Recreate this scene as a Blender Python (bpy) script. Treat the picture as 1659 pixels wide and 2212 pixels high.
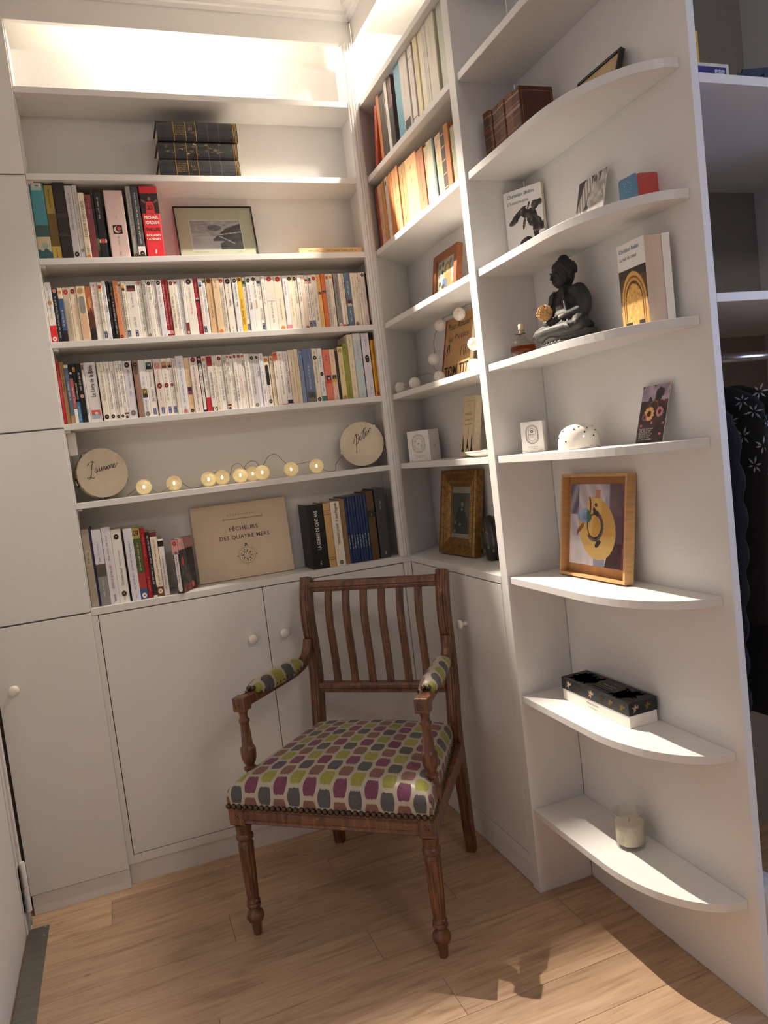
import bpy, math, random, re
from mathutils import Vector, Matrix

# ------------------------------------------------------------------ camera, world, lights, exposure
scene = bpy.context.scene
for _o in list(bpy.data.objects):
    bpy.data.objects.remove(_o)
COL = scene.collection

cam_data = bpy.data.cameras.new('camera')
cam_data.sensor_fit = 'VERTICAL'
cam_data.sensor_height = 36.0
cam_data.lens = 1620.87 * 36.0 / 2212.0
cam_data.clip_start = 0.01
camera = bpy.data.objects.new('camera', cam_data)
COL.objects.link(camera)
camera.matrix_world = Matrix((
    (0.93215803, 0.13604761, -0.33551818, 0.55126962),
    (-0.34288741, 0.03422809, -0.93875272, -2.48171768),
    (-0.11623092, 0.99011084, 0.078555, 1.27470321),
    (0, 0, 0, 1)))
scene.camera = camera

world = bpy.data.worlds.new('evening')
scene.world = world
world.use_nodes = True
world.node_tree.nodes['Background'].inputs[0].default_value = (0.50, 0.60, 1.0, 1)
world.node_tree.nodes['Background'].inputs[1].default_value = 0.035

def lamp(name, kind, loc, power, color, size, rot=None, size_y=None):
    d = bpy.data.lights.new(name, kind)
    d.energy = power
    d.color = color
    if kind == 'AREA':
        d.shape = 'RECTANGLE'
        d.size = size
        d.size_y = size_y or size
    else:
        d.shadow_soft_size = size
    o = bpy.data.objects.new(name, d)
    COL.objects.link(o)
    o.location = loc
    if rot:
        o.rotation_euler = rot
    return o

WARM = (1.0, 0.885, 0.745)
LIGHT_A = (0.943, 0.098, 2.712)       # spot hidden behind the fascia of the long bookcase
LIGHT_B = (1.622, -0.285, 2.712)      # its twin above the short bookcase
POWER_SPOT = 410.0
for _n, _l, _dir, _k in (('niche_light_long', LIGHT_A, (0.42, -0.80, -2.40), 1.0), ('niche_light_short', LIGHT_B, (-0.95, 0.14, -1.75), 0.21)):
    _s = lamp(_n, 'SPOT', _l, POWER_SPOT * _k, WARM, 0.011)
    _s.rotation_euler = Vector(_dir).to_track_quat('-Z', 'Y').to_euler()
    _s.data.spot_size = math.radians(74)
    _s.data.spot_blend = 0.6
    lamp(_n + '_spill', 'POINT', _l, 8.0, WARM, 0.02)      # light scattered sideways by the bulb
# added soft fill behind the camera, brightens fascia and upper shelves; no known lamp
lamp('room_fill', 'AREA', (1.5, -3.5, 2.74), 15.0, (1.0, 0.90, 0.78), 0.6, (math.radians(25), 0, 0), 0.6)
# cool evening light through the window of the next room, far to the right
lamp('window_light', 'AREA', (3.52, -2.45, 1.55), 34.0, (0.50, 0.63, 1.0), 0.95, (0, math.radians(90), 0), 1.25)

scene.view_settings.view_transform = 'Standard'
scene.view_settings.look = 'None'
scene.view_settings.gamma = 1.0
scene.view_settings.use_curve_mapping = False
scene.view_settings.exposure = 0.18
scene.cycles.diffuse_bounces = 6
scene.cycles.max_bounces = 12
scene.cycles.sample_clamp_indirect = 6.0
scene.cycles.caustics_reflective = False
scene.cycles.caustics_refractive = False

# ------------------------------------------------------------------ measures (metres)
Z = {1: 2.4669, 2: 2.2165, 3: 1.9679, 4: 1.7199, 5: 1.4721, 6: 1.2292, 7: 0.9010, 8: 0.5701, 9: 0.2446}
T = 0.0188                   # board thickness
XL, XR, XB = 0.4425, 1.4790, 1.5195
YR, YD, YE, YP = -0.6593, -0.6962, -1.2803, -1.3090
XC, XP = 1.5256, 1.6925
YBACK = 0.152
ZV = 2.6554                  # underside of the fascia
ZCEIL = 2.805
EPS = 0.0004                 # things rest this far above what carries them

# ------------------------------------------------------------------ colours and materials
def lin(c):
    return c / 12.92 if c <= 0.04045 else ((c + 0.055) / 1.055) ** 2.4

def hexc(h):
    return tuple(lin(int(h[i:i + 2], 16) / 255.0) for i in (0, 2, 4)) + (1.0,)

MATS = {}
def mat(key, color, rough=0.6, metal=0.0, var=0.06, scale=40.0, bump=0.0, bscale=200.0, spec=0.5, stretch=None, coat=0.0):
    if key in MATS:
        return MATS[key]
    m = bpy.data.materials.new(key)
    m.use_nodes = True
    nt = m.node_tree
    b = nt.nodes['Principled BSDF']
    b.inputs['Roughness'].default_value = rough
    b.inputs['Metallic'].default_value = metal
    b.inputs['Specular IOR Level'].default_value = spec
    b.inputs['Coat Weight'].default_value = coat
    c = hexc(color) if isinstance(color, str) else color
    tc = nt.nodes.new('ShaderNodeTexCoord')
    src = tc.outputs['Object']
    if stretch:
        mp = nt.nodes.new('ShaderNodeMapping')
        mp.inputs['Scale'].default_value = stretch
        nt.links.new(src, mp.inputs['Vector'])
        src = mp.outputs['Vector']
    n = nt.nodes.new('ShaderNodeTexNoise')
    n.inputs['Scale'].default_value = scale
    n.inputs['Detail'].default_value = 4
    nt.links.new(src, n.inputs['Vector'])
    r = nt.nodes.new('ShaderNodeValToRGB')
    r.color_ramp.elements[0].position = 0.3
    r.color_ramp.elements[1].position = 0.7
    r.color_ramp.elements[0].color = tuple(max(0, v * (1 - var)) for v in c[:3]) + (1,)
    r.color_ramp.elements[1].color = tuple(min(1, v * (1 + var)) for v in c[:3]) + (1,)
    nt.links.new(n.outputs['Fac'], r.inputs['Fac'])
    nt.links.new(r.outputs['Color'], b.inputs['Base Color'])
    if bump:
        n2 = nt.nodes.new('ShaderNodeTexNoise')
        n2.inputs['Scale'].default_value = bscale
        n2.inputs['Detail'].default_value = 3
        nt.links.new(src, n2.inputs['Vector'])
        bp = nt.nodes.new('ShaderNodeBump')
        bp.inputs['Strength'].default_value = bump
        bp.inputs['Distance'].default_value = 0.002
        nt.links.new(n2.outputs['Fac'], bp.inputs['Height'])
        nt.links.new(bp.outputs['Normal'], b.inputs['Normal'])
    MATS[key] = m
    return m

def cover_mat(h, rough=0.42):
    return mat('cover_' + h, h, rough, var=0.035, scale=30, spec=0.45)

INKS = {'k': '1B1917', 'w': 'EDE7DE', 'r': 'C0262F', 'm': '7A1522', 'n': '22305A', 'b': '3D5F9A', 'o': 'DB7F3E',
        'g': '77716A', 'y': 'BFA53A', 'e': '86A08F', 't': 'B08B5A', 's': 'D98E84', 'u': '7E6A8A', 'c': 'E8DCC4'}
def ink(c):
    h = INKS.get(c, c)
    return mat('ink_' + h, h, 0.5, var=0.02)

PAINT = mat('satin_white_paint', (0.73, 0.717, 0.695, 1), 0.42, var=0.015, scale=6, bump=0.12, bscale=(90.0), stretch=(1, 1, 1))
WALLP = mat('wall_paint', (0.80, 0.775, 0.73, 1), 0.8, var=0.02, scale=5)
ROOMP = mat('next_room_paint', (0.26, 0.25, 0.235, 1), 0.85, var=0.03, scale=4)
PAGES = mat('page_paper', 'D9CBB0', 0.9, var=0.12, scale=60, stretch=(40, 1, 1))
CARD = mat('white_card', 'EFECE6', 0.55, var=0.02)
BLACK = mat('black_lacquer', '15130F', 0.35, var=0.1)
DARK = mat('hole_shade', '1A1714', 0.9, var=0.1)  # near-black colour standing in for the shade inside openings
CHROME = mat('chrome', 'C8C8CC', 0.18, metal=1.0, var=0.03)
BRASS = mat('aged_brass_nail', '54483A', 0.34, metal=1.0, var=0.15)
OAK = mat('pale_oak_frame', 'C79A68', 0.5, var=0.14, scale=18, stretch=(1, 1, 8), bump=0.1)
GILT = mat('gilded_wood', '8A6430', 0.38, metal=0.45, var=0.45, scale=70, bump=0.5, bscale=180)
LINEN = mat('drum_skin', 'D8CBB2', 0.6, var=0.1, scale=14)
GLASSY = None

def attr_mat():
    m = bpy.data.materials.new('printed_picture')
    m.use_nodes = True
    a = m.node_tree.nodes.new('ShaderNodeAttribute')
    a.attribute_name = 'Col'
    b = m.node_tree.nodes['Principled BSDF']
    b.inputs['Roughness'].default_value = 0.5
    m.node_tree.links.new(a.outputs['Color'], b.inputs['Base Color'])
    return m
PRINT = attr_mat()

def glass_mat(key, color, rough=0.02, mixf=None):
    m = bpy.data.materials.new(key)
    m.use_nodes = True
    nt = m.node_tree
    b = nt.nodes['Principled BSDF']
    n = nt.nodes.new('ShaderNodeTexNoise')
    n.inputs['Scale'].default_value = 25
    r = nt.nodes.new('ShaderNodeMapRange')
    r.inputs['To Min'].default_value = rough
    r.inputs['To Max'].default_value = rough + 0.03
    nt.links.new(n.outputs['Fac'], r.inputs['Value'])
    nt.links.new(r.outputs['Result'], b.inputs['Roughness'])
    b.inputs['Base Color'].default_value = color
    b.inputs['Transmission Weight'].default_value = 1.0
    b.inputs['IOR'].default_value = 1.45
    if mixf is not None:
        t = nt.nodes.new('ShaderNodeBsdfTransparent')
        t.inputs[0].default_value = color
        mx = nt.nodes.new('ShaderNodeMixShader')
        mx.inputs[0].default_value = mixf
        out = nt.nodes['Material Output']
        nt.links.new(t.outputs[0], mx.inputs[1])
        nt.links.new(b.outputs[0], mx.inputs[2])
        nt.links.new(mx.outputs[0], out.inputs[0])
    return m
PANE = glass_mat('picture_glass', (0.95, 0.97, 0.95, 1), 0.01, 0.12)

def emit_mat(key, color, strength):
    m = bpy.data.materials.new(key)
    m.use_nodes = True
    b = m.node_tree.nodes['Principled BSDF']
    b.inputs['Base Color'].default_value = color
    b.inputs['Emission Color'].default_value = color
    b.inputs['Emission Strength'].default_value = strength
    return m
BULB = emit_mat('lit_bulb', (1.0, 0.82, 0.55, 1), 9.0)
BULB_SPOT = emit_mat('lit_spot', (1.0, 0.82, 0.6, 1), 40.0)

# ------------------------------------------------------------------ mesh helpers
class MB:
    """collects vertices, faces and material slots for one mesh"""
    def __init__(self):
        self.v, self.f, self.mi, self.mats, self.uv = [], [], [], [], None
    def slot(self, m):
        if m is None:
            return 0
        if m not in self.mats:
            self.mats.append(m)
        return self.mats.index(m)
    def add(self, vs, fs, m=None):
        o, s = len(self.v), self.slot(m)
        self.v += [tuple(p) for p in vs]
        self.f += [tuple(i + o for i in f) for f in fs]
        self.mi += [s] * len(fs)
        return self
    def box(self, x0, x1, y0, y1, z0, z1, m=None):
        return self.add([(x0, y0, z0), (x1, y0, z0), (x1, y1, z0), (x0, y1, z0), (x0, y0, z1), (x1, y0, z1), (x1, y1, z1), (x0, y1, z1)],
                        [(0, 3, 2, 1), (4, 5, 6, 7), (0, 1, 5, 4), (1, 2, 6, 5), (2, 3, 7, 6), (3, 0, 4, 7)], m)
    def prism(self, pts, a0, a1, axis='z', m=None):
        """polygon extruded along an axis; pts are (x,y) for z, (x,z) for y, (y,z) for x"""
        n = len(pts)
        def P(p, a):
            return {'z': (p[0], p[1], a), 'y': (p[0], a, p[1]), 'x': (a, p[0], p[1])}[axis]
        vs = [P(p, a0) for p in pts] + [P(p, a1) for p in pts]
        fs = [tuple(range(n - 1, -1, -1)), tuple(range(n, 2 * n))] + [(i, (i + 1) % n, n + (i + 1) % n, n + i) for i in range(n)]
        return self.add(vs, fs, m)
    def lathe(self, prof, c=(0, 0, 0), n=20, m=None, axis='z', flute=None):
        """prof: (r, h) pairs"""
        vs, fs = [], []
        k = len(prof)
        for j in range(n):
            a = 2 * math.pi * j / n
            for r, h in prof:
                rr = r * (1 - flute[2] * (0.5 + 0.5 * math.cos(a * flute[3]))) if flute and flute[0] <= h <= flute[1] else r
                p = (rr * math.cos(a), rr * math.sin(a), h)
                if axis == 'y':
                    p = (p[0], p[2], p[1])
                elif axis == 'x':
                    p = (p[2], p[0], p[1])
                vs.append((p[0] + c[0], p[1] + c[1], p[2] + c[2]))
        for j in range(n):
            q = (j + 1) % n
            for i in range(k - 1):
                fs.append((j * k + i, q * k + i, q * k + i + 1, j * k + i + 1))
        if prof[0][0] > 1e-6:
            fs.append(tuple(j * k for j in range(n - 1, -1, -1)))
        if prof[-1][0] > 1e-6:
            fs.append(tuple(j * k + k - 1 for j in range(n)))
        return self.add(vs, fs, m)
    def sphere(self, c, r, n=16, k=10, m=None, s=(1, 1, 1)):
        prof = [(r * math.sin(math.pi * i / k), -r * math.cos(math.pi * i / k)) for i in range(k + 1)]
        prof[0] = (1e-7, prof[0][1]); prof[-1] = (1e-7, prof[-1][1])
        o = len(self.v)
        self.lathe(prof, (0, 0, 0), n, m)
        self.v[o:] = [(p[0] * s[0] + c[0], p[1] * s[1] + c[1], p[2] * s[2] + c[2]) for p in self.v[o:]]
        return self
    def sweep(self, path, sec, m=None, side=None, closed_sec=True):
        """section (a,b) swept along a 3-D path; a along 'side', b along side x tangent"""
        n, k = len(path), len(sec)
        P = [Vector(p) for p in path]
        vs, fs = [], []
        prev = None
        for i in range(n):
            t = (P[min(i + 1, n - 1)] - P[max(i - 1, 0)]).normalized()
            if side is not None:
                a = Vector(side)
                a = (a - t * a.dot(t)).normalized()
            elif prev is None:
                a = t.orthogonal().normalized()
            else:
                a = (prev - t * prev.dot(t)).normalized()
            prev = a
            b = t.cross(a)
            sc = sec[i] if isinstance(sec[0][0], (tuple, list)) else sec
            for q in sc:
                vs.append(P[i] + a * q[0] + b * q[1])
        k = len(sec[0]) if isinstance(sec[0][0], (tuple, list)) else k
        for i in range(n - 1):
            for j in range(k):
                q = (j + 1) % k
                fs.append((i * k + j, i * k + q, (i + 1) * k + q, (i + 1) * k + j))
        fs.append(tuple(range(k - 1, -1, -1)))
        fs.append(tuple(range((n - 1) * k, n * k)))
        return self.add(vs, fs, m)
    def tube(self, path, r, n=8, m=None):
        return self.sweep(path, [(r * math.cos(2 * math.pi * i / n), r * math.sin(2 * math.pi * i / n)) for i in range(n)], m)
    def xf(self, M, start=0):
        self.v[start:] = [tuple(M @ Vector(p)) for p in self.v[start:]]
        return self
    def mesh(self, name, mats=None, smooth=False):
        me = bpy.data.meshes.new(name)
        me.from_pydata(self.v, [], self.f)
        ms = self.mats or ([mats] if not isinstance(mats, (list, tuple)) else list(mats))
        for m in ms:
            me.materials.append(m)
        if self.mats:
            me.polygons.foreach_set('material_index', self.mi)
        if smooth:
            me.polygons.foreach_set('use_smooth', [True] * len(me.polygons))
        me.update()
        return me

def link(o):
    COL.objects.link(o)
    return o

def put(name, mb, m=None, parent=None, smooth=False, local=False, bevel=0.0, loc=None, rot=None, label=None, auto=None):
    """one mesh object; without local=True the mesh is in world coordinates below an unrotated parent"""
    me = mb if isinstance(mb, bpy.types.Mesh) else mb.mesh(name, m, smooth)
    o = link(bpy.data.objects.new(name, me))
    if parent:
        o.parent = parent
        if not local:
            o.location = -world_loc(parent)
    if loc is not None:
        o.location = loc
    if rot is not None:
        o.rotation_euler = rot
    if bevel:
        b = o.modifiers.new('edge', 'BEVEL')
        b.width = bevel
        b.segments = 2
        b.limit_method = 'ANGLE'
    if smooth and auto:
        for p in me.polygons:
            p.use_smooth = True
        try:
            me.set_sharp_from_angle(angle=math.radians(auto))
        except Exception:
            pass
    if label:
        o['label'] = label
    return o

def world_loc(o):
    v = Vector(o.location)
    while o.parent:
        o = o.parent
        v = v + Vector(o.location)
    return v

def tag(o, label, cat, group=None):
    o['label'] = label
    o['category'] = cat
    if group:
        o['group'] = group
    return o

def thing(name, label, cat, loc=(0, 0, 0), rz=0.0, group=None, rot=None):
    o = link(bpy.data.objects.new(name, None))
    o.empty_display_size = 0.05
    o.location = loc
    o.rotation_euler = rot if rot else (0, 0, rz)
    return tag(o, label, cat, group)

def struct(name, mb, m=None, parent=None, **k):
    o = put(name, mb, m, parent, **k)
    if not parent:
        o['kind'] = 'structure'
    return o

def rrect(w, h, r, n=4, cx=0, cy=0):
    pts = []
    for qx, qy, a0 in ((1, 1, 0), (-1, 1, 90), (-1, -1, 180), (1, -1, 270)):
        for i in range(n + 1):
            a = math.radians(a0 + 90 * i / n)
            pts.append((cx + qx * (w / 2 - r) + r * math.cos(a), cy + qy * (h / 2 - r) + r * math.sin(a)))
    return pts

def disc(cx, cy, rx, ry=None, n=18):
    ry = ry or rx
    return [(cx + rx * math.cos(2 * math.pi * i / n), cy + ry * math.sin(2 * math.pi * i / n)) for i in range(n)]

def stroke2d(pts, w):
    """a flat ribbon polygon list of quads along a 2-D polyline; w may be a list"""
    quads = []
    L = []
    for i, p in enumerate(pts):
        a = pts[max(i - 1, 0)]
        b = pts[min(i + 1, len(pts) - 1)]
        dx, dy = b[0] - a[0], b[1] - a[1]
        q = math.hypot(dx, dy) or 1
        ww = (w[i] if isinstance(w, (list, tuple)) else w) / 2
        L.append(((p[0] - dy / q * ww, p[1] + dx / q * ww), (p[0] + dy / q * ww, p[1] - dx / q * ww)))
    for i in range(len(L) - 1):
        quads.append([L[i][0], L[i][1], L[i + 1][1], L[i + 1][0]])
    return quads

def smooth_path(pts, n=6):
    """Catmull-Rom through the points"""
    out = []
    P = [pts[0]] + list(pts) + [pts[-1]]
    for i in range(1, len(P) - 2):
        p0, p1, p2, p3 = P[i - 1], P[i], P[i + 1], P[i + 2]
        for k in range(n):
            t = k / n
            out.append(tuple(0.5 * ((2 * b) + (-a + c) * t + (2 * a - 5 * b + 4 * c - d) * t * t + (-a + 3 * b - 3 * c + d) * t ** 3)
                             for a, b, c, d in zip(p0, p1, p2, p3)))
    out.append(tuple(pts[-1]))
    return out

# lettering ---------------------------------------------------------
_TXT = {}
def text_geo(s, bold=0.0, shear=0.0, space=1.0):
    key = (s, bold, shear, space)
    if key in _TXT:
        return _TXT[key]
    cu = bpy.data.curves.new('t', 'FONT')
    cu.body = s
    cu.size = 1.0
    cu.resolution_u = 2
    cu.offset = bold
    cu.shear = shear
    cu.space_character = space
    cu.fill_mode = 'FRONT'
    o = bpy.data.objects.new('t', cu)
    me = bpy.data.meshes.new_from_object(o)
    vs = [(v.co.x, v.co.y) for v in me.vertices]
    fs = [tuple(p.vertices) for p in me.polygons]
    bpy.data.objects.remove(o)
    bpy.data.curves.remove(cu)
    bpy.data.meshes.remove(me)
    if not vs:
        vs, fs = [(0, 0), (0.01, 0), (0, 0.01)], [(0, 1, 2)]
    x0, x1 = min(v[0] for v in vs), max(v[0] for v in vs)
    vs = [(v[0] - x0, v[1]) for v in vs]
    _TXT[key] = (vs, fs, x1 - x0)
    return _TXT[key]

def put_text(mb, s, x, z, m, width=None, height=None, up=False, y=-0.0005, bold=0.0, shear=0.0, anchor='c', space=1.0, squeeze=True):
    """text on the local xz plane facing -y. (x,z) is the centre of the line; 'up' reads bottom to top"""
    vs, fs, w = text_geo(s, bold, shear, space)
    cap = 0.72
    sy = (height or 0.01) / cap
    sx = sy
    if width and w * sx > width:
        sx = width / w
        if sy > sx * 1.5:
            sy = sx * 1.5
    elif width and not squeeze:
        sx = width / w
    out = []
    for a, b in vs:
        p, q = (a - w / 2) * sx, (b - cap / 2) * sy
        if anchor == 'l':
            p = a * sx
        out.append((x - q, y, z + p) if up else (x + p, y, z + q))
    mb.add(out, fs, m)

def ticks(mb, rnd, x, z0, z1, size, m, y=-0.0005, up=True):
    """unreadably small print: rows of little letter strokes"""
    z = z0
    n = rnd.randint(3, 7)
    while z < z1:
        if n == 0:
            z += size * 0.6
            n = rnd.randint(3, 8)
            continue
        h = size * (1.0 if rnd.random() < 0.25 else 0.66)
        t = size * 0.17
        b = size * 0.34
        if up:
            mb.add([(x + b, y, z), (x + b, y, z + t), (x + b - h, y, z + t), (x + b - h, y, z)], [(3, 2, 1, 0)], m)
            if rnd.random() < 0.6:
                xx = x + b - (0 if rnd.random() < 0.5 else size * 0.5)
                mb.add([(xx, y, z), (xx, y, z + size * 0.42), (xx - t, y, z + size * 0.42), (xx - t, y, z)], [(3, 2, 1, 0)], m)
        else:
            mb.add([(z, y, x - b), (z + t, y, x - b), (z + t, y, x - b + h), (z, y, x - b + h)], [(0, 1, 2, 3)], m)
            if rnd.random() < 0.6:
                xx = x - b + (0 if rnd.random() < 0.5 else size * 0.5)
                mb.add([(z, y, xx), (z + size * 0.42, y, xx), (z + size * 0.42, y, xx + t), (z, y, xx + t)], [(0, 1, 2, 3)], m)
        z += size * 0.52
        n -= 1

def flat(mb, pts, m, y=-0.0004):
    """filled outline on the local xz plane facing -y (pts counter-clockwise seen from the front)"""
    mb.add([(p[0], y, p[1]) for p in pts], [tuple(range(len(pts)))], m)

def rect(mb, x0, x1, z0, z1, m, y=-0.0004):
    flat(mb, [(x0, z0), (x1, z0), (x1, z1), (x0, z1)], m, y)

def painted(name, w, h, nx, ny, fn, parent=None, loc=(0, 0, 0), rot=None, label=None):
    """a flat picture: a fine grid on the local xz plane, one colour for each cell; fn(u,v) gives sRGB 0-1, v upwards"""
    vs = [(w * i / nx, 0, h * j / ny) for j in range(ny + 1) for i in range(nx + 1)]
    fs = [(j * (nx + 1) + i, j * (nx + 1) + i + 1, (j + 1) * (nx + 1) + i + 1, (j + 1) * (nx + 1) + i) for j in range(ny) for i in range(nx)]
    me = bpy.data.meshes.new(name)
    me.from_pydata(vs, [], fs)
    me.materials.append(PRINT)
    ca = me.color_attributes.new('Col', 'FLOAT_COLOR', 'CORNER')
    buf = []
    for j in range(ny):
        for i in range(nx):
            c = fn((i + 0.5) / nx, (j + 0.5) / ny)
            c = tuple(lin(max(0, min(1, q))) for q in c) + (1.0,)
            buf += list(c) * 4
    ca.data.foreach_set('color', buf)
    o = link(bpy.data.objects.new(name, me))
    if parent:
        o.parent = parent
    o.location = loc
    if rot:
        o.rotation_euler = rot
    if label:
        o['label'] = label
    return o

def vnoise(x, y, seed=0):
    def h(i, j):
        n = (i * 374761393 + j * 668265263 + seed * 69069) & 0xffffffff
        n = ((n ^ (n >> 13)) * 1274126177) & 0xffffffff
        return ((n ^ (n >> 16)) & 0xffff) / 65535.0
    i, j = math.floor(x), math.floor(y)
    fx, fy = x - i, y - j
    fx, fy = fx * fx * (3 - 2 * fx), fy * fy * (3 - 2 * fy)
    return (h(i, j) * (1 - fx) + h(i + 1, j) * fx) * (1 - fy) + (h(i, j + 1) * (1 - fx) + h(i + 1, j + 1) * fx) * fy

def mixc(a, b, t):
    t = max(0, min(1, t))
    return tuple(p + (q - p) * t for p, q in zip(a, b))

def H(h):
    return tuple(int(h[i:i + 2], 16) / 255.0 for i in (0, 2, 4))

RIGHT = -math.pi / 2          # turns a thing that faces -y so that it faces -x (short bookcase and end unit)

# ------------------------------------------------------------------ the room
def floor_mat():
    m = bpy.data.materials.new('oak_floorboards')
    m.use_nodes = True
    nt = m.node_tree
    b = nt.nodes['Principled BSDF']
    tc = nt.nodes.new('ShaderNodeTexCoord')
    oi = nt.nodes.new('ShaderNodeObjectInfo')
    sh = nt.nodes.new('ShaderNodeVectorMath'); sh.operation = 'SCALE'
    cmb = nt.nodes.new('ShaderNodeCombineXYZ')
    mul = nt.nodes.new('ShaderNodeMath'); mul.operation = 'MULTIPLY'; mul.inputs[1].default_value = 37.0
    nt.links.new(oi.outputs['Random'], mul.inputs[0])
    nt.links.new(mul.outputs[0], cmb.inputs['X']); nt.links.new(mul.outputs[0], cmb.inputs['Y'])
    add = nt.nodes.new('ShaderNodeVectorMath'); add.operation = 'ADD'
    nt.links.new(tc.outputs['Object'], add.inputs[0]); nt.links.new(cmb.outputs[0], add.inputs[1])
    mp = nt.nodes.new('ShaderNodeMapping'); mp.inputs['Scale'].default_value = (1.6, 16.0, 16.0)
    nt.links.new(add.outputs[0], mp.inputs['Vector'])
    n1 = nt.nodes.new('ShaderNodeTexNoise'); n1.inputs['Scale'].default_value = 2.4; n1.inputs['Detail'].default_value = 6; n1.inputs['Distortion'].default_value = 1.4
    nt.links.new(mp.outputs[0], n1.inputs['Vector'])
    mp2 = nt.nodes.new('ShaderNodeMapping'); mp2.inputs['Scale'].default_value = (4.0, 130.0, 1.0)
    nt.links.new(add.outputs[0], mp2.inputs['Vector'])
    n2 = nt.nodes.new('ShaderNodeTexNoise'); n2.inputs['Scale'].default_value = 2.0; n2.inputs['Detail'].default_value = 5
    nt.links.new(mp2.outputs[0], n2.inputs['Vector'])
    mx = nt.nodes.new('ShaderNodeMath'); mx.operation = 'MULTIPLY_ADD'; mx.inputs[1].default_value = 0.42
    nt.links.new(n2.outputs['Fac'], mx.inputs[0]); nt.links.new(n1.outputs['Fac'], mx.inputs[2])
    rp = nt.nodes.new('ShaderNodeValToRGB')
    rp.color_ramp.elements[0].position = 0.45; rp.color_ramp.elements[0].color = (0.285, 0.170, 0.098, 1)
    rp.color_ramp.elements[1].position = 0.92; rp.color_ramp.elements[1].color = (0.53, 0.365, 0.235, 1)
    e = rp.color_ramp.elements.new(0.66); e.color = (0.445, 0.292, 0.178, 1)
    nt.links.new(mx.outputs[0], rp.inputs['Fac'])
    # each board a little lighter or darker
    hs = nt.nodes.new('ShaderNodeHueSaturation')
    mr = nt.nodes.new('ShaderNodeMapRange'); mr.inputs['To Min'].default_value = 0.86; mr.inputs['To Max'].default_value = 1.10
    nt.links.new(oi.outputs['Random'], mr.inputs['Value']); nt.links.new(mr.outputs[0], hs.inputs['Value'])
    nt.links.new(rp.outputs['Color'], hs.inputs['Color'])
    # sparse dark knots
    vo = nt.nodes.new('ShaderNodeTexVoronoi'); vo.inputs['Scale'].default_value = 4.2
    mp3 = nt.nodes.new('ShaderNodeMapping'); mp3.inputs['Scale'].default_value = (0.8, 1.3, 1.0)
    nt.links.new(add.outputs[0], mp3.inputs['Vector']); nt.links.new(mp3.outputs[0], vo.inputs['Vector'])
    kr = nt.nodes.new('ShaderNodeMapRange'); kr.inputs['From Min'].default_value = 0.012; kr.inputs['From Max'].default_value = 0.05
    kr.inputs['To Min'].default_value = 0.85; kr.inputs['To Max'].default_value = 0.0
    nt.links.new(vo.outputs['Distance'], kr.inputs['Value'])
    km = nt.nodes.new('ShaderNodeMix'); km.data_type = 'RGBA'; km.inputs['B'].default_value = (0.07, 0.04, 0.025, 1)
    nt.links.new(kr.outputs[0], km.inputs['Factor']); nt.links.new(hs.outputs[0], km.inputs['A'])
    nt.links.new(km.outputs['Result'], b.inputs['Base Color'])
    b.inputs['Roughness'].default_value = 0.46
    bu = nt.nodes.new('ShaderNodeBump'); bu.inputs['Strength'].default_value = 0.08; bu.inputs['Distance'].default_value = 0.002
    nt.links.new(n2.outputs['Fac'], bu.inputs['Height']); nt.links.new(bu.outputs[0], b.inputs['Normal'])
    return m
FLOORM = floor_mat()

floor = struct('floor', MB().box(0.10, 3.45, -5.1, 0.20, -0.06, -0.012), FLOORM)
JOINTS = {0: [0.382, 1.75], 1: [1.040, 2.4], 2: [0.703, 1.62], 3: [1.31, 2.3], 4: [1.036, 2.25], 5: [0.62, 1.55], 6: [1.14, 2.1], 7: [0.5, 1.69], 8: [1.27, 2.4], -1: [0.9, 2.0]}
_r = random.Random(4)
for k in range(-1, 19):
    y1 = -0.055 - 0.135 * k
    y0 = y1 - 0.135
    xs = [0.11] + JOINTS.get(k, [0.4 + _r.random() * 0.7, 1.7 + _r.random() * 0.6]) + [3.4]
    for a, b in zip(xs, xs[1:]):
        g = 0.0004
        put('plank', MB().box(a + g, b - g, y0 + g, y1 - g, -0.012, 0.0), FLOORM, floor, bevel=0.0006)

struct('ceiling', MB().box(0.10, 3.45, -5.1, 0.22, ZCEIL, ZCEIL + 0.04), WALLP)
struct('wall_back', MB().box(0.10, 2.6, 0.178, 0.20, 0.0, ZCEIL), WALLP)
struct('wall_left', MB().box(0.10, 0.139, -5.1, -0.034, 0.0, ZCEIL).box(0.10, 0.139, -0.034, 0.178, 0.0, ZCEIL), WALLP)
rw = MB().box(3.40, 3.44, -5.1, -2.95, 0.0, ZCEIL).box(3.40, 3.44, -1.95, 0.20, 0.0, ZCEIL).box(3.40, 3.44, -2.95, -1.95, 0.0, 0.88).box(3.40, 3.44, -2.95, -1.95, 2.22, ZCEIL)
struct('wall_right', rw, ROOMP)
struct('wall_rear', MB().box(0.10, 3.40, -5.1, -5.06, 0, ZCEIL), ROOMP)
win = MB().box(3.39, 3.45, -2.95, -2.91, 0.88, 2.22).box(3.39, 3.45, -1.99, -1.95, 0.88, 2.22).box(3.39, 3.45, -2.91, -1.99, 0.88, 0.92).box(3.39, 3.45, -2.91, -1.99, 2.18, 2.22).box(3.405, 3.435, -2.465, -2.435, 0.92, 2.18)
struct('window_1', win, PAINT)

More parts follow.
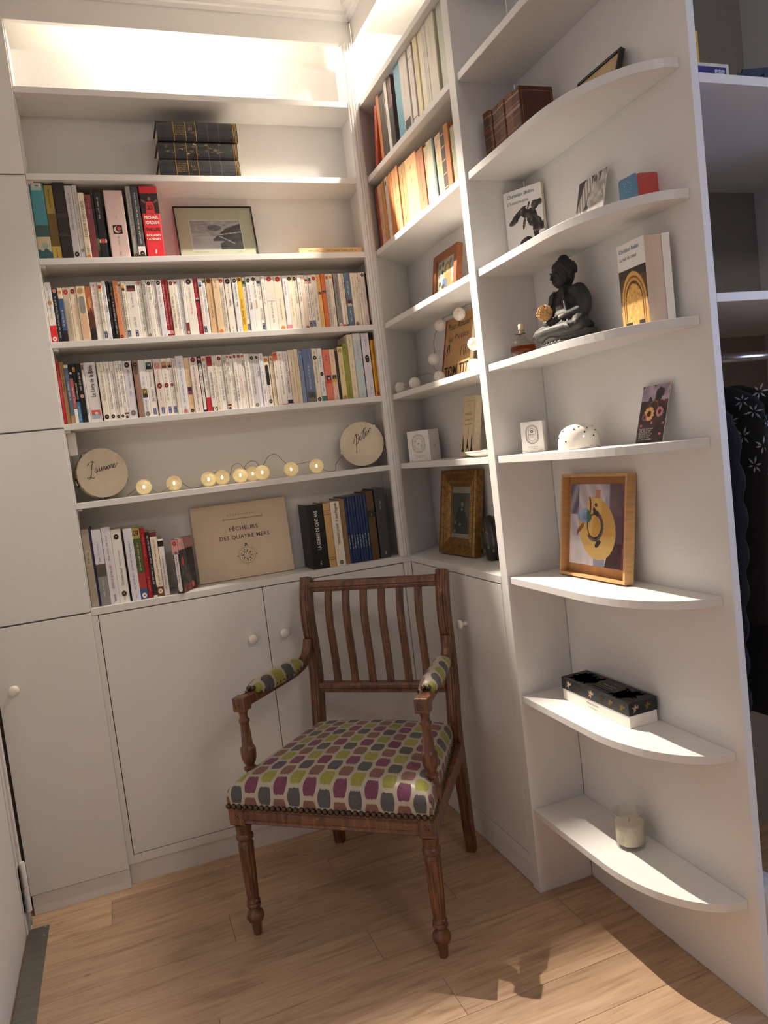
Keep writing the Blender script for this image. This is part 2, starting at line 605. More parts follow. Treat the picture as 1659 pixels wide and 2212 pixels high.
# cornice under the ceiling
def cornice(axis, a0, a1, sgn):
    prof = [(0.0, 2.728), (-0.006, 2.728), (-0.010, 2.738), (-0.018, 2.741), (-0.021, 2.752), (-0.034, 2.758), (-0.046, 2.772), (-0.050, 2.785), (-0.062, 2.789), (-0.066, 2.803), (0.0, 2.803)]
    mb = MB()
    if axis == 'x':
        mb.prism([(y, z) for y, z in prof], a0, a1, 'x')
    else:
        mb.prism([(XB + y, z) for y, z in prof], a0, a1, 'y')
    return mb
struct('trim_1', cornice('x', 0.14, XB, 1), PAINT)
struct('trim_2', cornice('y', -0.70, 0.0, 1), PAINT)

# door on the left with its jamb, hinge and the metal strip on the floor
door = struct('door_1', MB().box(0.1395, 0.1465, -0.97, -0.118, 0.006, 2.08), PAINT, bevel=0.002)
jamb = MB().box(0.1395, 0.150, -0.116, -0.094, 0.0, 2.14).box(0.1395, 0.157, -0.092, -0.070, 0.0, 2.14).box(0.1395, 0.1525, -0.068, -0.052, 0.0, 2.14)
put('door_jamb', jamb, PAINT, door, bevel=0.0015)
h1 = MB().lathe([(0.0085, 0.137), (0.0085, 0.208), (0.006, 0.212)], (0.1600, -0.094, 0), 14)
h2 = MB().lathe([(0.0085, 0.062), (0.0085, 0.1355)], (0.1600, -0.094, 0), 14)
put('hinge_barrel', h1, PAINT, door, smooth=True, auto=40)
put('hinge_barrel', h2, PAINT, door, smooth=True, auto=40)
put('hinge_leaf', MB().box(0.1466, 0.1500, -0.1165, -0.094, 0.064, 0.205), PAINT, door)
put('hinge_pin', MB().lathe([(0.004, 0.02), (0.004, 0.062)], (0.1600, -0.094, 0), 8), CHROME, door)
STEEL = mat('brushed_steel', '8E8B84', 0.42, metal=0.9, var=0.12, scale=8, stretch=(1, 12, 1))
strip = MB().box(0.1475, 0.2065, -1.05, -0.088, 0.0, 0.0022)
st = tag(put('threshold_strip', strip, STEEL, bevel=0.0008), 'brushed metal threshold strip on the floor beside the white door', 'threshold')
for sy in (-0.095, -0.14):
    put('screw', MB().lathe([(0.0028, 0.0022), (0.0018, 0.0032)], (0.195, sy, 0), 10), CHROME, st, local=True)

# ------------------------------------------------------------------ knob
def knob_mesh():
    prof = [(0.0075, 0.0), (0.0075, 0.003), (0.0055, 0.007), (0.006, 0.011), (0.0115, 0.015), (0.0150, 0.020), (0.0152, 0.025), (0.0125, 0.0295), (0.006, 0.0318), (1e-6, 0.0322)]
    mb = MB().lathe(prof, (0, 0, 0), 20)
    mb.v = [(x, -z, y) for x, y, z in mb.v]
    me = mb.mesh('knob', mat('knob_enamel', 'EDE8DF', 0.25, var=0.02), True)
    return me
KNOB = knob_mesh()

# ------------------------------------------------------------------ tall cupboard at the left
cup = thing('tall_cupboard', 'tall narrow white cupboard with stacked doors left of the bookshelves', 'cupboard', (0.30, 0.05, 0))
put('carcass', MB().box(0.160, 0.4405, 0.004, YBACK, 0.0003, 2.6545), PAINT, cup)
put('plinth', MB().box(0.160, 0.4425, -0.013, 0.002, 0.0003, 0.0625), PAINT, cup, bevel=0.0008)
for z0, z1 in ((0.0650, 0.8895), (0.8945, 1.4570), (1.4620, 2.2040), (2.2080, 2.6545)):
    d = put('door', MB().box(0.157, 0.4425, -0.0172, 0.002, z0, z1), PAINT, cup, bevel=0.0012)
    if z0 < 0.1:
        put('knob', KNOB, None, d, local=True, loc=(0.2035, -0.0172, 0.7035))

# ------------------------------------------------------------------ long bookcase along the back wall
bc = thing('bookcase', 'long white built-in bookcase along the back wall full of paperbacks', 'bookcase', (0.96, 0.07, 0.901))
put('back_panel', MB().box(XL + 0.0003, 1.5145, YBACK, 0.160, Z[7] + EPS, 2.650), PAINT, bc)
put('side_panel', MB().box(XL + 0.0003, XL + 0.0035, 0.0025, YBACK - 0.0003, Z[7] + EPS, 2.648), PAINT, bc)
put('side_panel', MB().box(1.5035, 1.5145, 0.0125, YBACK - 0.0003, Z[7] + EPS, 2.648), PAINT, bc)
for i in range(1, 7):
    put('shelf', MB().box(XL + 0.0005, 1.503, 0.0, YBACK, Z[i] - T, Z[i]), PAINT, bc, bevel=0.0012)
    put('shelf_bracket', MB().box(XL + 0.004, XL + 0.018, 0.010, 0.12, Z[i] - T - 0.007, Z[i] - T), PAINT, bc)
put('fascia', MB().box(0.1395, XB - 0.0003, 0.0, 0.018, ZV, 2.8025), PAINT, bc, bevel=0.0012)
# fluted corner post
pts = [(XR, 0.012)]
w = XB - 0.0004 - XR
fl = [(0.0, -0.004), (0.12, -0.006), (0.15, -0.0105), (0.27, -0.0125), (0.33, -0.0085), (0.39, -0.0125), (0.50, -0.0132), (0.56, -0.0088), (0.62, -0.0132), (0.73, -0.0125), (0.79, -0.0085), (0.85, -0.0105), (0.90, -0.006), (1.0, -0.004)]
pts += [(XR + w * a, b) for a, b in fl] + [(XB - 0.0004, 0.012)]
put('fluted_post', MB().prism(pts, Z[7] + EPS, ZV - EPS, 'z'), PAINT, bc)

# ------------------------------------------------------------------ short bookcase on the right
XBB = 1.686
sb = thing('bookcase', 'short white built-in bookcase in the corner with tall and worn old books', 'bookcase', (1.60, -0.33, 0.901))
put('back_panel', MB().box(XBB, XP - 0.0003, YR, 0.134, Z[7] + EPS, 2.650), PAINT, sb)
put('side_panel', MB().prism([(XB + 0.0005, 0.0025), (XBB - 0.0003, 0.1345), (XBB - 0.0003, 0.146), (XB + 0.0042, 0.010)], Z[7] + EPS, 2.648, 'z'), PAINT, sb)
for i in range(1, 7):
    put('shelf', MB().prism([(XB, 0.0015), (XB, YR), (XBB, YR), (XBB, 0.133)], Z[i] - T, Z[i], 'z'), PAINT, sb, bevel=0.0012)
put('fascia', MB().box(XB, XB + 0.018, YR, -0.0005, ZV, 2.8025), PAINT, sb, bevel=0.0012)
put('divider_panel', MB().box(XB, XP - 0.0003, YD, YR, 0.0003, 2.8025), PAINT, sb, bevel=0.0012)

# worktop across both base cabinets
wt = MB().prism([(XL + 0.0003, -0.0005), (XB - 0.0005, -0.0005), (XB - 0.0005, YR + 0.0004), (XBB, YR + 0.0004), (XBB, 0.134), (1.665, 0.1515), (XL + 0.0003, 0.1515)], 0.8785, Z[7], 'z')
tag(put('worktop', wt, PAINT, bevel=0.0012), 'white L-shaped worktop running over both low cupboards', 'worktop')

# ------------------------------------------------------------------ low cupboards
lc = thing('low_cupboard', 'low white two-door cupboard under the long bookcase', 'cupboard', (0.97, 0.07, 0))
put('carcass', MB().box(XL + 0.0003, XB, 0.021, YBACK, 0.0003, 0.878), mat('cupboard_inside', 'A89F92', 0.8), lc)
put('frame', MB().box(XL + 0.0003, 0.4605, 0.0, 0.021, 0.068, 0.878).box(1.4885, XB - 0.001, 0.0, 0.021, 0.068, 0.878).box(0.4605, 1.4885, 0.0, 0.021, 0.068, 0.0962), PAINT, lc, bevel=0.0008)
put('plinth', MB().box(XL + 0.0003, XB + 0.0075, 0.008, 0.0205, 0.0003, 0.068), PAINT, lc)
for x0, x1, kx in ((0.4630, 0.9770, 0.9235), (0.9792, 1.4862, 1.0310)):
    d = put('door', MB().box(x0, x1, 0.0, 0.0195, 0.0985, 0.8755), PAINT, lc, bevel=0.0012)
    put('knob', KNOB, None, d, local=True, loc=(kx, 0.0, 0.714))
ls = thing('low_cupboard', 'low white two-door cupboard under the short bookcase behind the chair', 'cupboard', (1.60, -0.33, 0))
put('carcass', MB().box(XB + 0.0215, XBB, YR + 0.0004, 0.0195, 0.0003, 0.878), mat('cupboard_inside', 'A89F92', 0.8), ls)
put('frame', MB().box(XB + 0.0003, XB + 0.021, -0.0125, -0.0005, 0.068, 0.878).box(XB, XB + 0.021, YR + 0.0004, -0.6570, 0.068, 0.878).box(XB, XB + 0.021, -0.6570, -0.0125, 0.068, 0.0985), PAINT, ls, bevel=0.0008)
put('plinth', MB().box(XB + 0.008, XB + 0.021, YR + 0.0004, 0.0075, 0.0003, 0.068), PAINT, ls)
for y0, y1, ky in ((-0.3320, -0.0148, -0.2700), (-0.6548, -0.3342, -0.4030)):
    d = put('door', MB().box(XB, XB + 0.0195, y0, y1, 0.1005, 0.8755), PAINT, ls, bevel=0.0012)
    put('knob', KNOB, None, d, local=True, loc=(XB, ky, 0.7225), rot=(0, 0, RIGHT))

# ------------------------------------------------------------------ rounded end unit
eu = thing('end_shelf_unit', 'white open end unit with rounded shelves beside the corner bookcase', 'shelf unit', (1.62, -1.0, 0))
put('back_panel', MB().box(XP, XP + 0.0185, YP, YD - 0.0003, 0.0003, 2.8025), PAINT, eu, bevel=0.001)
def round_shelf():
    pts = [(XC, YD - 0.0003)]
    y1 = -1.005
    for i in range(17):
        a = math.pi / 2 * i / 16
        pts.append((XC + (XP - 0.0003 - XC) * (1 - math.cos(a)), y1 + (YE - y1) * math.sin(a)))
    pts[-1] = (XP - 0.0003, YE)
    pts.append((XP - 0.0003, YD - 0.0003))
    return pts
for i in range(1, 10):
    put('shelf', MB().prism(round_shelf(), Z[i] - T, Z[i], 'z'), PAINT, eu, bevel=0.001)

# ------------------------------------------------------------------ wardrobe behind the end panel
wr = thing('wardrobe', 'open wardrobe with shade-grey inside and pale shelf edges at the right edge of the room', 'wardrobe', (2.1, -1.0, 0))
X0 = XP + 0.0187
WARD = mat('wardrobe_inside_shade', '938E88', 0.8, var=0.05)  # grey puts the unlit look of a white interior into the colour
put('side_panel', MB().box(2.45, 2.468, YP, -0.735, 0.0003, 2.8025), PAINT, wr)
put('back_panel', MB().box(X0, 2.468, -0.735, -0.720, 0.0003, 2.8025), WARD, wr)
put('lining_panel', MB().box(X0, X0 + 0.004, YP + 0.03, -0.735, 0.0003, 2.8025), WARD, wr)
for zt in (1.9268, 1.5090):
    put('shelf', MB().box(X0, 2.45, YP, -0.735, zt - 0.0178, zt), PAINT, wr, bevel=0.001)
rail = MB().tube([(X0 + 0.004, -1.03, 1.405), (2.449, -1.03, 1.405)], 0.0125, 12)
put('hanging_rail', rail, CHROME, wr, smooth=True)

# spot lamps in the two light niches
def spot(loc, label):
    t = thing('ceiling_spotlight', label, 'spotlight', loc, group='niche spotlights')
    put('housing', MB().lathe([(0.030, 0.02), (0.030, 0.080), (0.026, 0.0905)], (0, 0, 0), 20), PAINT, t, local=True)
    put('bulb', MB().lathe([(1e-6, 0.016), (0.010, 0.0165), (0.019, 0.0195)], (0, 0, 0), 16), BULB_SPOT, t, local=True)
spot(LIGHT_A, 'small spotlight hidden above the top shelf of the long bookcase')
spot(LIGHT_B, 'small spotlight glowing above the top shelf of the short bookcase')

# ------------------------------------------------------------------ the armchair
def wood_mat():
    m = bpy.data.materials.new('waxed_walnut')
    m.use_nodes = True
    nt = m.node_tree
    b = nt.nodes['Principled BSDF']
    tc = nt.nodes.new('ShaderNodeTexCoord')
    mp = nt.nodes.new('ShaderNodeMapping'); mp.inputs['Scale'].default_value = (26, 26, 4)
    nt.links.new(tc.outputs['Object'], mp.inputs['Vector'])
    n = nt.nodes.new('ShaderNodeTexNoise'); n.inputs['Scale'].default_value = 3.0; n.inputs['Detail'].default_value = 7; n.inputs['Distortion'].default_value = 0.6
    nt.links.new(mp.outputs[0], n.inputs['Vector'])
    rp = nt.nodes.new('ShaderNodeValToRGB')
    rp.color_ramp.elements[0].position = 0.30; rp.color_ramp.elements[0].color = (0.060, 0.023, 0.011, 1)
    rp.color_ramp.elements[1].position = 0.75; rp.color_ramp.elements[1].color = (0.235, 0.100, 0.043, 1)
    e = rp.color_ramp.elements.new(0.52); e.color = (0.140, 0.056, 0.025, 1)
    nt.links.new(n.outputs['Fac'], rp.inputs['Fac'])
    # pale scuffs
    n2 = nt.nodes.new('ShaderNodeTexNoise'); n2.inputs['Scale'].default_value = 55; n2.inputs['Detail'].default_value = 5
    nt.links.new(tc.outputs['Object'], n2.inputs['Vector'])
    mr = nt.nodes.new('ShaderNodeMapRange'); mr.inputs['From Min'].default_value = 0.68; mr.inputs['From Max'].default_value = 0.76
    nt.links.new(n2.outputs['Fac'], mr.inputs['Value'])
    mx = nt.nodes.new('ShaderNodeMix'); mx.data_type = 'RGBA'; mx.inputs['B'].default_value = (0.42, 0.24, 0.12, 1)
    nt.links.new(mr.outputs[0], mx.inputs['Factor']); nt.links.new(rp.outputs['Color'], mx.inputs['A'])
    nt.links.new(mx.outputs['Result'], b.inputs['Base Color'])
    b.inputs['Roughness'].default_value = 0.36
    b.inputs['Coat Weight'].default_value = 0.15
    bu = nt.nodes.new('ShaderNodeBump'); bu.inputs['Strength'].default_value = 0.12; bu.inputs['Distance'].default_value = 0.001
    nt.links.new(n.outputs['Fac'], bu.inputs['Height']); nt.links.new(bu.outputs[0], b.inputs['Normal'])
    return m
WOOD = wood_mat()

def fabric_mat():
    """velvet lozenges woven in staggered columns: olive/grey beside purple/brown, on a silvery ground"""
    m = bpy.data.materials.new('lozenge_velvet')
    m.use_nodes = True
    nt = m.node_tree
    N, L = nt.nodes, nt.links
    b = N['Principled BSDF']
    uv = N.new('ShaderNodeUVMap'); uv.uv_map = 'UVMap'
    sp = N.new('ShaderNodeSeparateXYZ'); L.new(uv.outputs[0], sp.inputs[0])
    def M(op, a, c=None, d=None):
        n = N.new('ShaderNodeMath'); n.operation = op
        for i, v in enumerate((a, c, d)):
            if v is None:
                continue
            if isinstance(v, (int, float)):
                n.inputs[i].default_value = v
            else:
                L.new(v, n.inputs[i])
        return n.outputs[0]
    un = M('DIVIDE', sp.outputs[0], 0.0435)
    col = M('FLOOR', M('ADD', un, 0.5))
    fu = M('SUBTRACT', un, col)
    odd = M('MODULO', M('ADD', col, 100.0), 2.0)
    vn = M('ADD', M('DIVIDE', sp.outputs[1], 0.0545), M('MULTIPLY', odd, 0.5))
    row = M('FLOOR', vn)
    fv = M('SUBTRACT', M('SUBTRACT', vn, row), 0.5)
    sel = M('MODULO', M('ADD', row, 100.0), 2.0)
    mp = N.new('ShaderNodeMapping'); mp.inputs['Scale'].default_value = (420, 60, 1); L.new(uv.outputs[0], mp.inputs[0])
    nz = N.new('ShaderNodeTexNoise'); nz.inputs['Scale'].default_value = 1.0; nz.inputs['Detail'].default_value = 2; L.new(mp.outputs[0], nz.inputs[0])
    jag = M('MULTIPLY', M('SUBTRACT', nz.outputs['Fac'], 0.5), 0.22)
    fv2 = M('ADD', M('ABSOLUTE', fv), jag)
    # six-sided lozenge: width shrinks towards the ends
    wid = M('SUBTRACT', 0.43, M('MULTIPLY', M('POWER', M('ABSOLUTE', fv), 2.0), 0.75))
    ins = M('MULTIPLY', M('LESS_THAN', M('ABSOLUTE', fu), wid), M('LESS_THAN', fv2, 0.40))
    def mixrgb(f, a, c):
        n = N.new('ShaderNodeMix'); n.data_type = 'RGBA'
        L.new(f, n.inputs['Factor'])
        for k, v in (('A', a), ('B', c)):
            if isinstance(v, tuple):
                n.inputs[k].default_value = v
            else:
                L.new(v, n.inputs[k])
        return n.outputs['Result']
    ca = mixrgb(sel, hexc('8C8B3A'), hexc('4A4A4C'))
    cb = mixrgb(sel, hexc('6A3350'), hexc('765048'))
    cc = mixrgb(odd, ca, cb)
    pile = N.new('ShaderNodeTexNoise'); pile.inputs['Scale'].default_value = 160; pile.inputs['Detail'].default_value = 3; L.new(uv.outputs[0], pile.inputs[0])
    hs = N.new('ShaderNodeHueSaturation'); L.new(cc, hs.inputs['Color'])
    L.new(M('MULTIPLY_ADD', pile.outputs['Fac'], 0.9, 0.55), hs.inputs['Value'])
    out = mixrgb(ins, hexc('A9A08F'), hs.outputs[0])
    L.new(out, b.inputs['Base Color'])
    L.new(M('MULTIPLY_ADD', ins, 0.32, 0.40), b.inputs['Roughness'])
    b.inputs['Sheen Weight'].default_value = 0.15
    bu = N.new('ShaderNodeBump'); bu.inputs['Strength'].default_value = 0.5; bu.inputs['Distance'].default_value = 0.0012
    L.new(M('ADD', ins, M('MULTIPLY', pile.outputs['Fac'], 0.25)), bu.inputs['Height']); L.new(bu.outputs[0], b.inputs['Normal'])
    return m
FABRIC = fabric_mat()

chair = thing('armchair', 'antique wooden armchair with slatted back and lozenge-patterned velvet seat', 'armchair', (0.9667, -0.6296, 0.0), math.radians(-39.715))

def cbox(name, x0, x1, y0, y1, z0, z1, bevel=0.002):
    return put(name, MB().box(x0, x1, y0, y1, z0, z1), WOOD, chair, local=True, bevel=bevel)

# turned and fluted front legs
LEG = [(0.0100, 0.0), (0.0110, 0.002), (0.0140, 0.030), (0.0155, 0.036), (0.0205, 0.041), (0.0240, 0.050), (0.0245, 0.056), (0.0215, 0.064), (0.0150, 0.070), (0.0145, 0.078),
       (0.0195, 0.082), (0.0200, 0.088), (0.0160, 0.092), (0.0190, 0.097), (0.0165, 0.101), (0.0160, 0.106), (0.0168, 0.112), (0.0195, 0.180), (0.0212, 0.250), (0.0218, 0.262), (0.0190, 0.266), (0.0185, 0.272), (0.0230, 0.276),
       (0.0240, 0.282), (0.0230, 0.288), (0.0185, 0.292), (0.0205, 0.297), (0.0222, 0.310), (0.0235, 0.320), (0.0150, 0.3225)]
for s in (-1, 1):
    lg = MB().lathe(LEG, (0, 0, 0), 48, flute=(0.108, 0.256, 0.13, 12))
    put('front_leg', lg, WOOD, chair, smooth=True, local=True, loc=(s * 0.2665, 0.004, 0.0), auto=50)
    blk = cbox('corner_block', s * 0.2695 - 0.023, s * 0.2695 + 0.023, -0.020, 0.026, 0.322, 0.374)
    ro = MB()
    cx = s * 0.2695
    for a in range(4):                      # small carved rosette
        ang = math.radians(45 + 90 * a)
        ro.add([(cx, -0.0235, 0.348), (cx + 0.006 * math.cos(ang - 0.5), -0.0215, 0.348 + 0.006 * math.sin(ang - 0.5)), (cx + 0.015 * math.cos(ang), -0.0208, 0.348 + 0.015 * math.sin(ang)), (cx + 0.006 * math.cos(ang + 0.5), -0.0215, 0.348 + 0.006 * math.sin(ang + 0.5))], [(0, 1, 2, 3)])
    ro.box(cx - 0.018, cx + 0.018, -0.0206, -0.0198, 0.331, 0.333).box(cx - 0.018, cx + 0.018, -0.0206, -0.0198, 0.363, 0.365)
    put('rosette', ro, WOOD, chair, local=True)

# rails
rp_ = [(-0.016, 0.327), (-0.0185, 0.330), (-0.0165, 0.334), (-0.0165, 0.338), (-0.0190, 0.341), (-0.0190, 0.358), (-0.0165, 0.361), (-0.0180, 0.366), (-0.0150, 0.374), (0.012, 0.374), (0.012, 0.327)]
put('front_rail', MB().prism(rp_, -0.2465, 0.2465, 'x'), WOOD, chair, local=True)
for s in (-1, 1):
    a, bb = Vector((s * 0.2695, 0.026, 0)), Vector((s * 0.2330, 0.440, 0))
    d = (bb - a).normalized()
    nrm = Vector((d.y, -d.x, 0)) * (s)
    mb = MB()
    q = []
    for p, zz in ((a, 0), (bb, 0)):
        for off, z in ((0.018, 0.327), (0.018, 0.374), (-0.012, 0.374), (-0.012, 0.327)):
            q.append(p + nrm * off + Vector((0, 0, z)))
    mb.add(q, [(0, 1, 2, 3), (7, 6, 5, 4), (0, 4, 5, 1), (1, 5, 6, 2), (2, 6, 7, 3), (3, 7, 4, 0)])
    put('side_rail', mb, WOOD, chair, local=True, bevel=0.002)
cbox('back_rail', -0.213, 0.213, 0.436, 0.462, 0.327, 0.374)

# back posts running down into the back legs
BACK = [(0.496, 0.0), (0.484, 0.10), (0.472, 0.22), (0.460, 0.33), (0.456, 0.42), (0.466, 0.49), (0.477, 0.56), (0.480, 0.62), (0.477, 0.69), (0.472, 0.75), (0.473, 0.80), (0.482, 0.845), (0.4965, 0.885), (0.5015, 0.897)]
def back_v(z):
    for (v0, z0), (v1, z1) in zip(BACK, BACK[1:]):
        if z <= z1:
            return v0 + (v1 - v0) * (z - z0) / (z1 - z0)
    return BACK[-1][0]
def post_sec(wd, dp):
    # moulded face (reeded front) towards -y
    a, b2 = wd / 2, dp / 2
    return [(-a, b2), (-a, -b2 * 0.75), (-a * 0.72, -b2), (-a * 0.55, -b2 * 0.82), (-a * 0.28, -b2 * 0.82), (-a * 0.16, -b2), (a * 0.16, -b2), (a * 0.28, -b2 * 0.82), (a * 0.55, -b2 * 0.82), (a * 0.72, -b2), (a, -b2 * 0.75), (a, b2)]
ZS = [0.0, 0.04, 0.10, 0.16, 0.22, 0.28, 0.33, 0.39, 0.44, 0.50, 0.55, 0.60, 0.66, 0.70, 0.74, 0.78, 0.82, 0.85, 0.88, 0.897]
pathv = smooth_path(BACK, 5)
for s in (-1, 1):
    path, secs = [], []
    for v, z in pathv:
        u = s * (0.2260 + 0.0045 * min(1, z / 0.9))
        path.append((u, v, z))
        k = 0.82 + 0.18 * min(1, z / 0.33)
        secs.append(post_sec(0.037 * k, 0.034 * k))
    put('back_post', MB().sweep(path, secs, side=(1, 0, 0)), WOOD, chair, local=True)
    put('post_cap', MB().sphere((s * 0.2303, back_v(0.897), 0.894), 0.0185, 14, 8, s=(0.98, 0.9, 0.42)), WOOD, chair, smooth=True, local=True)

# rails of the back and six curved slats
def hrail(name, z0, z1, dp=0.022):
    zc = (z0 + z1) / 2
    v = back_v(zc)
    h = (z1 - z0) / 2
    prof = [(v - dp * 0.45, zc - h), (v - dp * 0.62, zc - h * 0.8), (v - dp * 0.45, zc - h * 0.5), (v - dp * 0.45, zc - h * 0.2), (v - dp * 0.66, zc), (v - dp * 0.66, zc + h * 0.55), (v - dp * 0.5, zc + h), (v + dp * 0.5, zc + h), (v + dp * 0.5, zc - h)]
    put(name, MB().prism(prof, -0.2115, 0.2115, 'x'), WOOD, chair, local=True)
hrail('top_rail', 0.8535, 0.8865, 0.026)
hrail('lower_rail', 0.5255, 0.5570, 0.026)
sl = post_sec(0.0205, 0.016)
for i in range(6):
    f = (i + 1) / 7.0
    u = -0.2125 + 0.425 * f
    path = []
    for k in range(15):
        z = 0.557 + (0.8545 - 0.557) * k / 14
        path.append((u, back_v(z) - 0.004 * math.sin(math.pi * k / 14), z))
    put('back_slat', MB().sweep(path, sl, side=(1, 0, 0)), WOOD, chair, local=True)

# arms: from the post down in a scoop, then forward to a carved block
for s in (-1, 1):
    arm = smooth_path([(0.232, 0.462, 0.702), (0.2335, 0.452, 0.678), (0.2345, 0.430, 0.655), (0.2365, 0.398, 0.640), (0.242, 0.330, 0.632), (0.252, 0.220, 0.632), (0.2600, 0.120, 0.6335), (0.2640, 0.088, 0.634)], 5)
    path = [(s * p[0], p[1], p[2]) for p in arm]
    n = len(path)
    secs = []
    for i in range(n):
        t = i / (n - 1)
        wd = 0.030 - 0.004 * math.sin(math.pi * t)
        dp = 0.030
        a, b2 = wd / 2, dp / 2
        secs.append([(-a, -b2), (a, -b2), (a, b2 * 0.7), (a * 0.6, b2), (a * 0.35, b2 * 0.8), (-a * 0.35, b2 * 0.8), (-a * 0.6, b2), (-a, b2 * 0.7)])
    put('arm', MB().sweep(path, secs, side=(1, 0, 0)), WOOD, chair, local=True)
    put('arm_block', MB().box(s * 0.2645 - 0.019, s * 0.2645 + 0.019, 0.055, 0.092, 0.610, 0.6495), WOOD, chair, local=True, bevel=0.003)
    fr = MB()
    cx, cz = s * 0.2645, 0.630
    for x0, x1, z0, z1 in ((-0.013, 0.013, 0.010, 0.013), (-0.013, 0.013, -0.013, -0.010), (-0.013, -0.010, -0.010, 0.010), (0.010, 0.013, -0.010, 0.010)):
        fr.box(cx + x0, cx + x1, 0.0535, 0.0556, cz + z0, cz + z1)
    for a in range(4):
        ang = math.radians(45 + 90 * a)
        fr.add([(cx, 0.0525, cz), (cx + 0.004 * math.cos(ang - 0.5), 0.0546, cz + 0.004 * math.sin(ang - 0.5)), (cx + 0.010 * math.cos(ang), 0.0549, cz + 0.010 * math.sin(ang)), (cx + 0.004 * math.cos(ang + 0.5), 0.0546, cz + 0.004 * math.sin(ang + 0.5))], [(0, 1, 2, 3)])
    put('carving', fr, WOOD, chair, local=True)
    SUP = [(0.0175, 0.374), (0.0215, 0.395), (0.0225, 0.410), (0.0205, 0.416), (0.0155, 0.422), (0.0125, 0.430), (0.0135, 0.436), (0.0180, 0.440), (0.0180, 0.446), (0.0125, 0.449), (0.0120, 0.453), (0.0165, 0.460), (0.0200, 0.470), (0.0215, 0.482), (0.0215, 0.497), (0.0205, 0.503), (0.0175, 0.5055),
           (0.0155, 0.510), (0.0125, 0.562), (0.0118, 0.572), (0.0152, 0.577), (0.0155, 0.582), (0.0118, 0.586), (0.0110, 0.596), (0.0135, 0.606), (0.0165, 0.611)]
    put('arm_support', MB().lathe(SUP, (s * 0.2655, 0.076, 0), 24), WOOD, chair, smooth=True, local=True, auto=45)
    # upholstered pad
    pad = MB()
    npad, ks = 21, 13
    vs, fs, uvs = [], [], []
    for i in range(npad):
        t = i / (npad - 1)
        v = 0.128 + (0.382 - 0.128) * t
        u = 0.2595 + (0.2385 - 0.2595) * t
        zc = 0.6470 - 0.0018 + 0.004 * (2 * t - 1) ** 2
        env = (1 - abs(2 * t - 1) ** 5)
        for j in range(ks):
            th = math.pi * (-0.18 + 1.36 * j / (ks - 1))
            rx, rz = 0.0275 * (0.80 + 0.2 * env), 0.0300 * (0.42 + 0.58 * env)
            vs.append((s * u + rx * math.cos(th), v, zc + rz * math.sin(th)))
            uvs.append((0.030 * (j / (ks - 1) * 2 - 1) + 0.0217, v + 0.013))
    for i in range(npad - 1):
        for j in range(ks - 1):
            fs.append((i * ks + j, i * ks + j + 1, (i + 1) * ks + j + 1, (i + 1) * ks + j))
    fs.append(tuple(range(ks - 1, -1, -1)))
    fs.append(tuple((npad - 1) * ks + j for j in range(ks)))
    pad.add(vs, fs)
    me = pad.mesh('arm_pad', FABRIC, True)
    uvl = me.uv_layers.new(name='UVMap')
    for lp in me.loops:
        uvl.data[lp.index].uv = uvs[lp.vertex_index]
    put('arm_pad', me, None, chair, local=True)

# upholstered seat
def seat_mesh():
    r, drop = 0.044, 0.026
    Wh, D0, D1 = 0.2900, -0.022, 0.450
    Dh, Dc = (D1 - D0) / 2, (D0 + D1) / 2
    zt = 0.376 + r + drop
    def prof(a, half):
        s = 1 if a >= 0 else -1
        a = abs(a)
        f = half - r
        if a <= f:
            return s * a, 0.0
        if a <= f + math.pi * r / 2:
            th = (a - f) / r
            return s * (f + r * math.sin(th)), -r * (1 - math.cos(th))
        return s * half, -r - (a - f - math.pi * r / 2)
    La, Lb = Wh - r + math.pi * r / 2 + drop, Dh - r + math.pi * r / 2 + drop
    n = 72
    vs, fs, uvs = [], [], []
    for j in range(n + 1):
        b = Lb * (2 * j / n - 1)
        y, dzb = prof(b, Dh)
        ty = (y + Dh) / (2 * Dh)
        k = 1.0 + (0.222 / 0.290 - 1.0) * ty
        for i in range(n + 1):
            a = La * (2 * i / n - 1)
            x, dza = prof(a, Wh)
            crown = 0.024 * max(0, 1 - (x / Wh) ** 2) * max(0, 1 - (y / Dh) ** 2) ** 0.7
            # round the plan corners a little
            vs.append((x * k, y + Dc, zt + crown + min(dza, dzb)))
            uvs.append((a * (0.5 + 0.5 * k) + 0.0, b + 0.0075))
    for j in range(n):
        for i in range(n):
            q = j * (n + 1) + i
            fs.append((q, q + 1, q + n + 2, q + n + 1))
    mb = MB().add(vs, fs)
    me = mb.mesh('seat_cushion', FABRIC, True)
    uvl = me.uv_layers.new(name='UVMap')
    for lp in me.loops:
        uvl.data[lp.index].uv = uvs[lp.vertex_index]
    return me
put('seat_cushion', seat_mesh(), None, chair, local=True)

